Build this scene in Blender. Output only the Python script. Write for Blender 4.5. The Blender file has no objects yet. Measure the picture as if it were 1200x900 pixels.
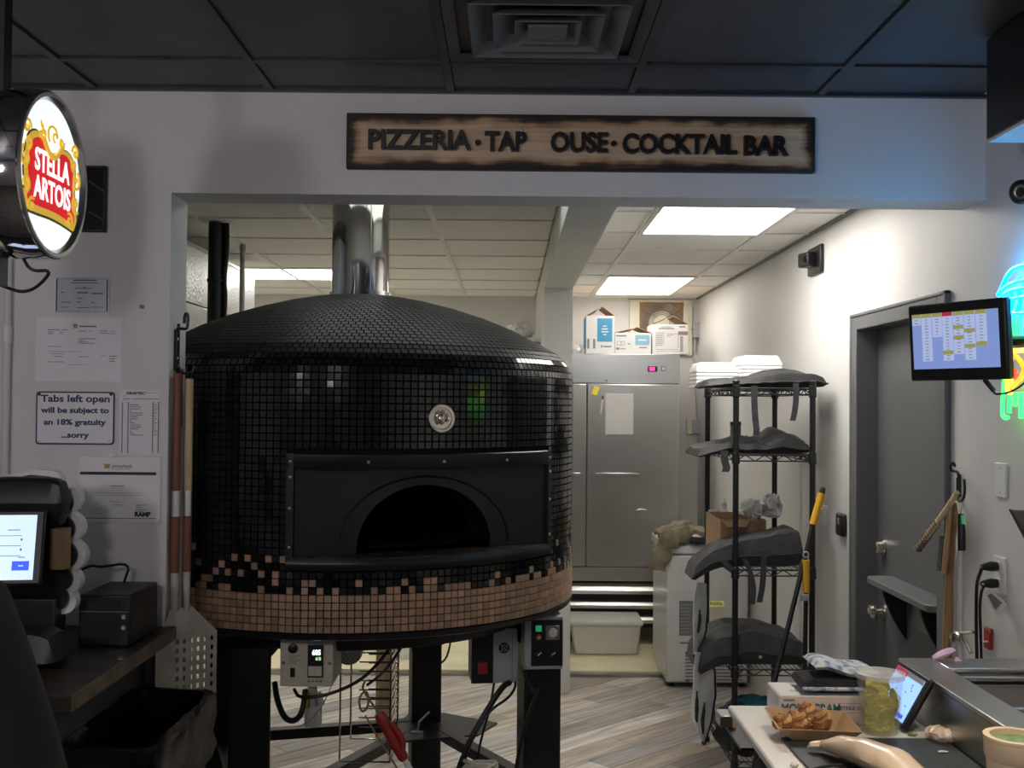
import bpy, bmesh, math, random
from math import sin, cos, pi, radians, atan, sqrt
from mathutils import Matrix, Vector, noise as mnoise
random.seed(7)
S = bpy.context.scene
COL = S.collection

# ------------------------------------------------------------------ camera
F = 1280.0
CAMM = (Matrix.Translation((0, 0, 1.70)) @ Matrix.Rotation(-radians(0.134), 4, 'Z')
        @ Matrix.Rotation(radians(90 + 1.12), 4, 'X') @ Matrix.Rotation(radians(0.5), 4, 'Z'))
cd = bpy.data.cameras.new('camera'); cam = bpy.data.objects.new('camera', cd); COL.objects.link(cam)
cam.matrix_world = CAMM; cd.sensor_width = 36; cd.lens = 36 * F / 1200; cd.clip_start = 0.02
S.camera = cam
# ------------------------------------------------------------------ world and exposure
w = bpy.data.worlds.new('world'); S.world = w; w.use_nodes = True
w.node_tree.nodes['Background'].inputs[0].default_value = (0.78, 0.80, 1.0, 1)
w.node_tree.nodes['Background'].inputs[1].default_value = 0.15
S.view_settings.view_transform = 'Standard'; S.view_settings.look = 'None'
S.view_settings.gamma = 1; S.view_settings.use_curve_mapping = False
S.view_settings.exposure = 0.35
S.cycles.diffuse_bounces = 8
TROFFER = 10.0      # kitchen ceiling panels
SIGN_GLOW = 0.85
ADDED_PENDANT = 42.0     # added unseen globes lighting the dining side


def ray(px, py):
    d = CAMM.to_3x3() @ Vector(((px - 600) / F, (450 - py) / F, -1))
    return CAMM.translation.copy(), d
def at(px, py, Y):          # point seen at a photo position, on the plane at depth Y
    o, d = ray(px, py); return o + d * ((Y - o.y) / d.y)
def atx(px, py, X):
    o, d = ray(px, py); return o + d * ((X - o.x) / d.x)
def atz(px, py, Z):
    o, d = ray(px, py); return o + d * ((Z - o.z) / d.z)

# ------------------------------------------------------------------ materials
MATS = {}
def mk(name, col, rough=.5, metal=0.0, var=0.0, scale=12.0, stretch=(1, 1, 1), bump=0.0, bscale=None,
       spec=.5, trans=0.0, alpha=1.0, emis=None, estr=0.0, coat=0.0, col2=None, rnd=0.0, ramp=(.35, .65), sss=0):
    m = bpy.data.materials.new(name); m.use_nodes = True
    nt = m.node_tree; b = nt.nodes['Principled BSDF']; L = nt.links.new
    b.inputs['Base Color'].default_value = (*col, 1); b.inputs['Roughness'].default_value = rough
    b.inputs['Metallic'].default_value = metal; b.inputs['Specular IOR Level'].default_value = spec
    b.inputs['Transmission Weight'].default_value = trans; b.inputs['Alpha'].default_value = alpha
    b.inputs['Coat Weight'].default_value = coat
    if emis: b.inputs['Emission Color'].default_value = (*emis, 1); b.inputs['Emission Strength'].default_value = estr
    tc = nt.nodes.new('ShaderNodeTexCoord'); mp = nt.nodes.new('ShaderNodeMapping')
    L(tc.outputs['Object'], mp.inputs['Vector']); mp.inputs['Scale'].default_value = stretch
    cur = None
    if var or col2:
        n = nt.nodes.new('ShaderNodeTexNoise'); n.inputs['Scale'].default_value = scale; n.inputs['Detail'].default_value = 6
        L(mp.outputs[0], n.inputs['Vector'])
        r = nt.nodes.new('ShaderNodeValToRGB'); r.color_ramp.elements[0].position = ramp[0]; r.color_ramp.elements[1].position = ramp[1]
        c2 = col2 if col2 else tuple(min(1, c * (1 + var)) for c in col)
        c1 = col if col2 else tuple(c * (1 - var) for c in col)
        r.color_ramp.elements[0].color = (*c1, 1); r.color_ramp.elements[1].color = (*c2, 1)
        L(n.outputs['Fac'], r.inputs['Fac']); cur = r.outputs['Color']
        L(cur, b.inputs['Base Color'])
    if rnd:
        oi = nt.nodes.new('ShaderNodeObjectInfo'); ge = nt.nodes.new('ShaderNodeNewGeometry')
        ad = nt.nodes.new('ShaderNodeMath'); ad.operation = 'ADD'; fr = nt.nodes.new('ShaderNodeMath'); fr.operation = 'FRACT'
        L(oi.outputs['Random'], ad.inputs[0]); L(ge.outputs['Random Per Island'], ad.inputs[1]); L(ad.outputs[0], fr.inputs[0])
        mr = nt.nodes.new('ShaderNodeMapRange'); mr.inputs['To Min'].default_value = 1 - rnd; mr.inputs['To Max'].default_value = 1 + rnd
        L(fr.outputs[0], mr.inputs['Value'])
        hs = nt.nodes.new('ShaderNodeHueSaturation'); L(mr.outputs[0], hs.inputs['Value'])
        if cur: L(cur, hs.inputs['Color'])
        else: hs.inputs['Color'].default_value = (*col, 1)
        L(hs.outputs[0], b.inputs['Base Color'])
    if bump:
        n2 = nt.nodes.new('ShaderNodeTexNoise'); n2.inputs['Scale'].default_value = bscale or scale; n2.inputs['Detail'].default_value = 4
        L(mp.outputs[0], n2.inputs['Vector'])
        bp = nt.nodes.new('ShaderNodeBump'); bp.inputs['Strength'].default_value = bump; bp.inputs['Distance'].default_value = 0.01
        L(n2.outputs['Fac'], bp.inputs['Height']); L(bp.outputs[0], b.inputs['Normal'])
    MATS[name] = m
    return m
def m_(x): return MATS[x] if isinstance(x, str) else x

mk('wall_paint', (.70, .685, .67), .55, var=.03, scale=3, bump=.05, bscale=60)
mk('partition_paint', (.70, .70, .66), .55, var=.03, scale=3)
mk('black_ceiling', (.06, .064, .074), .45, var=.12, scale=6, bump=.05, bscale=120, spec=.4)
mk('black_grid', (.03, .032, .036), .4)
mk('ceiling_board', (.88, .86, .81), .8, var=.04, scale=160, bump=.25, bscale=190, rnd=.04)
mk('grid_white', (.74, .73, .70), .4)
mk('cream_floor', (.78, .72, .50), .5, var=.08, scale=5, bump=.05)
mk('floor_base', (.10, .09, .08), .7, var=.2, scale=4)
mk('black_steel', (.012, .012, .013), .38, spec=.45, var=.2, scale=20)
mk('black_plate', (.011, .012, .012), .33, spec=.4, var=.25, scale=5)
mk('black_plastic', (.012, .012, .013), .42, spec=.45)
mk('chamber_black', (.006, .0055, .005), .9, spec=.1, var=.3, scale=8)  # near-black finish of the oven chamber and baking stone
mk('grout', (.006, .006, .006), .8, spec=.15)
mk('tile_black', (.008, .008, .009), .10, spec=.62, rnd=.5)
mk('tile_bronze', (.54, .36, .24), .30, metal=.45, spec=.5, rnd=.22)
mk('tile_dome', (.009, .009, .010), .5, spec=.35, rnd=.5)
mk('bolt_steel', (.75, .74, .72), .3, metal=1)
mk('chrome', (.62, .61, .60), .07, metal=1)
mk('stainless', (.55, .54, .525), .28, metal=1, var=.05, scale=5, stretch=(.4, .4, 60), bump=.03, bscale=6)
mk('stainless_x', (.56, .555, .54), .26, metal=1, var=.06, scale=6, stretch=(1, 1, 40))
mk('stainless_dark', (.40, .40, .39), .3, metal=1, var=.1, scale=8)
mk('galvanised', (.62, .63, .64), .35, metal=.6, var=.06, scale=30, bump=.5, bscale=60)
mk('silver_foil', (.93, .92, .88), .32, metal=.1, var=.1, scale=9, bump=.8, bscale=14)
mk('white_plastic', (.78, .78, .77), .4, var=.02)
mk('white_foam', (.82, .82, .82), .55)
mk('white_enamel', (.70, .70, .70), .3, var=.03)
mk('ivory', (.70, .66, .54), .45, var=.05)
mk('grey_box_paint', (.40, .41, .41), .45)
mk('beige_box', (.62, .57, .46), .45, var=.08, scale=20)
mk('door_grey', (.115, .118, .122), .4, var=.05, scale=3, spec=.5)
mk('frame_grey', (.13, .133, .138), .42, spec=.5)
mk('brass_nickel', (.72, .68, .60), .25, metal=1)
mk('paper', (.82, .82, .84), .7, var=.02)
mk('paper_grey', (.50, .53, .56), .25, var=.05, coat=.3)
mk('ink', (.03, .03, .035), .7)
mk('ink_grey', (.20, .20, .22), .7)
mk('navy', (.02, .025, .12), .5)
mk('kraft', (.45, .29, .16), .7, var=.08, scale=18)
mk('kraft_dark', (.30, .19, .10), .7, var=.1, scale=18)
mk('carton_white', (.66, .65, .64), .6)
mk('carton_pink', (.66, .56, .50), .6, var=.03)
mk('print_blue', (.06, .27, .48), .6)
mk('print_light_blue', (.22, .42, .56), .6)
mk('print_plum', (.26, .17, .17), .6)
mk('print_teal', (.05, .17, .22), .6)
mk('red_plastic', (.34, .03, .025), .4)
mk('yellow_plastic', (.85, .45, .03), .4)
mk('bag_black', (.016, .016, .018), .6, var=.25, scale=30, bump=.25, bscale=18)
mk('bag_grey', (.05, .05, .054), .62, var=.2, scale=30, bump=.3, bscale=16)
mk('liner_plastic', (.005, .005, .005), .30, bump=.3, bscale=7, spec=.3)
mk('peel_metal', (.52, .49, .43), .45, metal=.25, var=.15, scale=14)
mk('magnet_yellow', (.95, .80, .05), .5)
mk('bin_grey', (.16, .165, .17), .5, var=.05)
mk('khaki', (.22, .185, .12), .85, var=.3, scale=11, bump=.6, bscale=40)
mk('jacket_dark', (.005, .005, .0045), .85, var=.3, scale=8, bump=.6, bscale=10)
mk('skin', (.45, .28, .20), .5)
mk('hair', (.02, .014, .01), .6)
mk('wood_handle', (.42, .25, .12), .5, var=.25, scale=8, stretch=(8, 8, .6))
mk('wood_red', (.20, .075, .04), .5, var=.2, scale=8, stretch=(8, 8, .6))
mk('wood_pale', (.60, .45, .26), .55, var=.2, scale=6, stretch=(8, 8, .8))
mk('counter_wood', (.032, .024, .018), .35, var=.4, scale=5, stretch=(1.2, 12, 12))
mk('counter_end', (.13, .09, .06), .5, var=.3, scale=25)
mk('counter_base', (.06, .065, .065), .6)
mk('bristle', (.20, .17, .12), .9, var=.5, scale=200, bump=1, bscale=260)
mk('bristle_dark', (.10, .10, .08), .9, var=.5, scale=200, bump=1, bscale=260)
mk('board_white', (.74, .71, .66), .35, var=.04, scale=5)
mk('slate', (.022, .026, .028), .5, var=.4, scale=9, bump=.1)
mk('screen_black', (.006, .006, .007), .15)
mk('mesh_black', (.02, .02, .02), .5, metal=.3)
mk('pretzel', (.30, .10, .025), .4, var=.6, scale=26, bump=.3, bscale=60, col2=(.62, .36, .15))
mk('pretzel_dark', (.10, .035, .012), .4, col2=(.42, .2, .07), scale=22)
mk('dough', (.80, .62, .40), .3, col2=(.58, .44, .33), scale=7, bump=.25, bscale=10, coat=.35)
mk('pickle', (.50, .46, .05), .35, var=.4, scale=30)
mk('pickle_brine', (.55, .50, .05), .2, alpha=.3)
mk('clear_plastic', (.85, .85, .83), .15, alpha=.16, spec=.6)
mk('film', (.85, .85, .84), .1, alpha=.35, spec=.8, bump=.8, bscale=20)
mk('frost_plastic', (.80, .80, .78), .3, alpha=.72)
mk('lid_plastic', (.85, .85, .80), .25, alpha=.42)
mk('meat_wrap', (.62, .42, .28), .2, col2=(.85, .76, .66), scale=30, bump=1, bscale=30, coat=.7)
mk('mitt_blue', (.16, .25, .38), .8, col2=(.62, .64, .66), scale=45, ramp=(.4, .55), bump=.4, bscale=80)
mk('mitt_black', (.012, .012, .013), .8, bump=.8, bscale=180)
mk('cup_cream', (.66, .52, .34), .5, var=.06)
mk('cup_brown', (.12, .08, .05), .5)
mk('salsa_green', (.16, .25, .10), .5, var=.3, scale=40)
mk('pink_plastic', (.75, .45, .70), .4)
mk('teal_cloth', (.02, .14, .17), .7, var=.3)
mk('sign_red', (.75, .008, .012), .4, emis=(.80, .012, .02), estr=SIGN_GLOW * .62)
mk('sign_gold', (.75, .50, .06), .4, emis=(.78, .50, .06), estr=SIGN_GLOW * .55)
mk('sign_dark', (.10, .07, .01), .4, emis=(.08, .05, .0), estr=SIGN_GLOW * .4)
mk('sign_white', (.85, .9, 1), .3, emis=(.80, .89, 1.0), estr=SIGN_GLOW)
mk('sign_letters', (1, 1, 1), .3, emis=(1, 1, 1), estr=SIGN_GLOW)
mk('added_troffer_lens', (1, 1, 1), .4, emis=(.93, 1.0, .92), estr=TROFFER * .12)
mk('added_downlight_lens', (1, 1, 1), .4, emis=(1.0, .86, .68), estr=300)
mk('troffer_lens_rear', (1, 1, 1), .4, emis=(1.0, .965, .90), estr=TROFFER * .5)
mk('troffer_lens', (1, 1, 1), .4, emis=(1.0, .965, .90), estr=TROFFER)
mk('added_globe_glass', (1, 1, 1), .3, emis=(1.0, .93, .98), estr=ADDED_PENDANT)
mk('dining_paint', (.30, .29, .30), .7)
mk('neon_blue', (.1, .6, 1), .3, emis=(.0, .42, 1.0), estr=17.0)
mk('neon_green', (.2, 1, .4), .3, emis=(.02, 1.0, .10), estr=2.6)
mk('neon_orange', (1, .4, .05), .3, emis=(1.0, .20, .01), estr=2.8)
mk('neon_yellow', (1, .8, .1), .3, emis=(1.0, .48, .03), estr=2.8)
mk('neon_red', (1, .1, .05), .3, emis=(1.0, .05, .02), estr=2.0)
mk('lcd_blue', (.2, .3, .6), .2, emis=(.17, .24, .50), estr=.75)
mk('lcd_card', (.4, .45, .6), .2, emis=(.33, .39, .60), estr=.75)
mk('lcd_olive', (.3, .3, .1), .2, emis=(.20, .19, .06), estr=.9)
mk('lcd_red', (.4, .05, .1), .2, emis=(.22, .015, .03), estr=1.0)
mk('lcd_tablet', (.3, .5, .8), .2, emis=(.25, .42, .80), estr=1.0)
mk('lcd_pos', (.5, .6, .8), .2, emis=(.46, .60, .85), estr=1.0)
mk('lcd_white', (.8, .8, .9), .2, emis=(.62, .70, .88), estr=1.0)
mk('lcd_button', (.02, .08, .6), .2, emis=(.02, .08, .62), estr=1.0)
mk('led_white', (1, 1, 1), .3, emis=(.8, .88, 1.0), estr=2.0)
mk('led_green', (.4, 1, .4), .3, emis=(.45, .8, .4), estr=1.0)
mk('led_pink', (.9, .05, .3), .3, emis=(.9, .03, .22), estr=1.5)
mk('led_button_green', (.02, .3, .12), .3, emis=(.02, .3, .12), estr=.5)

# floor planks: one tone per plank plus long grain
def plank_mat():
    m = bpy.data.materials.new('vinyl_plank'); m.use_nodes = True; nt = m.node_tree; L = nt.links.new; b = nt.nodes['Principled BSDF']
    oi = nt.nodes.new('ShaderNodeObjectInfo'); r = nt.nodes.new('ShaderNodeValToRGB')
    cols = [(0, (.22, .19, .17)), (.16, (.56, .51, .45)), (.34, (.34, .315, .30)), (.52, (.66, .61, .54)), (.68, (.42, .345, .27)), (.84, (.50, .475, .45)), (1, (.70, .64, .56))]
    e = r.color_ramp.elements
    e[0].position = 0; e[0].color = (*cols[0][1], 1); e[1].position = 1; e[1].color = (*cols[-1][1], 1)
    for p, c in cols[1:-1]:
        x = e.new(p); x.color = (*c, 1)
    L(oi.outputs['Random'], r.inputs['Fac'])
    tc = nt.nodes.new('ShaderNodeTexCoord'); mp = nt.nodes.new('ShaderNodeMapping')
    mp.inputs['Rotation'].default_value = (0, 0, -radians(44)); mp.inputs['Scale'].default_value = (1, 1, 1)
    m2 = nt.nodes.new('ShaderNodeMapping'); m2.inputs['Scale'].default_value = (1.2, 16, 1)
    L(tc.outputs['Object'], mp.inputs[0]); L(mp.outputs[0], m2.inputs[0])
    n = nt.nodes.new('ShaderNodeTexNoise'); n.inputs['Scale'].default_value = 2.2; n.inputs['Detail'].default_value = 8; n.inputs['Roughness'].default_value = .65
    L(m2.outputs[0], n.inputs[0])
    mr = nt.nodes.new('ShaderNodeMapRange'); mr.inputs['From Min'].default_value = .3; mr.inputs['From Max'].default_value = .7
    mr.inputs['To Min'].default_value = .45; mr.inputs['To Max'].default_value = 1.5; L(n.outputs['Fac'], mr.inputs[0])
    hs = nt.nodes.new('ShaderNodeHueSaturation'); L(r.outputs[0], hs.inputs['Color']); L(mr.outputs[0], hs.inputs['Value'])
    L(hs.outputs[0], b.inputs['Base Color']); b.inputs['Roughness'].default_value = .38
    MATS['vinyl_plank'] = m
plank_mat()

def burnt_mat(cx, cz, hx, hz):      # scorched plank: pale in the middle, charred along ragged edges
    m = bpy.data.materials.new('scorched_wood'); m.use_nodes = True; nt = m.node_tree; L = nt.links.new; b = nt.nodes['Principled BSDF']
    tc = nt.nodes.new('ShaderNodeTexCoord'); sx = nt.nodes.new('ShaderNodeSeparateXYZ'); L(tc.outputs['Object'], sx.inputs[0])
    def math_(op, a, c=None):
        n = nt.nodes.new('ShaderNodeMath'); n.operation = op
        for i, v in enumerate((a, c)):
            if v is None: continue
            if isinstance(v, (int, float)): n.inputs[i].default_value = v
            else: L(v, n.inputs[i])
        return n.outputs[0]
    dx = math_('SUBTRACT', hx, math_('ABSOLUTE', sx.outputs[0])); dz = math_('SUBTRACT', hz, math_('ABSOLUTE', sx.outputs[2]))
    mp = nt.nodes.new('ShaderNodeMapping'); mp.inputs['Scale'].default_value = (5, 1, 60); L(tc.outputs['Object'], mp.inputs[0])
    n1 = nt.nodes.new('ShaderNodeTexNoise'); n1.inputs['Scale'].default_value = 1.0; n1.inputs['Detail'].default_value = 5; L(mp.outputs[0], n1.inputs[0])
    n3 = nt.nodes.new('ShaderNodeTexNoise'); n3.inputs['Scale'].default_value = 9; L(tc.outputs['Object'], n3.inputs[0])
    d = math_('MINIMUM', dx, math_('MULTIPLY', dz, 1.15))
    d = math_('ADD', d, math_('MULTIPLY', math_('SUBTRACT', n1.outputs[0], .5), .05))
    d = math_('ADD', d, math_('MULTIPLY', math_('SUBTRACT', n3.outputs[0], .5), .05))
    r = nt.nodes.new('ShaderNodeValToRGB'); e = r.color_ramp.elements
    e[0].position = .010; e[0].color = (.010, .007, .006, 1); e[1].position = .050; e[1].color = (.60, .45, .30, 1)
    x = e.new(.022); x.color = (.07, .035, .018, 1); x = e.new(.034); x.color = (.40, .26, .14, 1)
    L(d, r.inputs[0]); 
    mp2 = nt.nodes.new('ShaderNodeMapping'); mp2.inputs['Scale'].default_value = (2, 1, 45); L(tc.outputs['Object'], mp2.inputs[0])
    n2 = nt.nodes.new('ShaderNodeTexNoise'); n2.inputs['Scale'].default_value = 2; n2.inputs['Detail'].default_value = 5; L(mp2.outputs[0], n2.inputs[0])
    hs = nt.nodes.new('ShaderNodeHueSaturation'); L(r.outputs[0], hs.inputs['Color'])
    L(math_('ADD', .55, math_('MULTIPLY', n2.outputs[0], .9)), hs.inputs['Value']); L(hs.outputs[0], b.inputs['Base Color'])
    b.inputs['Roughness'].default_value = .6; MATS['scorched_wood'] = m
burnt_mat(0, 0, .725, .086)

def flour_mat():
    m = bpy.data.materials.new('ledge_flour'); m.use_nodes = True; nt = m.node_tree; L = nt.links.new; b = nt.nodes['Principled BSDF']
    tc = nt.nodes.new('ShaderNodeTexCoord')
    n = nt.nodes.new('ShaderNodeTexNoise'); n.inputs['Scale'].default_value = 34; n.inputs['Detail'].default_value = 9; n.inputs['Roughness'].default_value = .8; L(tc.outputs['Object'], n.inputs[0])
    r = nt.nodes.new('ShaderNodeValToRGB'); r.color_ramp.elements[0].position = .50; r.color_ramp.elements[0].color = (.012, .012, .012, 1)
    r.color_ramp.elements[1].position = .78; r.color_ramp.elements[1].color = (.5, .48, .44, 1); L(n.outputs[0], r.inputs[0])
    L(r.outputs[0], b.inputs['Base Color']); b.inputs['Roughness'].default_value = .4; MATS['ledge_flour'] = m
flour_mat()

# ------------------------------------------------------------------ mesh helpers
class MB:
    def __init__(s): s.v = []; s.f = []; s.m = []; s.cur = 0
    def add(s, vs, fs):
        k = len(s.v); s.v += [Vector(p) for p in vs]
        for f in fs: s.f.append([k + i for i in f]); s.m.append(s.cur)
        return s
    def box(s, x0, x1, y0, y1, z0, z1):
        return s.add([(x0, y0, z0), (x1, y0, z0), (x1, y1, z0), (x0, y1, z0), (x0, y0, z1), (x1, y0, z1), (x1, y1, z1), (x0, y1, z1)],
                     [(0, 3, 2, 1), (4, 5, 6, 7), (0, 1, 5, 4), (1, 2, 6, 5), (2, 3, 7, 6), (3, 0, 4, 7)])
    def obox(s, c, u, v, n, hu, hv, hn):     # box on three given axes
        c, u, v, n = Vector(c), Vector(u).normalized(), Vector(v).normalized(), Vector(n).normalized()
        P = [c + u * a * hu + v * b * hv + n * d * hn for d in (-1, 1) for a, b in ((-1, -1), (1, -1), (1, 1), (-1, 1))]
        return s.add(P, [(0, 3, 2, 1), (4, 5, 6, 7), (0, 1, 5, 4), (1, 2, 6, 5), (2, 3, 7, 6), (3, 0, 4, 7)])
    def cyl(s, a, b, r, n=16, r2=None, caps=True):
        a, b = Vector(a), Vector(b); d = (b - a).normalized(); r2 = r if r2 is None else r2
        u = d.orthogonal().normalized(); v = d.cross(u)
        A = [a + (u * cos(2 * pi * i / n) + v * sin(2 * pi * i / n)) * r for i in range(n)]
        B = [b + (u * cos(2 * pi * i / n) + v * sin(2 * pi * i / n)) * r2 for i in range(n)]
        fs = [(i, (i + 1) % n, n + (i + 1) % n, n + i) for i in range(n)]
        if caps: fs += [tuple(range(n))[::-1], tuple(range(n, 2 * n))]
        return s.add(A + B, fs)
    def tube(s, pts, r, n=8, smooth=0, closed=False):
        pts = [Vector(p) for p in pts]
        for _ in range(smooth):
            q = [] if closed else [pts[0]]
            for i in range(len(pts) if closed else len(pts) - 1):
                a, b = pts[i], pts[(i + 1) % len(pts)]; q += [a * .75 + b * .25, a * .25 + b * .75]
            if not closed: q.append(pts[-1])
            pts = q
        k = len(pts); rings = []
        t0 = (pts[1] - pts[0]).normalized(); u = t0.orthogonal().normalized()
        for i in range(k):
            if closed: t = (pts[(i + 1) % k] - pts[i - 1]).normalized()
            else: t = (pts[min(i + 1, k - 1)] - pts[max(i - 1, 0)]).normalized()
            u = (u - t * u.dot(t)).normalized(); v = t.cross(u)
            rr = r[i * (len(r) - 1) // max(1, k - 1)] if isinstance(r, (list, tuple)) else r
            rings.append([pts[i] + (u * cos(2 * pi * j / n) + v * sin(2 * pi * j / n)) * rr for j in range(n)])
        fs = []
        for i in range(k if closed else k - 1):
            i2 = (i + 1) % k
            for j in range(n): fs.append((i * n + j, i * n + (j + 1) % n, i2 * n + (j + 1) % n, i2 * n + j))
        if not closed: fs += [tuple(range(n))[::-1], tuple(range((k - 1) * n, k * n))]
        return s.add([p for R_ in rings for p in R_], fs)
    def lathe(s, prof, c, n=32, axis=None, cap0=False, cap1=False):
        c = Vector(c); ax = Vector(axis or (0, 0, 1)).normalized(); u = ax.orthogonal().normalized(); v = ax.cross(u)
        V = [c + (u * cos(2 * pi * j / n) + v * sin(2 * pi * j / n)) * r + ax * h for r, h in prof for j in range(n)]
        fs = [(i * n + j, i * n + (j + 1) % n, (i + 1) * n + (j + 1) % n, (i + 1) * n + j) for i in range(len(prof) - 1) for j in range(n)]
        if cap0: fs.append(tuple(range(n))[::-1])
        if cap1: fs.append(tuple(range((len(prof) - 1) * n, len(prof) * n)))
        return s.add(V, fs)
    def prism(s, out, d):                   # closed outline of 3D points swept by vector d
        out = [Vector(p) for p in out]; d = Vector(d); n = len(out)
        return s.add(out + [p + d for p in out], [tuple(range(n))[::-1], tuple(range(n, 2 * n))] + [(i, (i + 1) % n, n + (i + 1) % n, n + i) for i in range(n)])
    def grid(s, fn, nu, nv, cu=False, cv=False):
        V = [fn(i / nu if cu else i / (nu - 1), j / nv if cv else j / (nv - 1)) for i in range(nu) for j in range(nv)]
        fs = [(i * nv + j, ((i + 1) % nu) * nv + j, ((i + 1) % nu) * nv + (j + 1) % nv, i * nv + (j + 1) % nv)
              for i in range(nu if cu else nu - 1) for j in range(nv if cv else nv - 1)]
        return s.add(V, fs)
    def pad(s, fn, nu=22, nv=16):           # closed cushion: fn(u, v, side) with side -1..1
        top = [[fn(i / (nu - 1), j / (nv - 1), 1) for j in range(nv)] for i in range(nu)]
        bot = [[fn(i / (nu - 1), j / (nv - 1), -1) for j in range(nv)] for i in range(nu)]
        V = [p for r in top for p in r] + [p for r in bot for p in r]; o = nu * nv; fs = []
        for i in range(nu - 1):
            for j in range(nv - 1):
                a, b, c, d = i * nv + j, (i + 1) * nv + j, (i + 1) * nv + j + 1, i * nv + j + 1
                fs += [(a, b, c, d), (o + d, o + c, o + b, o + a)]
        rim = [i * nv for i in range(nu)] + [(nu - 1) * nv + j for j in range(1, nv)] + [i * nv + nv - 1 for i in range(nu - 2, -1, -1)] + [j for j in range(nv - 2, 0, -1)]
        for k in range(len(rim)):
            a, b = rim[k], rim[(k + 1) % len(rim)]; fs.append((b, a, o + a, o + b))
        return s.add(V, fs)
    def mesh(s, name, mats, off=Vector((0, 0, 0)), smooth=True, angle=35):
        me = bpy.data.meshes.new(name); me.from_pydata([tuple(p - off) for p in s.v], [], s.f)
        ml = mats if isinstance(mats, (list, tuple)) else [mats]
        for x in ml: me.materials.append(m_(x))
        if len(ml) > 1: me.polygons.foreach_set('material_index', s.m)
        bm = bmesh.new(); bm.from_mesh(me); bmesh.ops.recalc_face_normals(bm, faces=bm.faces); bm.to_mesh(bm_me(me)); bm.free()
        if smooth:
            me.polygons.foreach_set('use_smooth', [True] * len(me.polygons)); me.set_sharp_from_angle(angle=radians(angle))
        me.update(); return me
    def build(s, name, mats, parent=None, bevel=0, sub=0, smooth=True, angle=35, seg=2):
        off = origin(parent) if parent else base_of(s.v)
        o = bpy.data.objects.new(name, s.mesh(name, mats, off, smooth, angle)); COL.objects.link(o)
        if parent: o.parent = parent
        else: o.location = off
        if bevel:
            b = o.modifiers.new('bevel', 'BEVEL'); b.width = bevel; b.segments = seg; b.limit_method = 'ANGLE'; b.angle_limit = radians(35); b.harden_normals = False
        if sub:
            b = o.modifiers.new('subsurf', 'SUBSURF'); b.levels = sub; b.render_levels = sub
        return o
def bm_me(me): return me
def base_of(vs):
    xs = [p.x for p in vs]; ys = [p.y for p in vs]; zs = [p.z for p in vs]
    return Vector(((min(xs) + max(xs)) / 2, (min(ys) + max(ys)) / 2, min(zs)))
def origin(o):
    v = Vector((0, 0, 0))
    while o: v = v + o.location; o = o.parent
    return v
def tag(o, label, cat=None, group=None, kind=None):
    o['label'] = label
    if cat: o['category'] = cat
    if group: o['group'] = group
    if kind: o['kind'] = kind
    return o
def thing(name, label, cat, loc, group=None):
    o = bpy.data.objects.new(name, None); COL.objects.link(o); o.location = loc; o.empty_display_size = .05
    return tag(o, label, cat, group)
def bx(*a): return MB().box(*a)
def struct(mb, name, mat, label, cat, **k):
    return tag(mb.build(name, mat, **k), label, cat, kind='structure')
def clone(o, parent, loc=None):              # copy of one object that shares its mesh
    c = o.copy(); COL.objects.link(c); c.parent = parent
    if loc is not None: c.location = loc
    return c
def place(me, name, parent, M):              # mesh placed by a world matrix under a parent
    o = bpy.data.objects.new(name, me); COL.objects.link(o); o.parent = parent
    o.matrix_basis = Matrix.Translation(-origin(parent)) @ M
    return o
def text(s, c, u, v, size, mat, name, parent, extrude=.0006, bold=0.0, align='CENTER', xs=1.0):
    cu = bpy.data.curves.new('lettering', 'FONT'); cu.body = s; cu.size = size; cu.align_x = align; cu.align_y = 'CENTER'
    cu.extrude = extrude; cu.offset = bold; cu.resolution_u = 3
    to = bpy.data.objects.new('lettering', cu); COL.objects.link(to)
    dg = bpy.context.evaluated_depsgraph_get(); me = bpy.data.meshes.new_from_object(to.evaluated_get(dg))
    COL.objects.unlink(to); bpy.data.objects.remove(to); bpy.data.curves.remove(cu)
    me.materials.clear(); me.materials.append(m_(mat))
    u, v = Vector(u).normalized(), Vector(v).normalized(); n = u.cross(v)
    M = Matrix(((u.x * xs, v.x, n.x, c[0]), (u.y * xs, v.y, n.y, c[1]), (u.z * xs, v.z, n.z, c[2]), (0, 0, 0, 1)))
    return place(me, name, parent, M)
X_, Y_, Z_ = Vector((1, 0, 0)), Vector((0, 1, 0)), Vector((0, 0, 1))
# ================================================================== the setting
YW, YB, XR, XL = 3.39, 3.56, 1.48, -1.057
ZH, ZC1, ZC2, YK = 2.352, 2.675, 2.55, 8.57

mb = MB(); mb.box(-3.3, XL, YW, YB, 0, ZC1); mb.box(XL, XR, YW, YB, ZH, ZC1)
struct(mb, 'wall_front', 'wall_paint', 'pale grey front wall with the wide kitchen opening and its header', 'wall')
mb = MB(); mb.box(XR, XR + .16, -2.5, 3.72, 0, ZC1); mb.box(XR, XR + .16, 4.62, YK, 0, ZC2 + .1); mb.box(XR, XR + .16, 3.72, 4.62, 2.04, ZC1)
struct(mb, 'wall_right', 'wall_paint', 'pale right hand wall running from the dining side into the kitchen', 'wall')
struct(bx(-2.7, XR + .16, YK, YK + .1, 0, ZC2 + .1), 'wall_back', 'wall_paint', 'pale rear kitchen wall behind the steel refrigerator', 'wall')
struct(bx(-2.7, -2.6, YB, YK, 0, ZC2 + .1), 'wall_left', 'wall_paint', 'left kitchen wall beyond the metal cold room', 'wall')
struct(bx(.203, .373, 6.5, YK, 0, ZC2), 'wall_partition', 'partition_paint', 'pale partition wall end standing between oven and refrigerator', 'wall')
struct(bx(.203, .373, YB, 6.5, 2.40, ZC2 + .05), 'trim_1', 'partition_paint', 'painted ceiling beam running back from the header to the partition', 'beam')

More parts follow.
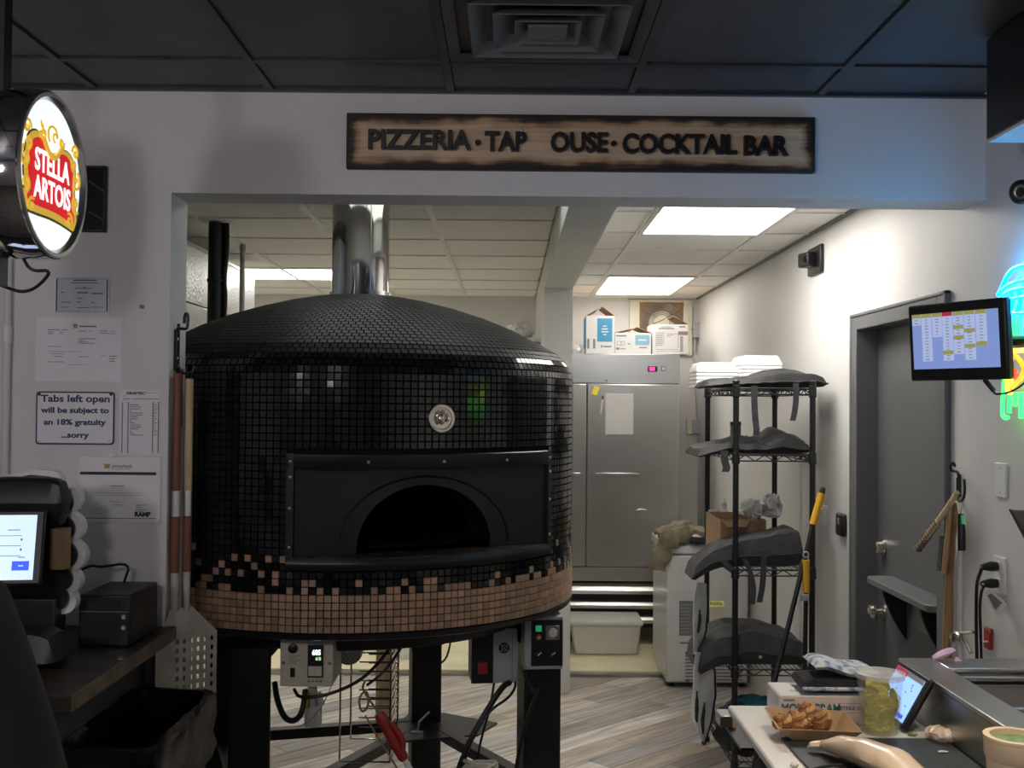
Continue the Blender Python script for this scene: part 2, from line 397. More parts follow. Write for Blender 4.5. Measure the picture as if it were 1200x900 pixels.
# the rest of the dining side, behind the camera, with added unseen lamps
struct(bx(-3.4, XR + .16, -2.6, -2.5, 0, ZC1), 'wall_rear', 'dining_paint', 'dim dining room wall behind the viewpoint', 'wall')
struct(bx(-3.4, -3.3, -2.5, YW, 0, ZC1), 'wall_side', 'dining_paint', 'dim dining room wall on the far left', 'wall')
def added_pendant(x, y, z, label, r=.13):  # unseen globe lamp, added to light the front wall
    t = thing('added_pendant_lamp', label, 'lamp', (x, y, z - r), 'added unseen globe pendants lighting the dining side')
    mb = MB(); mb.lathe([(.0, -r)] + [(r * sin(pi * k / 16), -r * cos(pi * k / 16)) for k in range(1, 16)] + [(.03, r * .99)], (x, y, z), 28); mb.build('globe', 'added_globe_glass', t)
    mb = MB(); mb.lathe([(.035, r - .008), (.038, r + .05), (.01, r + .07), (0, r + .07)], (x, y, z), 20); mb.build('cap', 'black_steel', t)
    mb = MB(); mb.cyl((x, y, z + r + .06), (x, y, ZC1), .005, 8); mb.build('stem', 'black_steel', t)
    mb = MB(); mb.lathe([(0, ZC1 - .02 - z), (.05, ZC1 - .02 - z), (.05, ZC1 - z), (0, ZC1 - z)], (x, y, z), 20); mb.build('canopy', 'black_steel', t)
added_pendant(-1.9, .35, 2.1, 'added unseen white globe lamp over the left of the dining side'); added_pendant(-.75, .15, 2.15, 'added unseen white globe lamp in the middle of the dining side')
for x, y, lab in ((.85, 1.45, 'added unseen black cylinder lamp above the prep table, nearer the viewpoint'), (.80, 2.05, 'added unseen black cylinder lamp above the prep table, nearer the header')):
    dl = thing('added_downlight', lab, 'lamp', (x, y, ZC1 - .15), 'added unseen downlights over the prep table')  # lamps added out of view to brighten the prep table and wall
    mb = MB(); mb.lathe([(.066, -.045), (.066, -.15), (.072, -.15), (.074, -.145), (.074, .0), (0, .0)], (x, y, ZC1), 28); mb.build('can', 'black_steel', dl)
    mb = MB(); mb.lathe([(0, -.05), (.066, -.05), (.066, -.045), (0, -.045)], (x, y, ZC1), 28); mb.build('lens', 'added_downlight_lens', dl)

# floors -------------------------------------------------------------
floor = struct(bx(-3.3, XR, -2.5, YK, -.06, -.006), 'floor', 'floor_base', 'grey and brown wood look plank floor laid diagonally', 'floor')
struct(bx(-2.6, XR, 6.93, YK, -.005, .03), 'floor.001', 'cream_floor', 'cream painted floor in front of the refrigerator', 'floor', bevel=.004)
struct(bx(-2.6, XR, 6.885, 6.93, -.005, .018), 'trim_2', 'stainless_dark', 'flat grey threshold strip between plank and cream floor', 'threshold')
def clip(poly, x0, x1, y0, y1):
    for ax, lim, sg in ((0, x0, 1), (0, x1, -1), (1, y0, 1), (1, y1, -1)):
        out = []
        for i in range(len(poly)):
            a, b = poly[i - 1], poly[i]; da, db = (a[ax] - lim) * sg, (b[ax] - lim) * sg
            if (da >= 0) != (db >= 0):
                t = da / (da - db); out.append((a[0] + (b[0] - a[0]) * t, a[1] + (b[1] - a[1]) * t))
            if db >= 0: out.append(b)
        poly = out
        if not poly: return poly
    return poly
ang = radians(44); du, dv = (cos(ang), sin(ang)), (-sin(ang), cos(ang))
PW, PL = .152, .95
for i in range(-34, 48):
    off = (i * .37) % 1.0
    for j in range(-3, 11):
        u0, v0 = (j + off) * PL, i * PW
        q = [(u0 + .0012, v0 + .0012), (u0 + PL - .0012, v0 + .0012), (u0 + PL - .0012, v0 + PW - .0012), (u0 + .0012, v0 + PW - .0012)]
        poly = clip([(a * du[0] + b * dv[0], 3.0 + a * du[1] + b * dv[1]) for a, b in q], -1.6, XR - .002, 3.58, 6.884)
        if len(poly) < 3: continue
        mb = MB(); mb.prism([(x, y, -.005) for x, y in poly], (0, 0, .005))
        mb.build('plank', 'vinyl_plank', floor, smooth=False)

# dining side ceiling: black tiles in a grid ------------------------------
ceil1 = struct(bx(-3.3, XR + .16, -2.5, YW + .01, ZC1 + .02, ZC1 + .06), 'ceiling', 'black_grid', 'black suspended tile ceiling over the dining side', 'ceiling')
cx = [-3.3, -2.96, -2.41, -1.855, -1.30, -.75, -.19, .37, .957, 1.48]; cy = [1.36, 1.94, 2.52, 3.10, YW]
for i in range(len(cx) - 1):
    for j in range(len(cy) - 1):
        if i == 6 and j == 2: continue
        mb = bx(cx[i] + .012, cx[i + 1] - .012, cy[j] + .012, cy[j + 1] - .012, ZC1 + .004, ZC1 + .02)
        mb.build('ceiling_tile', 'black_ceiling', ceil1, bevel=.003)
for x in cx[1:-1]: bx(x - .012, x + .012, 1.36, YW, ZC1 - .004, ZC1 + .015).build('grid_bar', 'black_grid', ceil1)
for y in cy[1:-1]: bx(-3.3, XR, y - .012, y + .012, ZC1 - .003, ZC1 + .015).build('grid_bar', 'black_grid', ceil1)
bx(-3.3, XR, -2.5, 1.36, ZC1, ZC1 + .02).build('ceiling_tile', 'black_ceiling', ceil1)
bx(-3.3, XR, YW - .022, YW - .001, ZC1 - .006, ZC1 + .004).build('wall_angle', 'black_grid', ceil1)
# square four way diffuser
dv_ = thing('ceiling_vent', 'square black four way air diffuser set in the black ceiling', 'vent', (.09, 2.81, ZC1))
mb = MB(); mb.box(-.176, .356, 2.535, 3.085, ZC1 + .045, ZC1 + .05); mb.build('backing', 'black_steel', dv_)
for k, (h, z) in enumerate(((.265, -.004), (.20, -.012), (.14, -.014), (.085, -.012))):
    mb = MB(); c = Vector((.09, 2.81, 0)); t = .045 if k else .03
    o_ = [Vector((c.x + a * h, c.y + b * h, ZC1 + z)) for a, b in ((-1, -1), (1, -1), (1, 1), (-1, 1))]
    i_ = [Vector((c.x + a * (h - t), c.y + b * (h - t), ZC1 + z + (.035 if k else .012))) for a, b in ((-1, -1), (1, -1), (1, 1), (-1, 1))]
    up = Vector((0, 0, .003))
    for q in range(4):
        r = (q + 1) % 4
        mb.add([o_[q], o_[r], i_[r], i_[q], o_[q] + up, o_[r] + up, i_[r] + up, i_[q] + up], [(0, 1, 2, 3), (7, 6, 5, 4), (0, 4, 5, 1), (3, 2, 6, 7)])
    mb.build('louver' if k else 'rim', 'frame_grey' if k else 'black_ceiling', dv_, smooth=False)
bx(.04, .14, 2.76, 2.86, ZC1 - .012, ZC1 - .006).build('center_plate', 'frame_grey', dv_)

# kitchen ceiling --------------------------------------------------------
ceil2 = struct(bx(-2.6, XR, YB, YK, ZC2 + .03, ZC2 + .06), 'ceiling.001', 'ceiling_board', 'white speckled tile ceiling over the kitchen', 'ceiling')
LX = [-2.6, -2.0, -1.45, -.905, -.355, .203]; LY = [YB, 3.825, 4.43, 5.03, 5.64, 6.245, 6.85, 7.455, 8.06, YK]
RX = [.373, .625, 1.225, XR]; RY = [YB, 4.18, 4.765, 5.35, 5.935, 6.52, 7.11, 7.69, 8.27, YK]
def cells(XS, YS, skip):
    for i in range(len(XS) - 1):
        for j in range(len(YS) - 1):
            if (i, j) in skip: continue
            bx(XS[i] + .01, XS[i + 1] - .01, YS[j] + .008, YS[j + 1] - .008, ZC2 + .006, ZC2 + .03).build('ceiling_tile', 'ceiling_board', ceil2, smooth=False)
    for x in XS[1:-1]: bx(x - .012, x + .012, YS[0], YS[-1], ZC2 - .001, ZC2 + .02).build('grid_bar', 'grid_white', ceil2)
    for y in YS[1:-1]: bx(XS[0], XS[-1], y - .009, y + .009, ZC2, ZC2 + .018).build('grid_bar', 'grid_white', ceil2)
cells(LX, LY, {(1, 6), (2, 6), (3, 1), (4, 1)})
cells(RX, RY, {(1, 1), (1, 2), (1, 6), (1, 7)})
bx(XR - .02, XR - .001, YB, YK, ZC2 - .004, ZC2 + .006).build('wall_angle', 'frame_grey', ceil2)
bx(.373, XR, YK - .02, YK - .001, ZC2 - .004, ZC2 + .006).build('wall_angle', 'grid_white', ceil2)
def troffer(x0, x1, y0, y1, label, lens='troffer_lens'):
    t = thing('ceiling_light', label, 'light', ((x0 + x1) / 2, (y0 + y1) / 2, ZC2), 'kitchen ceiling light panels')
    mb = MB(); r = .022
    for a in ((x0, x1, y0, y0 + r), (x0, x1, y1 - r, y1), (x0, x0 + r, y0 + r, y1 - r), (x1 - r, x1, y0 + r, y1 - r)): mb.box(*a, ZC2 - .006, ZC2 + .02)
    mb.build('frame', 'grid_white', t)
    bx(x0 + r, x1 - r, y0 + r, y1 - r, ZC2 + .002, ZC2 + .006).build('diffuser', lens, t)
troffer(.625, 1.225, 4.18, 5.35, 'large bright ceiling light panel nearest the header, right of the beam')
troffer(.625, 1.225, 7.11, 8.27, 'smaller looking ceiling light panel at the rear, above the refrigerator', 'troffer_lens_rear')
troffer(-.905, .203, 3.825, 4.43, 'added unseen light panel above the oven, brightening the kitchen side', 'added_troffer_lens')  # extra panel hidden by the header, added to light the kitchen side
troffer(-2.0, -.905, 6.85, 7.455, 'wide ceiling light panel behind the flue, above the cold room')

# door in the right wall --------------------------------------------------
FR = 'frame_grey'
door = struct(bx(1.555, 1.60, 3.735, 4.605, .008, 2.03), 'door_1', 'door_grey', 'dark grey painted door with hanging shelf in the right wall', 'door', bevel=.002)
fr = MB()
for y0, y1 in ((3.67, 3.735), (4.605, 4.67)): fr.box(XR - .018, XR + .17, y0, y1, 0, 2.087)
fr.box(XR - .018, XR + .17, 3.735, 4.605, 2.03, 2.087)
fr.build('door_frame', FR, door, bevel=.004)
st = MB(); st.box(1.60, 1.63, 3.735, 3.76, 0, 2.03); st.box(1.60, 1.63, 4.58, 4.605, 0, 2.03); st.build('door_stop', FR, door)
mb = MB()
for y0, y1 in ((3.655, 3.675), (4.665, 4.685)): mb.box(XR - .022, XR - .001, y0, y1, 0, 2.10)
mb.box(XR - .022, XR - .001, 3.655, 4.685, 2.085, 2.10); mb.build('casing_edge', FR, door, bevel=.004)
p = atx(1036, 641, 1.555)
mb = MB(); mb.lathe([(.034, 0), (.034, .008), (.026, .012), (.024, .032), (.015, .036), (0, .036)], (1.555, p.y, p.z), 24, (-1, 0, 0)); mb.build('deadbolt', 'brass_nickel', door)
p = atx(1036, 717, 1.555)
mb = MB(); mb.lathe([(.033, 0), (.033, .006), (.014, .012), (.012, .03), (.024, .036), (.030, .048), (.027, .062), (.012, .068), (0, .068)], (1.555, p.y, p.z), 24, (-1, 0, 0)); mb.build('door_knob', 'brass_nickel', door)
# shelf carried by the door
sz = 1.0
out = []
for a, b, c0 in ((1.44, 3.75, 180), (1.44, 4.42, 90)):
    for k in range(7):
        t = radians(c0 + (90 - k * 15 if c0 == 180 else 90 - k * 15)); out.append((a + .04 + .04 * cos(t), (b + .04 if c0 == 180 else b - .04) + .04 * sin(t), sz))
out = [(1.554, 3.75, sz)] + out + [(1.554, 4.42, sz)]
mb = MB(); mb.prism(out, (0, 0, .026)); sh = mb.build('door_shelf', 'frame_grey', door, bevel=.004)
for y in (3.88, 4.27):
    mb = MB(); prof = [(1.554, sz)] + [(1.46 + .094 * (k / 8) ** 1.5, sz - .20 * k / 8) for k in range(9)] + [(1.554, sz - .20)]
    mb.prism([(x, y - .008, z) for x, z in prof], (0, .016, 0)); mb.build('bracket', 'black_steel', sh)
bx(1.545, 1.5545, 3.93, 4.22, sz - .13, sz - .02).build('kick_plate', 'stainless_dark', door)

# dark soffit over the right side
sf = struct(bx(1.25, XR, -1.0, 2.86, 2.41, ZC1), 'trim_3', 'black_plastic', 'dark boxed soffit hanging at the upper right corner', 'soffit', bevel=.003)
bx(1.254, XR, -1.0, 2.856, 2.402, 2.41).build('underside_panel', 'white_plastic', sf)
# white conduit on the front wall
cdt = thing('wall_conduit', 'thin white conduit running up the front wall at the left edge', 'pipe', (-1.553, 3.375, 1.0))
mb = MB(); mb.cyl((-1.553, 3.374, 1.0), (-1.553, 3.374, ZC1 - .008), .012, 12); mb.build('tube', 'wall_paint', cdt)
mb = MB(); mb.cyl((-1.553, 3.374, 1.88), (-1.553, 3.374, 1.93), .0145, 12); mb.build('coupling', 'white_plastic', cdt)
# ================================================================== pizza oven
CX, CY, R = -.598, 4.35, .851
TF = radians(26.8); HA = radians(34.3)
def OP(t, r, z): return Vector((CX + r * sin(t), CY - r * cos(t), z))
oven = thing('pizza_oven', 'large round domed pizza oven clad in black mosaic tiles with a bronze band', 'oven', (CX, CY, 0))
ZB0, PIT = .967, .0245
ZS0, ZS1, ZN1, ZN2 = ZB0 + 8 * PIT, 1.207, 1.488, 1.540      # sill nose, ledge, niche top, strip top
PROF = [(R, ZB0), (R, 1.80), (R - .004, 1.825), (R - .014, 1.848), (R - .030, 1.868), (.78, 1.903), (.72, 1.937), (.612, 1.992), (.503, 2.036), (.394, 2.071), (.282, 2.100), (.19, 2.118), (.118, 2.128)]
def prof_at(s):
    for a, b in zip(PROF, PROF[1:]):
        l = math.hypot(b[0] - a[0], b[1] - a[1])
        if s <= l or b is PROF[-1]:
            t = min(1, s / l); return a[0] + (b[0] - a[0]) * t, a[1] + (b[1] - a[1]) * t, (b[0] - a[0]) / l, (b[1] - a[1]) / l
        s -= l
ARC = sum(math.hypot(b[0] - a[0], b[1] - a[1]) for a, b in zip(PROF, PROF[1:]))
def in_niche(t): return abs((t - TF + pi) % (2 * pi) - pi) < HA

# grout coloured shell, open where the mouth niche is
NT = 144; mb = MB(); RI = .0045
zs = [ZB0 - .0, ZS0, ZN2, 1.80]
ths = sorted([2 * pi * i / NT for i in range(NT)] + [TF - HA, TF + HA])
cyl_rings = [(R - RI, z) for z in zs] + [(a - RI * .9, b - RI) for a, b in PROF[2:]]
V = [OP(t, r, z) for r, z in cyl_rings for t in ths]; n = len(ths); fs = []
for i in range(len(cyl_rings) - 1):
    for j in range(n):
        tm = (ths[j] + (ths[(j + 1) % n] if j < n - 1 else ths[0] + 2 * pi)) / 2
        if i == 1 and in_niche(tm): continue
        fs.append((i * n + j, i * n + (j + 1) % n, (i + 1) * n + (j + 1) % n, (i + 1) * n + j))
mb.add(V, fs); mb.build('shell', 'grout', oven)

# mosaic tiles
def tile_mesh(mats, h):
    t = MB(); a, b = .0111, .0099
    t.add([(-a, -a, 0), (a, -a, 0), (a, a, 0), (-a, a, 0), (-a, -a, h * .55), (a, -a, h * .55), (a, a, h * .55), (-a, a, h * .55), (-b, -b, h), (b, -b, h), (b, b, h), (-b, b, h)],
          [(0, 1, 5, 4), (1, 2, 6, 5), (2, 3, 7, 6), (3, 0, 4, 7), (4, 5, 9, 8), (5, 6, 10, 9), (6, 7, 11, 10), (7, 4, 8, 11), (8, 9, 10, 11)])
    return t
tiles = []; rng = random.Random(3)
row = 0; s = PIT / 2
left_bronze = [(272, 649), (287, 651), (311, 652), (328, 653), (258, 657), (296, 660), (279, 667), (303, 670), (320, 670), (250, 673), (264, 674), (302, 687), (225, 637), (231, 655), (237, 681), (651, 640), (655, 660), (662, 655), (668, 645)]
lb = set()
for px, py in left_bronze:
    best = None
    for k in range(436):
        t = -pi / 2 + pi * k / 436; q = OP(t, R, 1.0); px_ = None
        v = CAMM.inverted() @ q; px_ = 600 + F * v.x / -v.z
        if best is None or abs(px_ - px) < best[0]:
            best = (abs(px_ - px), t, v)
    o, d = ray(px, py); q = OP(best[1], R, 1); z = (o + d * ((q.y - o.y) / d.y)).z
    lb.add((round(best[1] / (2 * pi / 218)), int((z - ZB0) / PIT)))
while s < ARC - .01:
    r, z, tr, tz = prof_at(s); cols = max(12, int(2 * pi * (r + .0) / PIT)) if z > 1.80 else 218
    for k in range(cols):
        t = 2 * pi * (k + (.5 if (z > 1.80 and row % 2) else 0)) / cols; tw = (t + pi) % (2 * pi) - pi
        if z < 1.80 and in_niche(t) and ZS0 - .005 < z < ZN2 + .004: continue
        bronze = False
        if z < 1.80:
            if row < 5: bronze = True
            elif row == 5: bronze = rng.random() < .42
            elif row == 6: bronze = rng.random() < .22
            elif row in (7, 8, 9) and abs(tw - TF) > HA: bronze = rng.random() < .16 and abs(tw) > 1.3
            if row >= 6 and (round(tw / (2 * pi / 218)), row) in lb: bronze = True
        bump = .004 if (z < 1.80 and in_niche(t)) else 0      # front fascia stands slightly proud
        p = OP(t, r - .004 * (-tz if False else tz) , z + .004 * tr)
        p = OP(t, r - .0045, z) if z < 1.8 else OP(t, r - RI * tz, z + RI * tr)
        ex = Vector((cos(t), sin(t), 0)); ey = Vector((sin(t) * tr, -cos(t) * tr, tz)); en = ex.cross(ey)
        p = p + en * bump
        j1, j2 = rng.gauss(0, .008), rng.gauss(0, .008)
        en2 = (en + ex * j1 + ey * j2).normalized(); ex2 = (ex - en2 * ex.dot(en2)).normalized(); ey2 = en2.cross(ex2)
        M = Matrix(((ex2.x, ey2.x, en2.x, p.x), (ex2.y, ey2.y, en2.y, p.y), (ex2.z, ey2.z, en2.z, p.z), (0, 0, 0, 1)))
        tiles.append((row, tw, bronze, M))
    row += 1; s += PIT
TM = tile_mesh(None, .0055)
dome_from = int((1.875 - ZB0) / PIT)
me_b = TM.mesh('tile', ['tile_bronze'], smooth=False); me_k = TM.mesh('tile', ['tile_black'], smooth=False)
single = [x for x in tiles if -.50 < x[1] < 1.15 and x[0] < 5] + [x for x in tiles if -.50 < x[1] < 1.15 and x[0] in (5, 6) and x[2]]
single = single[:299]; sid = set(id(x) for x in single)
for x in single: place(me_b if x[2] else me_k, 'tile', oven, x[3])
mb = MB()
for x in tiles:
    if id(x) in sid: continue
    mb.cur = 1 if x[2] else (2 if x[3].translation.z > 1.868 else 0)
    mb.add([x[3] @ v for v in TM.v], TM.f)
o = mb.build('mosaic_tiles', ['tile_black', 'tile_bronze', 'tile_dome'], oven, smooth=False); o['kind'] = 'stuff'

# mouth niche: flat face plate on the chord, ledge, top strip
AP = R * cos(HA); CH = R * sin(HA)
fn = Vector((sin(TF), -cos(TF), 0)); fu = Vector((cos(TF), sin(TF), 0)); fc = Vector((CX, CY, 0)) + fn * AP
def FP(u, z, d=0): return fc + fu * u + fn * d + Z_ * z
AW, AH, AZ = .245, .205, 1.222
mb = MB(); NA = 28
xs = [-CH, -CH * .75] + [-AW * cos(pi * k / NA) for k in range(NA + 1)] + [CH * .75, CH]
def arch(u): return AZ + AH * sqrt(max(0, 1 - (u / AW) ** 2)) if abs(u) <= AW else ZS1 - .01
for a, b in zip(xs, xs[1:]):
    za, zb_ = (arch(a), arch(b)) if abs((a + b) / 2) < AW else (ZS1 - .01, ZS1 - .01)
    mb.add([FP(a, za), FP(b, zb_), FP(b, ZN2), FP(a, ZN2), FP(a, za, -.012), FP(b, zb_, -.012), FP(b, ZN2, -.012), FP(a, ZN2, -.012)],
           [(0, 1, 2, 3), (7, 6, 5, 4), (0, 4, 5, 1), (3, 2, 6, 7)])
mb.build('face_plate', 'black_plate', oven, angle=20)
mb = MB()      # arch tunnel
for k in range(NA):
    t0, t1 = pi * k / NA, pi * (k + 1) / NA
    a, b = (-AW * cos(t0), AZ + AH * sin(t0)), (-AW * cos(t1), AZ + AH * sin(t1))
    mb.add([FP(*a, 0), FP(*b, 0), FP(*b, -.17), FP(*a, -.17)], [(0, 1, 2, 3)])
mb.build('mouth_arch', 'black_plate', oven)
mb = MB()      # raised rib round the arch
rib = [FP(-AW * 1.28 * cos(pi * k / 30), AZ + AH * 1.14 * sin(pi * k / 30), .002) for k in range(31)]
mb.tube(rib, .0035, 6); mb.build('arch_rib', 'black_plate', oven)
mb = MB()      # chamber behind the mouth
cc = Vector((CX, CY, 0))
mb.grid(lambda a, b: cc + Vector((.60 * cos(b * pi / 2) * cos(a * 2 * pi), .60 * cos(b * pi / 2) * sin(a * 2 * pi), AZ - .012 + .42 * sin(b * pi / 2))), 40, 10, cu=True)
ch = mb.build('chamber', 'chamber_black', oven)
# remove chamber wall in front of the mouth
bm = bmesh.new(); bm.from_mesh(ch.data); kill = []
for f in bm.faces:
    c = f.calc_center_median() + origin(oven) - cc
    if c.x * fn.x + c.y * fn.y > .42 and c.z < AZ + .3: kill.append(f)
bmesh.ops.delete(bm, geom=kill, context='FACES'); bm.to_mesh(ch.data); bm.free()
mb = MB(); mb.lathe([(0, 0), (.60, 0), (.60, -.01), (0, -.01)], (CX, CY, AZ - .006), 40); mb.build('baking_stone', 'chamber_black', oven)
p = at(481, 617, 4.62); mb = MB(); dirn = (Vector((0, 0, 1.4)) - p).normalized()
mb.lathe([(.033, 0), (.038, .006), (.030, .012), (.026, .004), (0, .003)], p, 24, dirn); mb.build('burner_port', 'kraft_dark', oven)
# ledge and rounded nose
def segm(z, r, pts=24): return [OP(TF - HA + 2 * HA * k / pts, r, z) for k in range(pts + 1)]
mb = MB(); mb.prism(segm(ZS1 - .012, R + .004), (0, 0, .012)); mb.build('ledge', 'ledge_flour', oven)
mb = MB(); nose = [(R - .006, ZS0 + .001), (R + .006, ZS0 + .004), (R + .012, ZS0 + .02), (R + .010, ZS1 - .014), (R + .004, ZS1 - .001), (R - .03, ZS1 - .001)]
mb.grid(lambda a, b: OP(TF - HA + 2 * HA * a, *nose[int(round(b * 5))]), 40, 6); mb.build('sill_nose', 'black_plate', oven)
# curved strip over the niche and underside
mb = MB(); st = [(R - .02, ZN1), (R + .005, ZN1), (R + .007, ZN1 + .003), (R + .007, ZN2 - .003), (R + .004, ZN2), (R - .02, ZN2)]
mb.grid(lambda a, b: OP(TF - HA + 2 * HA * a, *st[int(round(b * 5))]), 40, 6); mb.build('top_strip', 'black_plate', oven)
mb = MB(); mb.prism(segm(ZN1, R - .002), (0, 0, .01)); mb.build('niche_soffit', 'black_plate', oven)
for sgn in (-1, 1):       # upright side strips
    mb = MB(); t = TF + sgn * (HA - .012)
    mb.add([OP(t - .014, R + .007, ZS0 + .02), OP(t + .014, R + .007, ZS0 + .02), OP(t + .014, R + .007, ZN2), OP(t - .014, R + .007, ZN2),
            OP(t - .014, R - .02, ZS0 + .02), OP(t + .014, R - .02, ZS0 + .02), OP(t + .014, R - .02, ZN2), OP(t - .014, R - .02, ZN2)],
           [(0, 1, 2, 3), (0, 4, 5, 1), (1, 5, 6, 2), (2, 6, 7, 3), (3, 7, 4, 0)])
    mb.build('side_strip', 'black_plate', oven)
scr = None
def screw(t, z, r=R + .007):
    global scr
    p = OP(t, r, z); nn = OP(t, r + 1, z) - p
    mb = MB(); mb.lathe([(.0055, 0), (.0052, .002), (.003, .0036), (0, .004)], p, 10, nn); mb.build('screw', 'bolt_steel', oven)
for k in range(5): screw(TF - HA + .012 + (2 * HA - .024) * k / 4, (ZN1 + ZN2) / 2)
for sgn in (-1, 1):
    for z in (1.465, 1.365, 1.24): screw(TF + sgn * (HA - .012), z)
# medallion with a relief face
tm = radians(26.0); mz = 1.655; mc = OP(tm, R + .006, mz); mn = OP(tm, R + 1, mz) - OP(tm, R, mz); mn.normalize()
mu = Vector((cos(tm), sin(tm), 0))
md = MB(); md.lathe([(.047, 0), (.0475, .004), (.045, .007), (.036, .006), (.034, .003), (0, .003)], mc, 40, mn); mdo = md.build('medallion', 'brass_nickel', oven)
mdo['label'] = 'round pale metal medallion with a relief face'
def MPt(a, b, d): return mc + mu * a + Z_ * b + mn * d
mb = MB()
mb.grid(lambda a, b: MPt(.0135 * sin(pi * b) * cos(2 * pi * a) , -.001 + .020 * cos(pi * b), .003 + .010 * max(0, sin(pi * b)) * max(0, sin(2 * pi * a))), 16, 9, cu=True)
mb.build('relief_face', 'brass_nickel', mdo)
mb = MB()
for k in range(17):
    a = radians(-35 + k * 250 / 16); c0 = MPt(.022 * cos(a), .002 + .024 * sin(a), .006)
    mb.tube([c0, MPt(.017 * cos(a + .3), .002 + .019 * sin(a + .3), .009), MPt(.027 * cos(a + .25), .002 + .028 * sin(a + .25), .005)], .0026, 5, smooth=1)
for a, b, r_ in ((-.005, .004, .0022), (.005, .004, .0022)): mb.lathe([(r_, 0), (r_ * .6, .0015), (0, .002)], MPt(a, b, .0105), 8, mn)
mb.tube([MPt(0, .004, .012), MPt(0, -.004, .0155)], .0018, 5); mb.tube([MPt(-.005, -.010, .0105), MPt(0, -.011, .0115), MPt(.005, -.010, .0105)], .0012, 5)
mb.build('relief_hair', 'brass_nickel', mdo)
for k in range(16):
    a = radians(200 + k * 140 / 15); c0 = MPt(.0405 * cos(a), .0405 * sin(a), .0075)
    rd = mu * cos(a) + Z_ * sin(a); tg = -mu * sin(a) + Z_ * cos(a)
    mb = MB(); mb.obox(c0, tg, rd, mn, .0012, .0034, .001)
    if k % 2: mb.obox(c0 + rd * .0026, tg, rd, mn, .0028, .0009, .001)
    else: mb.obox(c0 - rd * .0022 + tg * .0012, tg, rd, mn, .0024, .0009, .001)
    mb.build('rim_mark', 'bolt_steel', mdo)
# base ring, undertray, legs and low frame
mb = MB(); mb.lathe([(0, ZB0 - .03), (R - .03, ZB0 - .03), (R - .004, ZB0 - .022), (R + .002, ZB0 - .004), (R - .01, ZB0 + .001), (0, ZB0 + .001)], (CX, CY, 0), 96); mb.build('base_ring', 'black_steel', oven)
mb = MB(); mb.lathe([(0, .86), (.62, .86), (.66, .87), (.68, ZB0 - .03), (0, ZB0 - .03)], (CX, CY, 0), 64); mb.build('undertray', 'black_steel', oven)
LEGS = [at(293, 820, 3.80), at(631, 830, 4.16), at(498, 800, 4.95), Vector((-1.22, 4.72, 0))]
for k, l in enumerate(LEGS):
    h = .07 if k != 2 else .066; a = radians(12)
    mb = MB(); mb.obox((l.x, l.y, .435), (cos(a), sin(a), 0), (-sin(a), cos(a), 0), Z_, h, h, .435); leg = mb.build('leg', 'black_steel', oven, bevel=.008)
    mb = MB(); mb.obox((l.x, l.y, .012), (1, 0, 0), Y_, Z_, .10, .10, .012); mb.build('foot_plate', 'black_steel', leg)
    mb = MB(); d = Vector((l.x - CX, l.y - CY, 0)).normalized()
    mb.add([Vector((l.x, l.y, .80)) - d * .07 + Vector((-d.y, d.x, 0)) * .02, Vector((l.x, l.y, .80)) - d * .07 - Vector((-d.y, d.x, 0)) * .02,
            Vector((l.x, l.y, .90)) - d * .26 + Vector((-d.y, d.x, 0)) * .02, Vector((l.x, l.y, .90)) - d * .26 - Vector((-d.y, d.x, 0)) * .02,
            Vector((l.x, l.y, .92)) - d * .06 + Vector((-d.y, d.x, 0)) * .02, Vector((l.x, l.y, .92)) - d * .06 - Vector((-d.y, d.x, 0)) * .02],
           [(0, 2, 4), (1, 5, 3), (0, 1, 3, 2), (2, 3, 5, 4), (4, 5, 1, 0)]); mb.build('gusset', 'black_steel', leg)
zf = .265
hub = Vector((LEGS[2].x + .02, LEGS[2].y - .10, zf))
mb = MB(); mb.prism([at(468, 868, 4.62) * 1 - Z_ * 0, at(460, 850, 4.80), at(480, 838, 5.05), at(520, 838, 5.05), at(583, 847, 4.9), at(560, 862, 4.72)], (0, 0, -.008))
for v in mb.v[:6]: v.z = zf + .02
for v in mb.v[6:]: v.z = zf + .012
mb.build('frame_plate', 'black_steel', oven)
def bar(a, b, name='frame_bar'):
    a = Vector((a.x, a.y, zf)); b = Vector((b.x, b.y, zf)); d = (b - a).normalized()
    mb = MB(); mb.obox((a + b) / 2, d, Vector((-d.y, d.x, 0)), Z_, (b - a).length / 2, .028, .022); mb.build(name, 'black_steel', oven, bevel=.003)
bar(LEGS[0], LEGS[2]); bar(LEGS[3], LEGS[0]); bar(LEGS[1] + Vector((0, -.02, 0)), LEGS[2]); bar(LEGS[3], LEGS[2])
mb = MB(); a = at(489, 868, 4.72); a.z = zf + .02; mb.tube([a, a + Vector((.006, 0, .05)), a + Vector((.05, .02, .09))], .005, 8); mb.obox(a + Z_ * .006, X_, Y_, Z_, .025, .012, .006); mb.build('lock_lever', 'bolt_steel', oven)

# flue ---------------------------------------------------------------------
fl = thing('flue_pipe', 'polished steel flue pipe rising from the oven dome', 'pipe', (CX, CY, 2.10))
mb = MB(); mb.cyl((CX, CY, 2.10), (CX, CY, ZC2 + .005), .114, 64, caps=False); mb.build('outer_pipe', 'chrome', fl)
mb = MB(); mb.lathe([(.118, 2.126), (.122, 2.128), (.122, 2.142), (.115, 2.144)], (CX, CY, 0), 64); mb.build('collar', 'chrome', fl)
mb = MB(); a = radians(28); mb.obox((CX + .1145 * sin(a), CY - .1145 * cos(a), 2.33), (cos(a), sin(a), 0), Z_, (sin(a), -cos(a), 0), .002, .21, .001); mb.build('seam', 'stainless', fl)

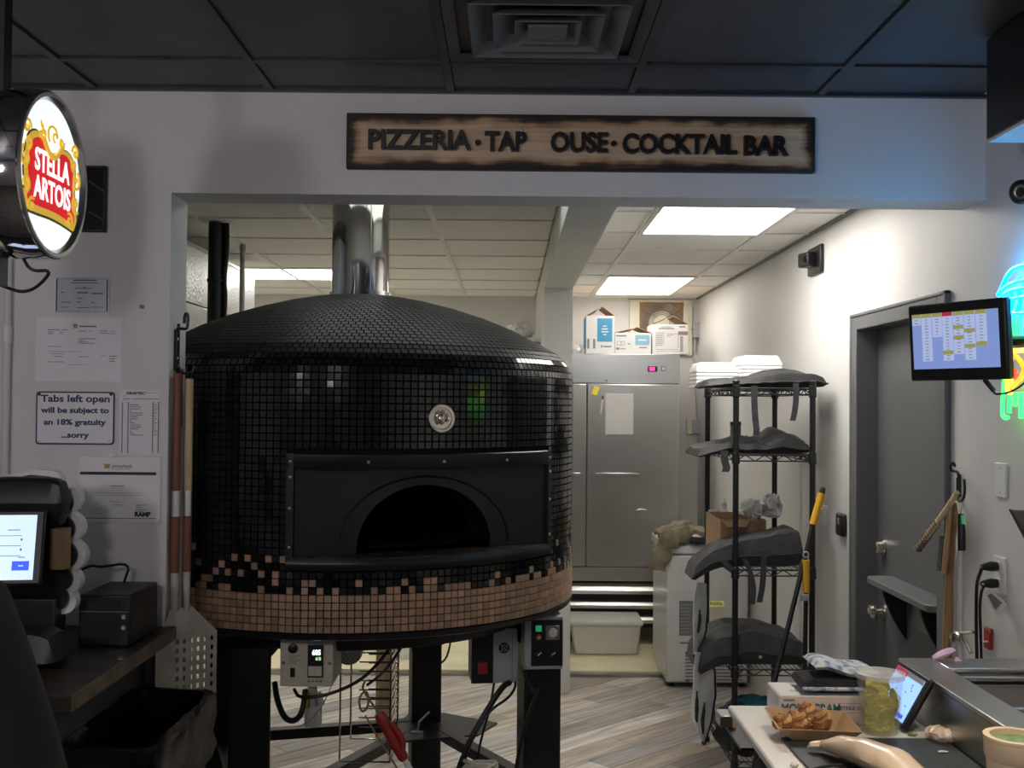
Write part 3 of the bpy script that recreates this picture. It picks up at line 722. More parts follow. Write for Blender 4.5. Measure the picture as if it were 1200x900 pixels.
# temperature controller under the band --------------------------------------
tc_ = at(360, 776, 3.62); bc = bx(tc_.x - .085, tc_.x + .085, 3.62, 3.80, tc_.z - .075, tc_.z + .078).build('control_box', 'grey_box_paint', oven, bevel=.004)
un = Vector((cos(radians(-14)), sin(radians(-14)), 0))
bx(tc_.x - .087, tc_.x + .087, 3.608, 3.62, tc_.z - .077, tc_.z + .080).build('face_panel', 'beige_box', bc, bevel=.003)
fy = 3.607
def front(dx0, dx1, dz0, dz1, name, mat, d=.004, bev=.001): return bx(tc_.x + dx0, tc_.x + dx1, fy - d, fy, tc_.z + dz0, tc_.z + dz1).build(name, mat, bc, bevel=bev)
front(.005, .055, -.045, .060, 'display_bezel', 'black_plastic', .008); bx(tc_.x + .008, tc_.x + .052, fy - .009, fy - .008, tc_.z - .04, tc_.z - .008).build('keypad', 'beige_box', bc)
for a in (.02, .04): bx(tc_.x + a - .005, tc_.x + a + .005, fy - .011, fy - .009, tc_.z - .03, tc_.z - .018).build('key', 'ivory', bc)
text('605', (tc_.x + .034, fy - .0092, tc_.z + .036), X_, Z_, .024, 'led_white', 'readout', bc, extrude=.0003, bold=.0006, xs=.8)
text('610', (tc_.x + .040, fy - .0092, tc_.z + .016), X_, Z_, .015, 'led_green', 'readout', bc, extrude=.0003, bold=.0003, xs=.8)
front(-.052, -.038, -.045, -.015, 'rocker_switch', 'black_plastic', .006)
mb = MB(); mb.lathe([(.016, 0), (.016, .004), (.010, .007), (0, .007)], (tc_.x - .045, fy, tc_.z + .048), 24, (0, -1, 0)); mb.build('key_switch', 'black_plastic', bc)
for a in (-.076, .076): mb = MB(); mb.lathe([(.006, 0), (.005, .002), (0, .0025)], (tc_.x + a, fy, tc_.z), 12, (0, -1, 0)); mb.build('screw', 'stainless_dark', bc)
mb = MB()
for k in range(6): mb.box(tc_.x - .055, tc_.x - .02 - .006 * (k % 3), fy - .0006, fy, tc_.z + .024 - k * .005, tc_.z + .0255 - k * .005)
for k in range(4): mb.box(tc_.x + .005 + k * .013, tc_.x + .013 + k * .013, fy - .0006, fy, tc_.z - .062, tc_.z - .056)
mb.build('printed_lines', 'ink_grey', bc)
# fan motor behind it
fm = at(408, 763, 4.0); mb = MB(); mb.lathe([(.0, -.06), (.05, -.06), (.052, -.005), (.046, 0), (.046, -.004), (0, -.004)], fm, 32, (0, -1, 0)); mo = mb.build('fan_motor', 'grey_box_paint', oven)
mb = MB()
for k in range(-3, 4):
    w_ = sqrt(max(0, .044 ** 2 - (k * .012) ** 2)); a = Vector((.707, 0, .707)); b = Vector((-.707, 0, .707)); c = fm - Y_ * .004
    mb.tube([c + a * k * .012 - b * w_, c + a * k * .012 + b * w_], .0014, 5); mb.tube([c + b * k * .012 - a * w_, c + b * k * .012 + a * w_], .0014, 5)
mb.build('grille', 'bolt_steel', mo)
mb = MB(); mb.lathe([(.010, 0), (.009, .008), (0, .009)], fm - Y_ * .002, 12, (0, -1, 0)); mb.build('hub', 'white_plastic', mo)
# inverter box with small fan and red isolator
ib = at(573, 772, 4.05); u_ = Vector((cos(radians(10)), sin(radians(10)), 0)); n_ = Vector((sin(radians(10)), -cos(radians(10)), 0))
ia = radians(38); iu, inn = Vector((cos(ia), sin(ia) * -1, 0)), Vector((-sin(ia), -cos(ia), 0))
iu = Vector((cos(.12), sin(.12), 0)); inn = Vector((sin(.12), -cos(.12), 0)); ic = Vector((ib.x + .012, 4.12, ib.z + .01))
mb = MB(); mb.obox(ic, iu, Z_, inn, .085, .10, .07); bi = mb.build('inverter_box', 'grey_box_paint', oven, bevel=.003)
mb = MB(); mb.obox(ic - iu * .045 + inn * .071, iu, Z_, inn, .040, .099, .0015); mb.build('side_cover', 'black_plastic', bi)
mb = MB(); mb.obox(ic - iu * .045 - Z_ * .04 + inn * .08, iu, Z_, inn, .018, .022, .009); mb.build('red_isolator', 'red_plastic', bi, bevel=.003)
q = ic + iu * .035 + Z_ * .03 + inn * .071
mb = MB(); mb.lathe([(.020, 0), (.020, .002), (.018, .0035), (0, .001)], q, 24, inn); fv = mb.build('fan_vent', 'black_plastic', bi)
mb = MB()
for k in (45, -45): a = iu * cos(radians(k)) + Z_ * sin(radians(k)); mb.tube([q - a * .026 + inn * .004, q + a * .026 + inn * .004], .0011, 5)
mb.lathe([(.012, .003), (.012, .005), (.011, .005), (.011, .003)], q, 20, inn); mb.build('finger_guard', 'bolt_steel', fv)
mb = MB(); mb.obox(ic + iu * .066 + inn * .0712, iu, Z_, inn, .001, .098, .001); mb.build('door_gap', 'ink_grey', bi)
# push button station on the right leg
pb = at(636, 753, 4.03); pc = Vector((pb.x - .002, 4.07, pb.z)); pa = .12; pu = Vector((cos(pa), sin(pa), 0)); pn = Vector((sin(pa), -cos(pa), 0))
mb = MB(); mb.obox(pc, pu, Z_, pn, .073, .098, .045); ps = mb.build('button_station', 'grey_box_paint', oven, bevel=.006)
def pst(a, b, d=.045): return pc + pu * a + Z_ * b + pn * d
mb = MB(); mb.obox(pst(.012, 0, .047), pu, Z_, pn, .058, .084, .002); mb.build('front_plate', 'black_plastic', ps, bevel=.002)
mb = MB(); mb.obox(pst(.032, .038, .051), pu, Z_, pn, .026, .026, .003); mb.build('dial_plate', 'stainless', ps, bevel=.002)
mb = MB(); mb.lathe([(.017, 0), (.016, .012), (.008, .014), (0, .014)], pst(.032, .038, .053), 20, pn); mb.build('dial', 'ivory', ps)
mb = MB(); mb.obox(pst(-.020, .054, .052), pu, Z_, pn, .011, .011, .004); mb.build('green_button', 'led_button_green', ps, bevel=.002)
mb = MB(); mb.obox(pst(-.020, .022, .052), pu, Z_, pn, .011, .011, .004); mb.build('red_button', 'red_plastic', ps, bevel=.002)
mb = MB(); mb.lathe([(.006, 0), (.005, .001), (.003, .001)], pst(-.020, .022, .056), 12, pn); mb.build('button_mark', 'white_plastic', ps)
for a in (-.022, .030):
    mb = MB(); mb.lathe([(.013, 0), (.012, .014), (.006, .016), (0, .016)], pst(a, -.040, .049), 16, pn); kn = mb.build('rotary_knob', 'black_steel', ps)
    mb = MB(); mb.obox(pst(a + .004, -.036, .066), pu + Z_ * .8, Z_ - pu * .8, pn, .009, .0015, .001); mb.build('pointer', 'white_plastic', kn)
for a in (-.064, .066):
    for b in (-.088, .088): mb = MB(); mb.lathe([(.006, 0), (.005, .003), (0, .003)], pst(a, b), 10, pn); mb.build('corner_screw', 'bolt_steel', ps)
# junction plate under the tray
jb = at(540, 752, 4.75); bx(jb.x - .10, jb.x + .10, 4.70, 4.80, .80, .90).build('junction_plate', 'beige_box', oven, bevel=.003)
# cables under the oven
def cable(pts, r, mat, label, name='cable', sm=3, cat='cable'):
    mb = MB(); mb.tube(pts, r, 8, smooth=sm); return tag(mb.build(name, mat), label, cat)
A = at
cable([A(597, 800, 4.06), A(590, 803, 4.02), A(572, 830, 4.0), A(556, 858, 3.98), A(546, 878, 3.98), A(540, 905, 4.0), A(536, 960, 4.0)], .011, 'black_plastic', 'thick black cable dropping from the grey fan box to the floor')
cable([A(604, 800, 4.06), A(604, 806, 4.02), A(596, 818, 3.98), A(580, 828, 3.97), A(570, 838, 3.96), A(548, 872, 3.94), A(535, 900, 3.94), A(525, 950, 3.95)], .005, 'black_plastic', 'thin black cable curving beside the thick one below the grey fan box')
cable([A(579, 800, 4.1), A(576, 820, 4.08), A(573, 835, 4.06), A(562, 872, 4.06), A(558, 900, 4.06), A(557, 960, 4.06)], .0045, 'black_plastic', 'thin straight black wire hanging behind the cables of the grey fan box')
cable([A(345, 808, 3.75), A(350, 818, 3.70), A(380, 816, 3.68), A(420, 800, 3.72), A(445, 776, 3.78), A(462, 752, 3.85), A(466, 742, 3.86)], .006, 'black_plastic', 'black cable sagging between the temperature controller and the oven base')
cable([A(430, 803, 3.80), A(450, 788, 3.80), A(470, 760, 3.86), A(478, 745, 3.88)], .005, 'black_plastic', 'second black cable rising to the oven base beside the wire rack')
cable([A(482, 745, 4.6), A(483, 765, 4.6), A(492, 778, 4.58), A(508, 782, 4.58), A(522, 774, 4.58), A(526, 762, 4.6), A(528, 752, 4.66)], .004, 'black_plastic', 'thin black cable looped in front of the rear oven leg')
cable([A(505, 748, 4.62), A(515, 756, 4.60), A(525, 750, 4.60), A(512, 745, 4.61), A(520, 753, 4.59), A(532, 748, 4.62), A(526, 743, 4.64)], .006, 'black_plastic', 'tangle of black cable tucked under the oven base at the rear')
cable([A(615, 790, 4.02), A(625, 815, 4.01), A(634, 800, 4.03), A(618, 840, 4.0), A(608, 880, 4.0), A(602, 920, 4.0), A(600, 960, 4.0)], .007, 'black_plastic', 'black cable hanging down the right oven leg from the button station')
cable([A(322, 800, 3.78), A(324, 818, 3.74), A(332, 840, 3.72), A(342, 846, 3.72), A(352, 840, 3.74), A(356, 825, 3.76), A(358, 808, 3.78)], .010, 'black_plastic', 'fat blue grey hose bent in a loop below the temperature controller', 'hose', cat='hose')
cable([A(393, 790, 3.70), A(390, 800, 3.68), A(378, 828, 3.70), A(362, 846, 3.74), A(348, 852, 3.76)], .002, 'bolt_steel', 'thin pale wire trailing below the temperature controller', 'wire')
mb = MB()
for k in range(5):
    c = A(562, 900, 3.9) + Vector((0, 0, -.02 + .006 * k)); rr = .05 - .002 * k
    mb.tube([c + Vector((cos(2 * pi * i / 24) * rr * 1.3, sin(2 * pi * i / 24) * rr, .028 * sin(2 * pi * i / 24 + k))) for i in range(24)], .006, 6, closed=True)
tag(mb.build('coiled_cord', 'ivory'), 'coil of pale cord hanging low between the oven legs', 'cord')
# white pipe elbow and small tag under controller
pe = thing('drain_pipe', 'white plastic pipe fitting hanging below the temperature controller', 'pipe', A(365, 850, 3.86))
mb = MB(); mb.cyl(A(365, 806, 3.86), A(366, 828, 3.86), .02, 16); mb.cyl(A(372, 812, 3.85), A(376, 826, 3.85), .014, 12); mb.build('elbow', 'white_plastic', pe)
mb = MB(); mb.obox(A(367, 838, 3.86), X_, Z_, Y_, .028, .036, .02); mb.build('body', 'white_plastic', pe, bevel=.004)
mb = MB(); mb.obox(A(357, 824, 3.82), X_, Z_, Y_, .011, .018, .008); mb.build('orange_label', 'yellow_plastic', pe)
# red gun torch
gt = thing('gas_torch', 'red handled torch hanging by a cord under the oven', 'torch', A(462, 880, 3.62))
a, b = A(444, 836, 3.62), A(474, 890, 3.62)
mb = MB(); mb.tube([a, a.lerp(b, .1), a.lerp(b, .3), a.lerp(b, .7), a.lerp(b, .95), b], [.016, .020, .019, .019, .018, .014], 16); mb.build('red_body', 'red_plastic', gt)
mb = MB(); mb.tube([a.lerp(b, .98), b + (b - a) * .30], .010, 12); mb.build('nozzle', 'white_plastic', gt)
mb = MB(); mb.tube([a.lerp(b, .25) + Vector((.02, -.01, .012)), a.lerp(b, .55) + Vector((.035, -.01, 0)), a.lerp(b, .75) + Vector((.016, -.01, 0))], .010, 8, smooth=2); mb.build('trigger', 'red_plastic', gt)
mb = MB(); mb.tube([a, A(430, 816, 3.62), A(424, 806, 3.66), A(428, 798, 3.7)], .004, 8, smooth=2); mb.tube([A(424, 812, 3.64), A(420, 822, 3.64), A(424, 836, 3.63), A(432, 828, 3.64), A(431, 810, 3.65)], .004, 6, smooth=2, closed=True); mb.build('cord_loop', 'kraft_dark', gt)
mb = MB(); mb.tube([A(428, 838, 3.64), A(440, 860, 3.63), A(458, 888, 3.62), A(468, 905, 3.62), A(475, 940, 3.6)], .003, 8, smooth=2); mb.build('lead', 'kraft_dark', gt)
# wire cooling rack leaning behind the torch
wr = thing('wire_rack', 'tall chrome wire rack standing below the oven', 'rack', (A(435, 880, 4.25).x, 4.25, .1))
zt_, zb_ = A(435, 750, 4.25).z, A(435, 880, 4.25).z; x0_, x1_ = A(405, 800, 4.25).x, A(462, 800, 4.25).x
mb = MB(); mb.tube([(x0_, 4.12, zt_), (x0_, 4.12, zb_), (x1_, 4.12, zb_), (x1_, 4.40, zb_), (x0_, 4.40, zb_), (x0_, 4.40, zt_)], .004, 8); mb.tube([(x1_, 4.12, zt_), (x1_, 4.12, zb_)], .004, 8); mb.tube([(x1_, 4.40, zt_), (x1_, 4.40, zb_)], .004, 8)
mb.build('frame', 'chrome', wr)
for k in range(9):
    z = zb_ + .13 + k * (zt_ - zb_ - .15) / 8
    mb = MB(); mb.tube([(x0_ + .07, 4.12, z), (x1_, 4.12, z), (x1_, 4.40, z), (x0_ + .07, 4.40, z)], .003, 6); mb.build('rail', 'chrome', wr)
# ================================================================== kitchen, left: cold room and pipes
wi = thing('walk_in_cooler', 'embossed white metal cold room panels behind the oven on the left', 'cold room', (-1.85, 5.1, 0))
ys = [3.62, 4.35, 5.10, 5.86, 6.62]
for a, b in zip(ys, ys[1:]):
    for z0, z1 in ((.0, 2.18), (2.186, 2.46)):
        bx(-1.60, -1.55, a + .003, b - .003, z0, z1).build('panel', 'galvanised', wi, bevel=.003)
bx(-2.15, -1.601, 3.63, 6.61, .0, 2.44).build('core', 'galvanised', wi)
bx(-1.603, -1.546, 3.62, 6.62, 2.46, 2.475).build('top_trim', 'stainless', wi)
pp = thing('refrigerant_line', 'thick black insulated pipe rising beside the cold room panels', 'pipe', (-1.40, 5.2, 1.9))
a, b = at(253, 262, 5.15), at(250, 372, 5.15)
mb = MB(); mb.cyl((a.x, 5.15, 1.75), (a.x, 5.15, ZC2), .034, 20); mb.build('insulation', 'black_plastic', pp)
mb = MB(); mb.tube([(a.x + .04, 5.16, 1.75), (a.x + .032, 5.16, 2.0), (a.x + .045, 5.16, 2.2), (a.x + .035, 5.16, 2.28), (a.x + .048, 5.16, 2.4), (a.x + .046, 5.16, ZC2)], .015, 12, smooth=2); mb.build('sleeve', 'liner_plastic', pp)
mb = MB(); mb.lathe([(.036, 0), (.038, .003), (.038, .012), (.036, .015)], (a.x, 5.15, 2.27), 20); mb.build('strap', 'black_steel', pp)
a = at(284, 320, 5.85)
cg = thing('steel_conduit', 'thin grey conduit beside the black insulated pipe', 'pipe', (a.x, 5.85, 1.9))
mb = MB(); mb.cyl((a.x, 5.85, 1.75), (a.x, 5.85, ZC2), .014, 14); mb.build('tube', 'stainless_dark', cg)
mb = MB(); mb.cyl((a.x, 5.85, ZC2 - .03), (a.x, 5.85, ZC2), .017, 14); mb.build('fitting', 'stainless_dark', cg)
# shelf with bag of plastic behind the dome
sx0, sx1 = -.05, .20
shf = thing('wall_shelf', 'small white shelf fixed to the partition behind the oven', 'shelf', (.08, 7.4, 2.02))
bx(-.12, .202, 7.1, 7.7, 2.12, 2.14).build('board', 'white_plastic', shf)
for y in (7.2, 7.6): mb = MB(); mb.prism([(.202, y, 2.12), (.0, y, 2.12), (.202, y, 2.0)], (0, .012, 0)); mb.build('bracket', 'grey_box_paint', shf)
def lump(c, r, seed, n=18, sq=1.0, flat=True, amp=.35, fr=3.0):
    c = Vector(c); r = Vector(r); mb = MB()
    def fn(a, b):
        d = Vector((cos(2 * pi * a) * sin(pi * b), sin(2 * pi * a) * sin(pi * b), -cos(pi * b)))
        k = 1 + amp * mnoise.noise(d * fr + Vector((seed * 7.1, seed, 0))) + amp * .4 * mnoise.noise(d * fr * 2.7 + Vector((seed, 3, 1)))
        q = Vector((d.x * r.x, d.y * r.y, d.z * r.z)) * k
        if flat and q.z < -r.z * .75: q.z = -r.z * .75
        return c + q + Z_ * (r.z * .75 if flat else 0)
    mb.grid(fn, n, n // 2 + 3, cu=True); return mb
pbag = thing('plastic_bag', 'crumpled clear plastic bag on the shelf behind the dome', 'bag', (.06, 7.4, 2.14))
lump((.07, 7.4, 2.142), (.09, .15, .07), 3, 26).build('sack', 'frost_plastic', pbag)
lump((-.02, 7.36, 2.142), (.05, .07, .028), 5, 20).build('blue_part', 'print_light_blue', pbag)
# low things behind the oven: pale board and white bucket
bd = thing('leaning_board', 'pale wooden board standing behind the wire rack', 'board', (at(448, 790, 5.4).x, 5.4, 0))
p = at(449, 790, 5.4); bx(p.x - .035, p.x + .035, 5.39, 5.41, .012, .86).build('plank_face', 'wood_pale', bd, bevel=.002)
bx(p.x + .037, p.x + .062, 5.385, 5.415, .012, .86).build('edge_strip', 'kraft', bd)
p = at(468, 778, 7.2); bk = thing('white_bucket', 'white plastic bucket standing on the cream floor beyond the oven legs', 'bucket', (p.x, 7.3, .03))
mb = MB(); mb.lathe([(.0, 0), (.11, 0), (.125, .25), (.132, .25), (.132, .262), (.12, .262), (.108, .02), (0, .02)], (p.x, 7.3, .03), 28); mb.build('pail', 'white_plastic', bk)
mb = MB(); mb.tube([(p.x - .13, 7.3, .27), (p.x - .09, 7.25, .20), (p.x, 7.16, .16), (p.x + .09, 7.25, .20), (p.x + .13, 7.3, .27)], .003, 6, smooth=2); mb.build('handle', 'bolt_steel', bk)

# ================================================================== refrigerator
fz = .136; FY = 7.72; fx0, fx1, fs = -.11 + .49, 1.205, .548
fg = thing('reach_in_refrigerator', 'tall stainless steel two door refrigerator at the rear of the kitchen', 'refrigerator', (.8, 8.1, .03))
fx0 = .385
bx(fx0, fx1, FY + .03, 8.5, .16, 2.065).build('cabinet', 'stainless_x', fg, bevel=.004)
bx(fx0, fx1, FY - .01, FY + .03, 1.865, 2.07).build('top_panel', 'stainless', fg, bevel=.003)
zd = .575
for x0, x1 in ((fx0, fs - .006), (fs + .006, fx1 - .006)):
    d = bx(x0, x1, FY - .03, FY + .03, zd, 1.855).build('door', 'stainless', fg, bevel=.006)
    if x1 > 1:
        h0, h1 = at(697, 556, FY - .05), at(749, 556, FY - .05)
        mb = MB(); mb.box(h0.x, h1.x, FY - .065, FY - .05, h0.z - .012, h0.z + .012); h = mb.build('handle', 'stainless_x', d, bevel=.004)
        for x in (h0.x + .02, h1.x - .02): mb = MB(); mb.cyl((x, FY - .05, h0.z), (x, FY - .029, h0.z), .01, 10); mb.lathe([(.007, 0), (0, .003)], (x, FY - .065, h0.z), 10, (0, -1, 0)); mb.build('handle_post', 'stainless_dark', h)
        c = at(752, 598, FY - .031); mb = MB(); mb.grid(lambda a, b: Vector((c.x + .045 * (a * 2 - 1), FY - .031 - .002 * sin(pi * a) * sin(pi * b), c.z + .012 * (b * 2 - 1) * sin(pi * a))), 14, 7); mb.build('dent', 'stainless', d)
    else:
        c = at(677, 556, FY - .05); bx(fx0 + .02, c.x + .02, FY - .065, FY - .05, c.z - .012, c.z + .012).build('handle', 'stainless_x', d, bevel=.004)
bx(fx0, fx1, FY - .01, FY + .03, .47, .565).build('lower_panel', 'stainless', fg, bevel=.003)
for k in range(3):
    z = .40 - k * .102
    mb = MB(); mb.add([(fx0, FY + .02, z + .05), (fx1, FY + .02, z + .05), (fx1, FY - .025, z + .005), (fx0, FY - .025, z + .005), (fx0, FY - .02, z - .02), (fx1, FY - .02, z - .02)], [(0, 1, 2, 3), (3, 2, 5, 4)])
    mb.build('louver', 'stainless_x', fg)
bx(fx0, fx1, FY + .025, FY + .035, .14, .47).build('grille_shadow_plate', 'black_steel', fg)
for x in (fx0 + .06, fx1 - .06): mb = MB(); mb.cyl((x, FY + .08, .03), (x, FY + .08, .15), .022, 14); mb.build('foot', 'black_steel', fg)
p = at(766, 432, FY - .012); bx(p.x - .042, p.x + .026, FY - .015, FY - .01, p.z - .022, p.z + .016).build('controller', 'black_plastic', fg)
bx(p.x - .03, p.x + .008, FY - .0165, FY - .015, p.z - .014, p.z + .010).build('readout', 'led_pink', fg)
p = at(777, 432, FY - .012); sw = bx(p.x - .014, p.x + .016, FY - .018, FY - .01, p.z - .017, p.z + .017).build('switch', 'ink_grey', fg, bevel=.002); bx(p.x - .008, p.x + .010, FY - .022, FY - .018, p.z - .010, p.z + .010).build('rocker', 'carton_pink', sw)
p = at(711, 446, FY - .012); mb = MB(); mb.lathe([(.008, 0), (.008, .003), (0, .003)], (p.x, FY - .01, p.z), 14, (0, -1, 0)); mb.build('badge', 'print_blue', fg)
FD = FY - .031
ps_ = thing('fridge_notice', 'blank white paper sheet stuck on the refrigerator door', 'paper', at(726, 485, FD))
a, b = at(709.5, 461, FD), at(742, 509, FD); bx(a.x, b.x, FD - .002, FD, b.z, a.z).build('sheet', 'carton_white', ps_)
mb = MB(); mb.box(a.x + .005, b.x - .005, FD - .003, FD - .002, a.z - .008, a.z - .002); mb.build('tape', 'paper', ps_)
p = at(698, 458, FD); mb = MB(); mb.obox(p, (cos(-.35), 0, sin(-.35)), (sin(.35), 0, cos(.35)), (0, 1, 0), .020, .030, .004); tag(mb.build('sticky_note', 'magnet_yellow', bevel=.002), 'yellow magnet tilted on the refrigerator door', 'magnet')
p = at(705, 475, FD - .006); q = thing('marker_pen', 'slim red and white marker pen clinging to the refrigerator door', 'pen', p)
mb = MB(); mb.cyl(at(704, 485, FD - .007), at(706, 468, FD - .007), .006, 12); mb.build('barrel', 'white_plastic', q)
mb = MB(); mb.cyl(at(706, 468, FD - .007), at(706.5, 464, FD - .007), .0068, 12); mb.build('cap', 'red_plastic', q)

# cartons on the refrigerator
def carton(name, label, x0, x1, z1, y0, dep, flaps):
    c = thing(name, label, 'box', ((x0 + x1) / 2, y0 + dep / 2, 2.072), 'cartons on the refrigerator')
    t = .004; mb = MB(); z0 = 2.072
    mb.box(x0, x1, y0, y0 + t, z0, z1); mb.box(x0, x1, y0 + dep - t, y0 + dep, z0, z1); mb.box(x0, x0 + t, y0 + t, y0 + dep - t, z0, z1); mb.box(x1 - t, x1, y0 + t, y0 + dep - t, z0, z1); mb.box(x0, x1, y0, y0 + dep, z0, z0 + t)
    mb.build('shell', 'carton_white', c)
    for (ax, lean, L_) in flaps:
        if ax == 'l': P = [(x0, y0, z1), (x0, y0 + dep, z1)]; d = Vector((sin(lean) * L_, 0, cos(lean) * L_))
        elif ax == 'r': P = [(x1, y0, z1), (x1, y0 + dep, z1)]; d = Vector((-sin(lean) * L_, 0, cos(lean) * L_))
        else: P = [(x0, y0 + dep, z1), (x1, y0 + dep, z1)]; d = Vector((0, -sin(lean) * L_, cos(lean) * L_))
        mb = MB(); a, b = Vector(P[0]), Vector(P[1]); up = Vector((0, 0, .003))
        mb.add([a, b, b + d, a + d, a + up, b + up, b + d + up, a + d + up], [(0, 1, 2, 3), (7, 6, 5, 4), (0, 4, 5, 1), (1, 5, 6, 2), (2, 6, 7, 3), (3, 7, 4, 0)])
        mb.build('flap', 'kraft', c)
    return c
y0 = 7.80
def cx_(px, py): return at(px, py, y0)
c1 = carton('carton_box', 'tall white carton with a blue label, left one on the refrigerator', cx_(687, 400).x, cx_(720, 400).x, cx_(700, 370).z, y0, .30, [('l', 1.05, .10), ('r', .95, .11)])
a, b = cx_(700, 373), cx_(717.5, 400.5)
bx(a.x, b.x, y0 - .0008, y0, b.z, a.z).build('printed_label', 'print_blue', c1)
for k, w_ in enumerate((.028, .044, .050, .022)): c_ = (a.x + b.x) / 2; bx(c_ - w_ / 2, c_ + w_ / 2, y0 - .0014, y0 - .0008, a.z - .060 - k * .02, a.z - .052 - k * .02).build('label_print', 'carton_white', c1)
mb = MB()
for x, ln in ((690, 4), (697, 4)): q = cx_(x, 402); mb.box(q.x - .012, q.x + .004, y0 - .0006, y0, q.z - .04, q.z + .03)
q = cx_(709, 406); mb.box(q.x - .03, q.x - .018, y0 - .0006, y0, q.z - .008, q.z + .008); mb.box(q.x - .012, q.x + .045, y0 - .0006, y0, q.z - .006, q.z + .004); mb.build('print_lines', 'ink_grey', c1)
a = cx_(687, 400); bx(a.x - .0008, a.x, y0 + .02, y0 + .28, 2.12, cx_(700, 372).z).build('side_print', 'print_blue', c1)
c2 = carton('carton_box', 'low white carton with a pale blue label, middle of the three on the refrigerator', cx_(720.5, 400).x, cx_(763, 400).x, cx_(740, 390).z, y0, .28, [('l', 1.35, .14), ('r', 1.2, .11)])
a, b = cx_(744.5, 392.5), cx_(761, 404.5); bx(a.x, b.x, y0 - .0008, y0, b.z, a.z).build('printed_label', 'print_light_blue', c2)
c_ = (a.x + b.x) / 2; bx(c_ - .03, c_ + .03, y0 - .0014, y0 - .0008, (a.z + b.z) / 2 - .006, (a.z + b.z) / 2 + .006).build('label_print', 'carton_white', c2)
mb = MB()
def lines(mb, px0, px1, py, h=.6, yy=y0): a, b = at(px0, py - h, yy), at(px1, py + h, yy); mb.box(a.x, b.x, yy - .0006, yy, b.z, a.z)
lines(mb, 722, 734, 393.5, .9); lines(mb, 722, 726, 408.5, 1.2); lines(mb, 727, 733, 408.7, .5); lines(mb, 749, 758, 407.4, .7); lines(mb, 735.5, 739, 403, .6)
for x0_, x1_ in ((723, 728), (728, 732)):
    lines(mb, x0_, x1_, 400, .2); lines(mb, x0_, x1_, 404.5, .2); lines(mb, x0_, x0_ + .4, 402.2, 2.2); lines(mb, x1_ - .4, x1_, 402.2, 2.2)
mb.build('print_lines', 'ink_grey', c2)
c3 = carton('carton_box', 'white carton printed in brown, rightmost on the refrigerator in front of the fan', cx_(764.5, 400).x, cx_(806, 400).x, cx_(780, 380).z, y0, .30, [('l', 1.15, .13), ('r', 1.05, .12)])
mb = MB()
lines(mb, 772, 790, 385, .7); lines(mb, 775, 787, 383, .4); lines(mb, 796, 803, 383, .8); lines(mb, 795, 806, 390.5, 2.2); lines(mb, 770, 778, 390, .3)
for k in range(8): lines(mb, 769.5, 776.5, 392 + k * 1.8, .35)
for k in range(3): lines(mb, 781, 794 - k * 4, 391 + k * 1.6, .3)
for k in range(9): lines(mb, 797, 800.5, 395 + k * 2, .7)
lines(mb, 769, 794, 409.5, .3); lines(mb, 769, 800, 411.5, .3); lines(mb, 768.7, 769, 398, 9); lines(mb, 777.5, 777.8, 396, 7); lines(mb, 794.5, 794.8, 399, 9)
mb.build('print_lines', 'print_plum', c3)
p = at(677, 408, 7.9); tag(lump((p.x, 7.9, 2.072), (.035, .06, .045), 9, 22).build('foil_bundle', 'silver_foil'), 'small crumpled grey bundle beside the blue carton on the refrigerator', 'bundle')
# plastic tub in front of refrigerator
tb = thing('storage_tub', 'clear plastic lidded tub on the cream floor before the refrigerator', 'tub', (.83, 7.4, .03))
a, b = at(669, 757, 7.35), at(751, 757, 7.35); zt = at(710, 733, 7.35).z
mb = MB(); t0, t1 = .0, .03
mb.add([(a.x + .03, 7.36, .032), (b.x - .02, 7.36, .032), (b.x - .02, 7.62, .032), (a.x + .03, 7.62, .032), (a.x, 7.34, zt), (b.x, 7.34, zt), (b.x, 7.65, zt), (a.x, 7.65, zt)], [(0, 3, 2, 1), (0, 1, 5, 4), (1, 2, 6, 5), (2, 3, 7, 6), (3, 0, 4, 7)])
mb.build('tub_body', 'frost_plastic', tb, bevel=.012)
bx(a.x - .015, b.x + .015, 7.325, 7.665, zt, zt + .035).build('lid', 'frost_plastic', tb, bevel=.012)
bx(a.x + .04, b.x - .03, 7.37, 7.61, .036, .09).build('contents', 'cream_floor', tb, bevel=.01)

# exhaust fan and electrics on the rear wall
ef = thing('exhaust_fan', 'square cream exhaust fan panel on the rear wall above the refrigerator', 'fan', (1.19, 8.56, 2.1))
a, b = at(738, 351, 8.55), at(811, 417, 8.55); ia_, ib_ = at(749.5, 354, 8.55), at(800.5, 400, 8.55)
for q in ((a.x, ia_.x, b.z, a.z), (ib_.x, b.x, b.z, a.z), (ia_.x, ib_.x, ia_.z, a.z), (ia_.x, ib_.x, b.z, ib_.z)): bx(q[0], q[1], 8.54, 8.568, q[2], q[3]).build('frame_board', 'ivory', ef, bevel=.003)
bx(ia_.x, ib_.x, 8.556, 8.566, ib_.z, ia_.z).build('housing', 'kraft_dark', ef)
fc_ = Vector(((ia_.x + ib_.x) / 2, 8.545, (ia_.z + ib_.z) / 2 - .01)); hw = (ib_.x - ia_.x) / 2
mb = MB(); mb.lathe([(0, 0), (.09, .0), (.10, -.01), (0, -.01)], fc_, 28, (0, -1, 0)); mb.build('motor_cap', 'ivory', ef)
for k in range(7):
    mb = MB(); rr = .065 + k * .0155
    if rr > hw: break
    mb.tube([fc_ + Vector((rr * cos(2 * pi * i / 32), -.006, rr * sin(2 * pi * i / 32))) for i in range(32)], .003, 5, closed=True); mb.build('guard_ring', 'stainless_dark', ef)
mb = MB()
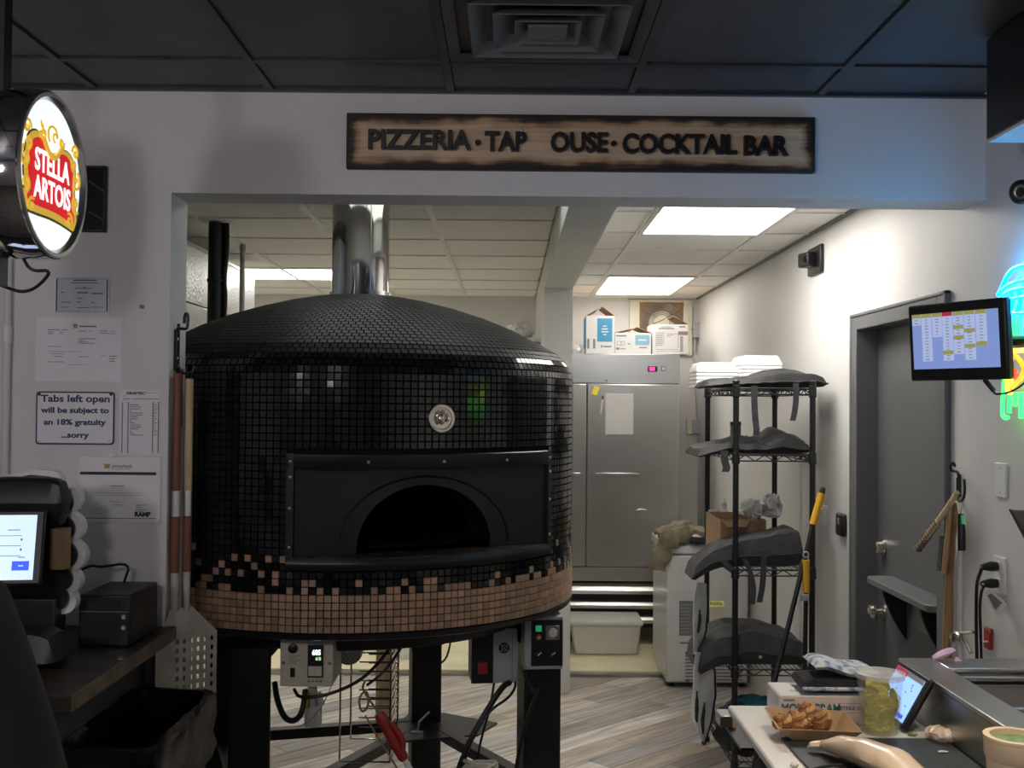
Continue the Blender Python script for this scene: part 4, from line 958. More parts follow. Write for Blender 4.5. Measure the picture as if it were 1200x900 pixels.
for k in range(4): a_ = radians(45 + 90 * k); mb.tube([fc_ + Vector((.06 * cos(a_), -.008, .06 * sin(a_))), fc_ + Vector((hw * 1.1 * cos(a_), -.008, hw * .95 * sin(a_)))], .004, 6)
mb.build('guard_arm', 'stainless_dark', ef)
eo = thing('outlet_box', 'small pale outlet box with a conduit on the rear wall by the rack', 'outlet', at(813, 500, 8.56))
a, b = at(805, 491, 8.53), at(812, 509, 8.53); bx(a.x, b.x, 8.53, 8.568, b.z, a.z).build('cover', 'ivory', eo, bevel=.003)
a, b = at(812, 492, 8.51), at(821, 508, 8.51); bx(a.x, b.x, 8.51, 8.568, b.z, a.z).build('plug_box', 'grey_box_paint', eo, bevel=.004)
mb = MB(); mb.tube([at(817, 492, 8.53), at(816, 470, 8.55), at(814, 450, 8.55), at(813, 420, 8.55)], .006, 8, smooth=2); mb.build('cord', 'grey_box_paint', eo)
jo = thing('switch_box', 'grey electrical switch box on the rear wall beside the exhaust fan', 'switch box', at(817, 385, 8.56))
a, b = at(813, 378, 8.50), at(821, 396, 8.50); bx(a.x, b.x, 8.50, 8.568, b.z, a.z).build('case', 'grey_box_paint', jo, bevel=.004)
mb = MB(); q = at(815, 396, 8.54); mb.cyl((q.x, 8.55, at(815, 412, 8.55).z), (q.x, 8.55, q.z), .009, 10); mb.build('conduit', 'grey_box_paint', jo)
mb = MB(); q = at(811, 386, 8.5); mb.cyl((q.x, 8.5, q.z), (q.x + .03, 8.53, q.z), .008, 8); mb.build('toggle', 'stainless_dark', jo)
# black sensor on right wall
sn = thing('wall_sensor', 'small black wall mounted camera high on the right wall', 'camera', atx(953, 305, XR))
a, b = atx(946, 293, 1.46), atx(961, 318, 1.46)
bx(1.46, XR, b.y, a.y, b.z, a.z).build('base', 'black_plastic', sn, bevel=.006)
mb = MB(); c = (a + b) / 2; mb.obox(c + Vector((-.03, -.01, .0)), (1, .3, 0), (-.3, 1, 0), Z_, .03, .045, .035); mb.build('housing', 'black_plastic', sn, bevel=.008)
mb = MB(); mb.lathe([(.018, 0), (.018, .005), (0, .007)], c + Vector((-.045, -.05, -.0)), 14, (-.5, -1, -.2)); mb.build('lens', 'screen_black', sn)

# ================================================================== chest freezer with jacket
cf = thing('chest_freezer', 'white chest freezer standing behind the wire shelving', 'freezer', (1.2, 6.98, 0))
bx(.965, 1.46, 6.64, 7.28, .03, .80).build('cabinet', 'white_enamel', cf, bevel=.012)
bx(.955, 1.465, 6.63, 7.29, .806, .865).build('lid', 'white_enamel', cf, bevel=.012)
YF = 6.639
a, b = at(796, 704, YF), at(812, 745, YF); lbp = bx(a.x, b.x, YF - .001, YF, b.z, a.z).build('rating_label', 'ink_grey', cf)
mb = MB()
for k in range(9): q0, q1 = at(797.5, 708 + k * 4, YF), at(810 - (k % 3), 709 + k * 4, YF); mb.box(q0.x, q1.x, YF - .0016, YF - .001, q1.z, q0.z)
mb.build('label_print', 'grey_box_paint', lbp)
a, b = at(830, 704, YF), at(848.5, 731, YF); g = bx(a.x, b.x, YF - .001, YF, b.z, a.z).build('energy_label', 'ivory', cf)
a, b = at(830, 704, YF), at(848.5, 711, YF); bx(a.x, b.x, YF - .0014, YF - .001, b.z, a.z).build('label_band', 'lcd_olive', g)
text('R600a', ((a.x + b.x) / 2, YF - .0018, (a.z + b.z) / 2), X_, Z_, .03, 'ink', 'label_print', g, .0002, .0005)
q = at(802, 754, YF); text('GE', (q.x, YF - .0006, q.z), X_, Z_, .02, 'ink_grey', 'maker_mark', cf, .0002, .0005) if False else None
mb = MB(); a, b = at(797, 752.5, YF), at(808, 754.5, YF); mb.box(a.x, b.x, YF - .0006, YF, b.z, a.z); mb.build('maker_print', 'ink_grey', cf)
for side in ((803, 812), (835, 870)):
    mb = MB()
    for k in range(9): a, b = at(side[0], 764 + k * 4, YF), at(side[1], 765.4 + k * 4, YF); mb.box(a.x, b.x, YF - .002, YF, b.z, a.z)
    mb.build('vent_slots', 'ink_grey', cf)
q = at(806, 798, YF); mb = MB(); mb.lathe([(.010, 0), (.009, .004), (0, .004)], (q.x, YF, q.z), 14, (0, -1, 0)); mb.build('drain_plug', 'ink_grey', cf)
for x in (1.0, 1.42):
    for y in (6.7, 7.22): mb = MB(); mb.cyl((x, y, 0), (x, y, .032), .02, 10); mb.build('foot', 'black_plastic', cf)
# khaki jacket thrown over the freezer corner: draped cloth with folds and a hanging sleeve
jk = thing('khaki_jacket', 'khaki jacket thrown over the corner of the white chest freezer', 'jacket', (1.0, 6.8, .866))
def drape(u, v, s):
    x = .935 + u * .42; y = 6.60 + v * .42
    z = .876 + .085 * math.exp(-((u - .38) / .33) ** 2) * (.6 + .4 * sin(3 * v)) + .022 * abs(sin(9 * u + 6 * v + 2 * mnoise.noise(Vector((u * 4, v * 3, 1))))) + .02 * mnoise.noise(Vector((u * 12, v * 8, 3)))
    z = max(z, .871) + (s * .010 if s > 0 else -.003)
    if s < 0: z = max(z - .012, .8665)
    return Vector((x + .02 * mnoise.noise(Vector((u * 4, v * 4, 7))), y + .02 * mnoise.noise(Vector((u * 4, v * 4, 9))), z))
mb = MB(); mb.pad(drape, 30, 22); mb.build('body', 'khaki', jk)
mb = MB()
pth = [Vector((1.10, 6.64, .935)), Vector((1.02, 6.60, .93)), Vector((.955, 6.585, .89)), Vector((.92, 6.585, .80)), Vector((.895, 6.58, .725))]
def sleeve(a, b):
    i = min(3, int(b * 4)); t = b * 4 - i; c = pth[i].lerp(pth[i + 1], t); ra, rb = .056 + .009 * sin(b * 19), .026
    tt = (pth[i + 1] - pth[i]).normalized(); u = Y_.cross(tt).normalized(); k = 1 + .18 * mnoise.noise(Vector((cos(2 * pi * a) * 2, sin(2 * pi * a) * 2, b * 7)))
    return c + (u * cos(2 * pi * a) * ra + Y_ * sin(2 * pi * a) * rb) * k
mb.grid(sleeve, 22, 30, cu=True); mb.build('sleeve', 'khaki', jk)
mb = MB(); mb.grid(lambda a, b: pth[4] + Vector((.054 * cos(2 * pi * a), .026 * sin(2 * pi * a), .02 * b - .004)), 20, 3, cu=True); mb.build('cuff', 'khaki', jk)
mb = MB(); c = Vector((1.13, 6.61, .885)); mb.tube([c + Vector((-.03, 0, .012)), c + Vector((.02, -.005, .006)), c + Vector((.10, 0, .012)), c + Vector((.15, .01, .0))], .022, 10, smooth=2); mb.build('dark_lining', 'bag_black', jk)

# ================================================================== wire shelving
Y1, Y2 = 4.90, 5.60
xa, xb = at(862, 600, Y1).x, at(952, 600, Y1).x
rk = thing('wire_shelving', 'black wire shelving unit loaded with insulated bags by the right wall', 'shelving', ((xa + xb) / 2, (Y1 + Y2) / 2, 0))
for x in (xa, xb):
    for y in (Y1, Y2):
        mb = MB(); mb.cyl((x, y, .02), (x, y, 1.81), .0135, 14); po = mb.build('post', 'black_steel', rk)
        mb = MB(); mb.lathe([(.0, 1.81), (.016, 1.81), (.017, 1.818), (.010, 1.824), (0, 1.826)], (x, y, 0), 12); mb.build('post_cap', 'black_plastic', po)
        mb = MB(); mb.lathe([(0, 0), (.02, 0), (.018, .02), (.008, .03)], (x, y, 0), 12); mb.build('levelling_foot', 'black_plastic', po)
SH = [1.785, 1.486, .973, .53, .12]
for z in SH:
    s_ = MB()
    for y in (Y1, Y2):
        s_.tube([(xa, y, z), (xb, y, z)], .0045, 6); s_.tube([(xa, y, z - .026), (xb, y, z - .026)], .0035, 6)
        nz = 8; s_.tube([(xa + (xb - xa) * k / nz, y, z - (.0 if k % 2 else .026)) for k in range(nz + 1)], .003, 5)
    for x in (xa, xb):
        s_.tube([(x, Y1, z), (x, Y2, z)], .0045, 6); s_.tube([(x, Y1, z - .026), (x, Y2, z - .026)], .0035, 6)
        nz = 14; s_.tube([(x, Y1 + (Y2 - Y1) * k / nz, z - (.0 if k % 2 else .026)) for k in range(nz + 1)], .003, 5)
    sh_ = s_.build('wire_shelf', 'black_steel', rk)
    w_ = MB()
    for k in range(1, 16): w_.tube([(xa + (xb - xa) * k / 16, Y1, z + .003), (xa + (xb - xa) * k / 16, Y2, z + .003)], .0022, 5)
    w_.tube([(xa, (Y1 + Y2) / 2, z - .003), (xb, (Y1 + Y2) / 2, z - .003)], .004, 6); w_.build('shelf_wires', 'black_steel', sh_)
    for x in (xa, xb):
        for y in (Y1, Y2): mb = MB(); mb.lathe([(.014, -.04), (.0185, -.036), (.0165, .012), (.014, .014)], (x, y, z), 12); mb.build('collar', 'black_plastic', sh_)

# insulated bags: soft flat shells that sag past the shelf ends
def edge(t, n=4): return max(0.0, 1 - abs(2 * t - 1) ** n) ** (1 / n)
def bag(name, label, x0, x1, y0, y1, base, th, mat, sag=0, ridge=None, seed=1, straps=(), tilt=0):
    t = thing(name, label, 'bag', ((x0 + x1) / 2, (y0 + y1) / 2, base), 'insulated delivery bags on the wire shelving')
    def fn(u, v, s):
        x = x0 + (x1 - x0) * u; y = y0 + (y1 - y0) * v
        e = edge(u, 7) * edge(v, 7); h = th * (ridge(u, v) if ridge else 1)
        z = base + .5 * h + s * .5 * h * e + (.5 * h * (1 - e) * -.3)
        if s > 0: z += .012 * mnoise.noise(Vector((u * 5 + seed, v * 4, seed))) + .006 * mnoise.noise(Vector((u * 13 + seed, v * 9, seed)))
        over = max(0, xa - .01 - x)
        return Vector((x, y, max(z, base + .001) + tilt * (u - .5) * 0 - sag * (over / .2) ** 2))
    mb = MB(); mb.pad(fn, 34, 20); bo = mb.build('bag_body', mat, t)
    sm = MB(); sm.tube([fn(k / 30, 0.0, 1) + Vector((0, -.002, th * .02)) for k in range(31)], .004, 6); sm.build('piping', 'bag_black', bo)
    for pts, w_ in straps:
        P = [Vector(p) for p in pts]
        for _ in range(2):
            q = [P[0]]
            for a, b in zip(P, P[1:]): q += [a * .75 + b * .25, a * .25 + b * .75]
            P = q + [P[-1]]
        mb = MB(); V = []
        for p in P: V += [p + Vector((-w_ / 2, 0, 0)), p + Vector((w_ / 2, 0, 0)), p + Vector((w_ / 2, .003, 0)), p + Vector((-w_ / 2, .003, 0))]
        fs = []
        for i in range(len(P) - 1):
            for k in range(4): fs.append((i * 4 + k, i * 4 + (k + 1) % 4, i * 4 + 4 + (k + 1) % 4, i * 4 + 4 + k))
        fs += [(0, 1, 2, 3), tuple(range(len(V) - 4, len(V)))]
        mb.add(V, fs); mb.build('strap', 'bag_grey', t)
    return t, bo, fn
Q = lambda px, py, Y=4.885: at(px, py, Y)
xl = lambda px, Y=4.93: at(px, 500, Y).x
bag('pizza_bag', 'flat black insulated bag lying on the top shelf below the white containers', xl(826), xl(970), 4.925, 5.235, 1.793, .065, 'bag_black', .03, lambda u, v: .55 + .95 * math.exp(-((u - .72) / .28) ** 2) * (.5 + .5 * v), 1,
    [([Q(884, 452), Q(884, 470), Q(885, 490), Q(887, 505), Q(886, 510)], .028), ([Q(933, 449), Q(933, 470), Q(931, 485), Q(929, 493)], .026)])
bag('pizza_bag', 'black insulated bag with a dangling strap on the second shelf', xl(818), xl(952), 4.925, 5.29, 1.494, .07, 'bag_black', .05, lambda u, v: .6 + 1.1 * math.exp(-((u - .80) / .16) ** 2) * (.4 + .6 * v) + .5 * math.exp(-((u - .45) / .12) ** 2) * v, 2,
    [([Q(849, 528), Q(849, 540), Q(852, 548), Q(850, 553)], .034), ([Q(888, 512), Q(892, 520), Q(904, 524), Q(918, 519), Q(922, 512)], .012)])
bagC = bag('pizza_bag', 'charcoal insulated bag slumped over the third shelf in front of the cardboard box', xl(812), xl(942), 4.925, 5.15, .98, .15, 'bag_grey', .10, lambda u, v: .45 + .75 * u, 3,
    [([Q(873, 655), Q(880, 672), Q(884, 690), Q(882, 708)], .022), ([Q(895, 645), Q(895, 665), Q(894, 685), Q(890, 706)], .026), ([Q(846, 655), Q(852, 662), Q(858, 668)], .03)])
bagD = bag('pizza_bag', 'charcoal insulated bag spread on the lowest loaded shelf above the silver flap', xl(820), xl(948), 4.925, 5.30, .538, .14, 'bag_grey', .12, lambda u, v: .75 + .35 * sin(pi * u), 4)
q = Q(891, 770, 4.90); tag(MB().lathe([(.007, 0), (.007, .003), (.004, .004), (.004, 0)], q, 14, (0, -1, 0)).build('snap_button', 'white_plastic'), 'tiny white ring hanging on the lowest charcoal bag', 'ring')
# silver lined flaps hanging at the left end
def flap(label, L, Rr, Y, slots):
    t = thing('silver_flap', label, 'flap', at(L[-1][0], L[-1][1], Y), 'silver lined bag flaps')
    def fn(a, b, s):
        i = min(len(L) - 2, int(b * (len(L) - 1))); k = b * (len(L) - 1) - i
        l = (L[i][0] + (L[i + 1][0] - L[i][0]) * k, L[i][1] + (L[i + 1][1] - L[i][1]) * k); r = (Rr[i][0] + (Rr[i + 1][0] - Rr[i][0]) * k, Rr[i][1] + (Rr[i + 1][1] - Rr[i][1]) * k)
        px, py = l[0] + (r[0] - l[0]) * a, l[1] + (r[1] - l[1]) * a
        return at(px, py, Y - .10 * (1 - a) + .02 * sin(b * 4)) + Vector((0, -s * .006, 0)) + Vector((0, .008 * mnoise.noise(Vector((a * 3, b * 6, 2))), 0))
    mb = MB(); mb.pad(lambda a, b, s: fn(a, b, s), 10, 24); bo = mb.build('foil_panel', 'silver_foil', t)
    mb = MB(); mb.tube([fn(1, k / 20, 1) for k in range(21)] + [fn(1 - k / 8, 1, 1) for k in range(1, 9)] , .006, 6); mb.build('black_binding', 'bag_black', t)
    for a0, a1, b0, b1 in slots:
        mb = MB(); mb.tube([fn(a0 + (a1 - a0) * k / 8, b0 + (b1 - b0) * k / 8, 1) + Vector((0, -.002, 0)) for k in range(9)], [.004, .009, .010, .009, .004], 6); mb.build('handle_slot', 'bag_black', t)
flap('narrow silver flap hanging at the shelf end beside the freezer', [(817, 682), (813, 700), (812, 730), (813, 768)], [(828, 684), (829, 710), (827, 738), (818, 766)], 5.06, [(.45, .40, .45, .75)])
flap('large silver flap hanging low at the left end of the shelving, white edge facing out', [(815, 764), (813, 790), (811, 820), (811, 842), (823, 870)], [(830, 766), (837, 785), (838, 815), (833, 845), (825, 872)], 5.03, [(.18, .2, .42, .78), (.55, .5, .55, .9)])

# goods on the shelving
def clam(label, x0, x1, y0, y1, z0, n, grp='foam container stacks'):
    t = thing('foam_container', label, 'container', ((x0 + x1) / 2, (y0 + y1) / 2, z0), grp)
    for k in range(n):
        z = z0 + k * .018; mb = MB(); i = .018; h = .05
        mb.add([(x0, y0, z), (x1, y0, z), (x1, y1, z), (x0, y1, z), (x0, y0, z + .012), (x1, y0, z + .012), (x1, y1, z + .012), (x0, y1, z + .012),
                (x0 + i, y0 + i, z + h), (x1 - i, y0 + i, z + h), (x1 - i, y1 - i, z + h), (x0 + i, y1 - i, z + h)],
               [(0, 3, 2, 1), (0, 1, 5, 4), (1, 2, 6, 5), (2, 3, 7, 6), (3, 0, 4, 7), (4, 5, 9, 8), (5, 6, 10, 9), (6, 7, 11, 10), (7, 4, 8, 11), (8, 9, 10, 11)])
        mb.build('foam_lid', 'white_foam', t, bevel=.004)
a = at(811, 447, 5.36); b = at(859, 447, 5.36); clam('left stack of white foam takeout lids on the top shelf', a.x, b.x, 5.24, 5.46, 1.793, 5)
a = at(862, 447, 5.40); b = at(908, 447, 5.40); clam('right stack of white foam takeout lids on the top shelf', a.x, b.x, 5.25, 5.56, 1.793, 7)
# second shelf goods
q = at(862, 490, 5.38); wk = thing('black_canister', 'dark canister standing at the back of the second shelf', 'canister', (q.x, 5.38, 1.494))
mb = MB(); mb.lathe([(0, 0), (.026, 0), (.026, .115), (.020, .12), (0, .12)], (q.x, 5.38, 1.494), 20); mb.build('can', 'frame_grey', wk); mb = MB(); mb.lathe([(.027, .115), (.027, .135), (0, .135)], (q.x, 5.38, 1.494), 20); mb.build('lid', 'black_plastic', wk)
for i, (px, w_, rr, lab) in enumerate(((846, .05, .02, 'white folded paper packet at the left of the second shelf'), (874, .03, .035, 'crumpled clear plastic sleeve in the middle of the second shelf'), (893, .03, .04, 'shiny clear plastic packet at the right of the second shelf'))):
    q = at(px, 498, 5.36 - (.02 if i == 0 else 0)); tag(lump((q.x, q.y - (.0), 1.494), (w_, .06, rr), 11 + i, 22, amp=.6, fr=4).build('plastic_packet', 'white_foam' if i == 0 else 'film'), lab, 'packet', 'packets on the second shelf')
# third shelf goods
kb = thing('cardboard_box', 'open brown cardboard box behind the charcoal bag on the third shelf', 'box', (1.13, 5.35, .98))
a = at(829, 620, 5.50); b = at(898, 620, 5.16); zt = at(850, 609, 5.16).z
mb = MB(); t = .004
for q in ((a.x, b.x, 5.16, 5.164), (a.x, b.x, 5.54, 5.544), (a.x, a.x + t, 5.164, 5.54), (b.x - t, b.x, 5.164, 5.54)): mb.box(*q, .981, zt)
mb.box(a.x, b.x, 5.16, 5.544, .979, .983); mb.build('carton', 'kraft', kb)
mb = MB(); mb.prism([(a.x, 5.16, zt), (a.x + .14, 5.16, zt), (a.x + .11, 5.11, zt - .03), (a.x + .02, 5.11, zt - .03)], (0, 0, .003)); mb.build('flap', 'kraft', kb)
c = at(857, 620, 5.159); d_ = at(897, 640, 5.159); bx(c.x, d_.x, 5.156, 5.16, d_.z - .05, zt - .004).build('dark_panel', 'kraft_dark', kb)  # darker kraft panel on the front of the box
for i, (px, rx, rz, lab) in enumerate(((880, .05, .045, 'white crumpled plastic bag on top of the cardboard box, left one'), (905, .045, .06, 'white crumpled plastic bag on top of the cardboard box, right one'))):
    q = at(px, 612, 5.30); tag(lump((q.x, 5.30, zt + .001), (rx, .09, rz), 21 + i, 24, amp=.5).build('white_bag', 'white_foam'), lab, 'bag', 'white bags on the cardboard box')
q = at(852, 606, 5.50); sb = thing('spray_bottle', 'white pump bottle standing behind the cardboard box', 'bottle', (q.x, 5.57, .98))
mb = MB(); mb.lathe([(0, 0), (.03, 0), (.03, .16), (.024, .185), (.011, .20), (.011, .222), (0, .222)], (q.x, 5.57, .98), 20); mb.build('bottle', 'white_plastic', sb)
mb = MB(); mb.lathe([(.013, .215), (.013, .235), (.004, .236), (.004, .256), (0, .256)], (q.x, 5.57, .98), 14); mb.build('pump', 'white_plastic', sb)
q = at(832, 605, 5.58); tag(bx(q.x - .01, q.x + .05, 5.56, 5.572, .98, at(832, 597, 5.58).z).build('paper_card', 'white_foam'), 'white card standing at the left end of the third shelf', 'card')
# lowest shelf goods
q = at(880, 812, 5.0); tag(lump((q.x, 5.05, .125), (.16, .14, .13), 31, 26, amp=.25).build('dark_sack', 'bag_black'), 'black sack on the bottom shelf of the wire shelving', 'sack')
q = at(888, 812, 4.88); tag(lump((q.x, 5.0, .33), (.09, .05, .035), 33, 22, amp=.4).build('teal_cloth', 'teal_cloth'), 'teal cloth lying on the black sack at the bottom of the shelving', 'cloth')

# folding cart with yellow grips leaning on the shelving
fc2 = thing('folding_cart', 'black folding hand cart with yellow grips leaning on the shelving', 'cart', (at(930, 800, 4.68).x, 4.68, 0))
a, b, c = at(963, 578, 4.72), at(953, 614, 4.71), at(911, 786, 4.66); dn = c + (c - b) * .0
mb = MB(); mb.tube([b, c, c + (c - b) * .75], .011, 10); mb.build('long_tube', 'black_steel', fc2)
mb = MB(); mb.tube([b + (a - b) * -.02, a], .0165, 14); mb.build('yellow_grip', 'yellow_plastic', fc2)
mb = MB(); mb.tube([a, a + (a - b) * .18], [.015, .010], 12); mb.build('end_cap', 'black_plastic', fc2)
a, b, c = at(944.5, 656, 4.69), at(944.5, 694, 4.69), at(943, 790, 4.68)
mb = MB(); mb.tube([b, c, c + (c - b) * 1.2], .010, 10); mb.build('short_tube', 'black_steel', fc2)
mb = MB(); mb.tube([a, b], .0155, 14); mb.build('yellow_grip', 'yellow_plastic', fc2)
mb = MB(); q = at(944.5, 650, 4.69); mb.tube([q + Vector((.012 * cos(2 * pi * i / 16), 0, .012 * sin(2 * pi * i / 16))) for i in range(16)], .0035, 6, closed=True); mb.build('hang_ring', 'grey_box_paint', fc2)
mb = MB(); q = at(943, 700, 4.68); mb.obox(q, X_, Z_, Y_, .016, .014, .012); mb.build('joint', 'grey_box_paint', fc2, bevel=.003)
sp = thing('switch_plate', 'white wall plate partly hidden behind the upper yellow grip', 'switch', atx(966, 604, XR))
a, b = atx(960, 590, XR), atx(970, 618, XR); bx(XR - .007, XR, b.y, a.y, b.z, a.z).build('plate', 'white_plastic', sp, bevel=.002)
c = (a + b) / 2; bx(XR - .012, XR - .007, c.y - .018, c.y + .018, c.z - .035, c.z + .035).build('rocker', 'white_plastic', sp, bevel=.002)
bo = thing('bottle_opener', 'small black oval holder fixed on the wall left of the door frame', 'holder', atx(989, 615, XR))
a, b = atx(985, 600, XR), atx(993, 630, XR); bx(XR - .025, XR, b.y, a.y, b.z, a.z).build('holder', 'black_plastic', bo, bevel=.012)
c = (a + b) / 2; bx(XR - .028, XR - .024, c.y - .012, c.y + .012, c.z + .0, c.z + .03).build('slot', 'ink_grey', bo, bevel=.002)
# ================================================================== header sign
a, b = at(409, 134, 3.372), at(952, 203, 3.372); yS = 3.36
sc_ = Vector(((a.x + b.x) / 2, yS, (at(680, 136, 3.372).z + at(680, 200, 3.372).z) / 2))
ws = thing('wooden_sign', 'long scorched wooden plank sign with dark raised lettering on the header', 'sign', sc_)
bo = bpy.data.objects.new('plank', bx(-.725, .725, 0, .029, -.086, .086).mesh('plank', 'scorched_wood')); COL.objects.link(bo); bo.parent = ws
bv = bo.modifiers.new('bevel', 'BEVEL'); bv.width = .003; bv.segments = 2
def sgn_x(px): return at(px, 170, yS).x
def word(s, x0, x1, yc):
    o = text(s, (0, yS - .009, at((x0 + x1) / 2, yc, yS).z), X_, Z_, .083, 'black_steel', 'lettering', ws, .009, .0022, 'CENTER')
    w0 = max(v.co.x for v in o.data.vertices) - min(v.co.x for v in o.data.vertices); k = (sgn_x(x1) - sgn_x(x0)) / w0
    M = o.matrix_basis.copy(); c = (max(v.co.x for v in o.data.vertices) + min(v.co.x for v in o.data.vertices)) / 2
    M = M @ Matrix.Diagonal((k, 1, 1, 1)); M.translation = Vector(((sgn_x(x0) + sgn_x(x1)) / 2 - c * k, yS - .009, at((x0 + x1) / 2, yc, yS).z)) - origin(ws); o.matrix_basis = M
word('PIZZERIA', 432, 552, 166); word('TAP', 568, 617, 168); word('OUSE', 645, 712, 169); word('COCKTAIL', 729, 863, 171); word('BAR', 871, 923, 173)
for px, py in ((560, 168), (719, 169)):
    q = at(px, py, yS); mb = MB(); mb.lathe([(.0085, 0), (.0085, .016), (.007, .018), (0, .018)], (q.x, yS, q.z), 16, (0, -1, 0)); mb.build('dot', 'black_steel', ws)
for px, py in ((612, 153), (850, 152)):
    q = at(px, py, yS); mb = MB(); mb.lathe([(.005, 0), (.004, .002), (0, .003)], (q.x, yS, q.z), 10, (0, -1, 0)); mb.build('screw', 'stainless_dark', ws)

# ================================================================== lit round sign at upper left
SX, SYc = -1.065, 2.50
sc = atx(59, 206, SX); SR = .182; SRY = SR
rs = thing('round_light_sign', 'round chrome rimmed lit beer sign with a red and gold emblem at the upper left', 'sign', (SX, sc.y, sc.z - .19))
mb = MB(); mb.lathe([(0, -.14), (.14, -.14), (.178, -.13), (.19, -.11), (.193, -.075), (.188, -.07), (.193, -.065), (.196, -.02), (.192, .006), (.184, .012), (.176, .006), (.172, -.002)], sc, 96, (1, 0, 0)); mb.build('drum', 'chrome', rs)
mb = MB(); mb.lathe([(.190, .008), (.187, .013), (.178, .012), (.172, .004), (.170, .0)], sc, 96, (1, 0, 0)); mb.build('bezel', 'stainless', rs)
mb = MB(); mb.lathe([(0, -.0), (.174, -.0), (.174, -.006), (0, -.006)], sc, 72, (1, 0, 0)); face = mb.build('lit_face', 'sign_white', rs)
su, sv = Y_, Z_          # face axes: right in the sign's own view is +Y
def SP(u, v, d=.001): return sc + Y_ * u + Z_ * v + X_ * d
def plate2(name, pts, mat, d, parent=face, th=.0008):
    mb = MB(); mb.prism([SP(u, v, d) for u, v in pts], (th, 0, 0)); return mb.build(name, mat, parent, smooth=False)
def smooth2(pts, n=2):
    P = [Vector(p) for p in pts]
    for _ in range(n):
        q = []
        for i in range(len(P)): a_, b_ = P[i], P[(i + 1) % len(P)]; q += [a_ * .75 + b_ * .25, a_ * .25 + b_ * .75]
        P = q
    return [(p.x, p.y) for p in P]
cart = [(a_ * 1.22, b_ * 1.22 - .006) for a_, b_ in [(-.088, .060), (-.055, .072), (-.03, .058), (.0, .046), (.03, .052), (.055, .064), (.09, .058), (.108, .030), (.100, -.004), (.112, -.045), (.118, -.078), (.06, -.070), (0, -.066), (-.06, -.068), (-.112, -.066), (-.100, -.030), (-.108, .004), (-.100, .035)]]
big = smooth2([(u * 1.14, v * 1.16 - .002) for u, v in cart]); mid = smooth2([(u * 1.09, v * 1.10 - .001) for u, v in cart]); red = smooth2([(u * .95, v * .93) for u, v in cart])
plate2('emblem_edge', big, 'sign_dark', .0004); plate2('emblem_border', mid, 'sign_gold', .0013); plate2('emblem_field', red, 'sign_red', .0022)
for sg in (-1, 1):       # gold scrolls on both sides
    for c_, r_, a0 in (((-.132, .082), .020, 0), ((-.138, .014), .026, 2), ((-.136, -.042), .024, 4), ((-.104, -.086), .018, 1), ((-.05, .088), .015, 3), ((-.124, .050), .015, 5)):
        mb = MB(); mb.tube([SP(-sg * (c_[0] + r_ * (1 - k / 16) * cos(a0 + k * .55)), c_[1] + r_ * (1 - k / 16) * sin(a0 + k * .55), .0034) for k in range(15)], .0036, 6); mb.build('gold_scroll', 'sign_gold', face)
crest = smooth2([(a_ * 1.15, b_ * 1.12) for a_, b_ in [(-.045, .075), (-.028, .095), (-.010, .112), (.012, .118), (.034, .108), (.045, .088), (.04, .066), (.02, .052), (-.005, .048), (-.03, .056)]])
plate2('crest', crest, 'sign_letters', .0024)
mb = MB()
mb.tube([SP(-.052 + .104 * k / 16, .078 - .036 * sin(pi * k / 16), .0036) for k in range(17)], .007, 6); mb.tube([SP(.0 + .026 * cos(k * .5), .092 + .022 * sin(k * .5), .0036) for k in range(9)], .0035, 6)
mb.tube([SP(.012 + .010 * cos(k * .6), .090 + .010 * sin(k * .6), .0036) for k in range(9)], .003, 6)
for k in range(4): mb.tube([SP(-.040 - .006 * k, .086 + .004 * k, .0034), SP(-.052 - .004 * k, .104 + .003 * k, .0034)], .0022, 5)
mb.build('crest_horn', 'sign_gold', face)
text('STELLA', SP(.004, .020, .0036), Y_, Z_, .070, 'sign_letters', 'lettering', face, .0004, .0016, xs=.84)
text('ARTOIS', SP(.008, -.042, .0036), Y_, Z_, .070, 'sign_letters', 'lettering', face, .0004, .0016, xs=.84)
pxp = at(3, 300, sc.y).x
mb = MB(); mb.box(pxp - .012, pxp + .004, sc.y - .02, sc.y + .02, 1.965, ZC1); mb.box(pxp - .01, SX - .13, sc.y - .015, sc.y + .015, sc.z - .02, sc.z + .02); mb.build('hanger_bar', 'black_steel', rs)
mb = MB(); mb.tube([SP(.0, -.19, -.06), SP(.02, -.22, -.05), at(62, 316, 2.52), at(45, 336, 2.55), at(28, 343, 2.56), at(10, 338, 2.55), at(-8, 330, 2.5)], .004, 8, smooth=3); mb.build('power_cord', 'black_plastic', rs)
# dark glossy plaque on the wall behind it
pq = thing('wall_plaque', 'dark glossy framed panel on the wall half hidden by the round sign', 'picture', at(110, 233, 3.38))
a, b = at(96, 194, 3.375), at(123, 272, 3.375); bx(a.x, b.x, 3.372, 3.389, b.z, a.z).build('panel', 'black_steel', pq, bevel=.003)
bx(a.x + .006, b.x - .006, 3.370, 3.372, b.z + .006, a.z - .006).build('glass', 'screen_black', pq)
mb = MB()
for y0_, y1_ in ((212, 224), (248, 258)): mb.tube([at(104, y0_, 3.37), at(113, (y0_ + y1_) / 2, 3.369), at(121, y1_, 3.37)], .0016, 5)
mb.build('reflection_lines', 'bolt_steel', pq)  # pale rods standing in for reflections across the glass

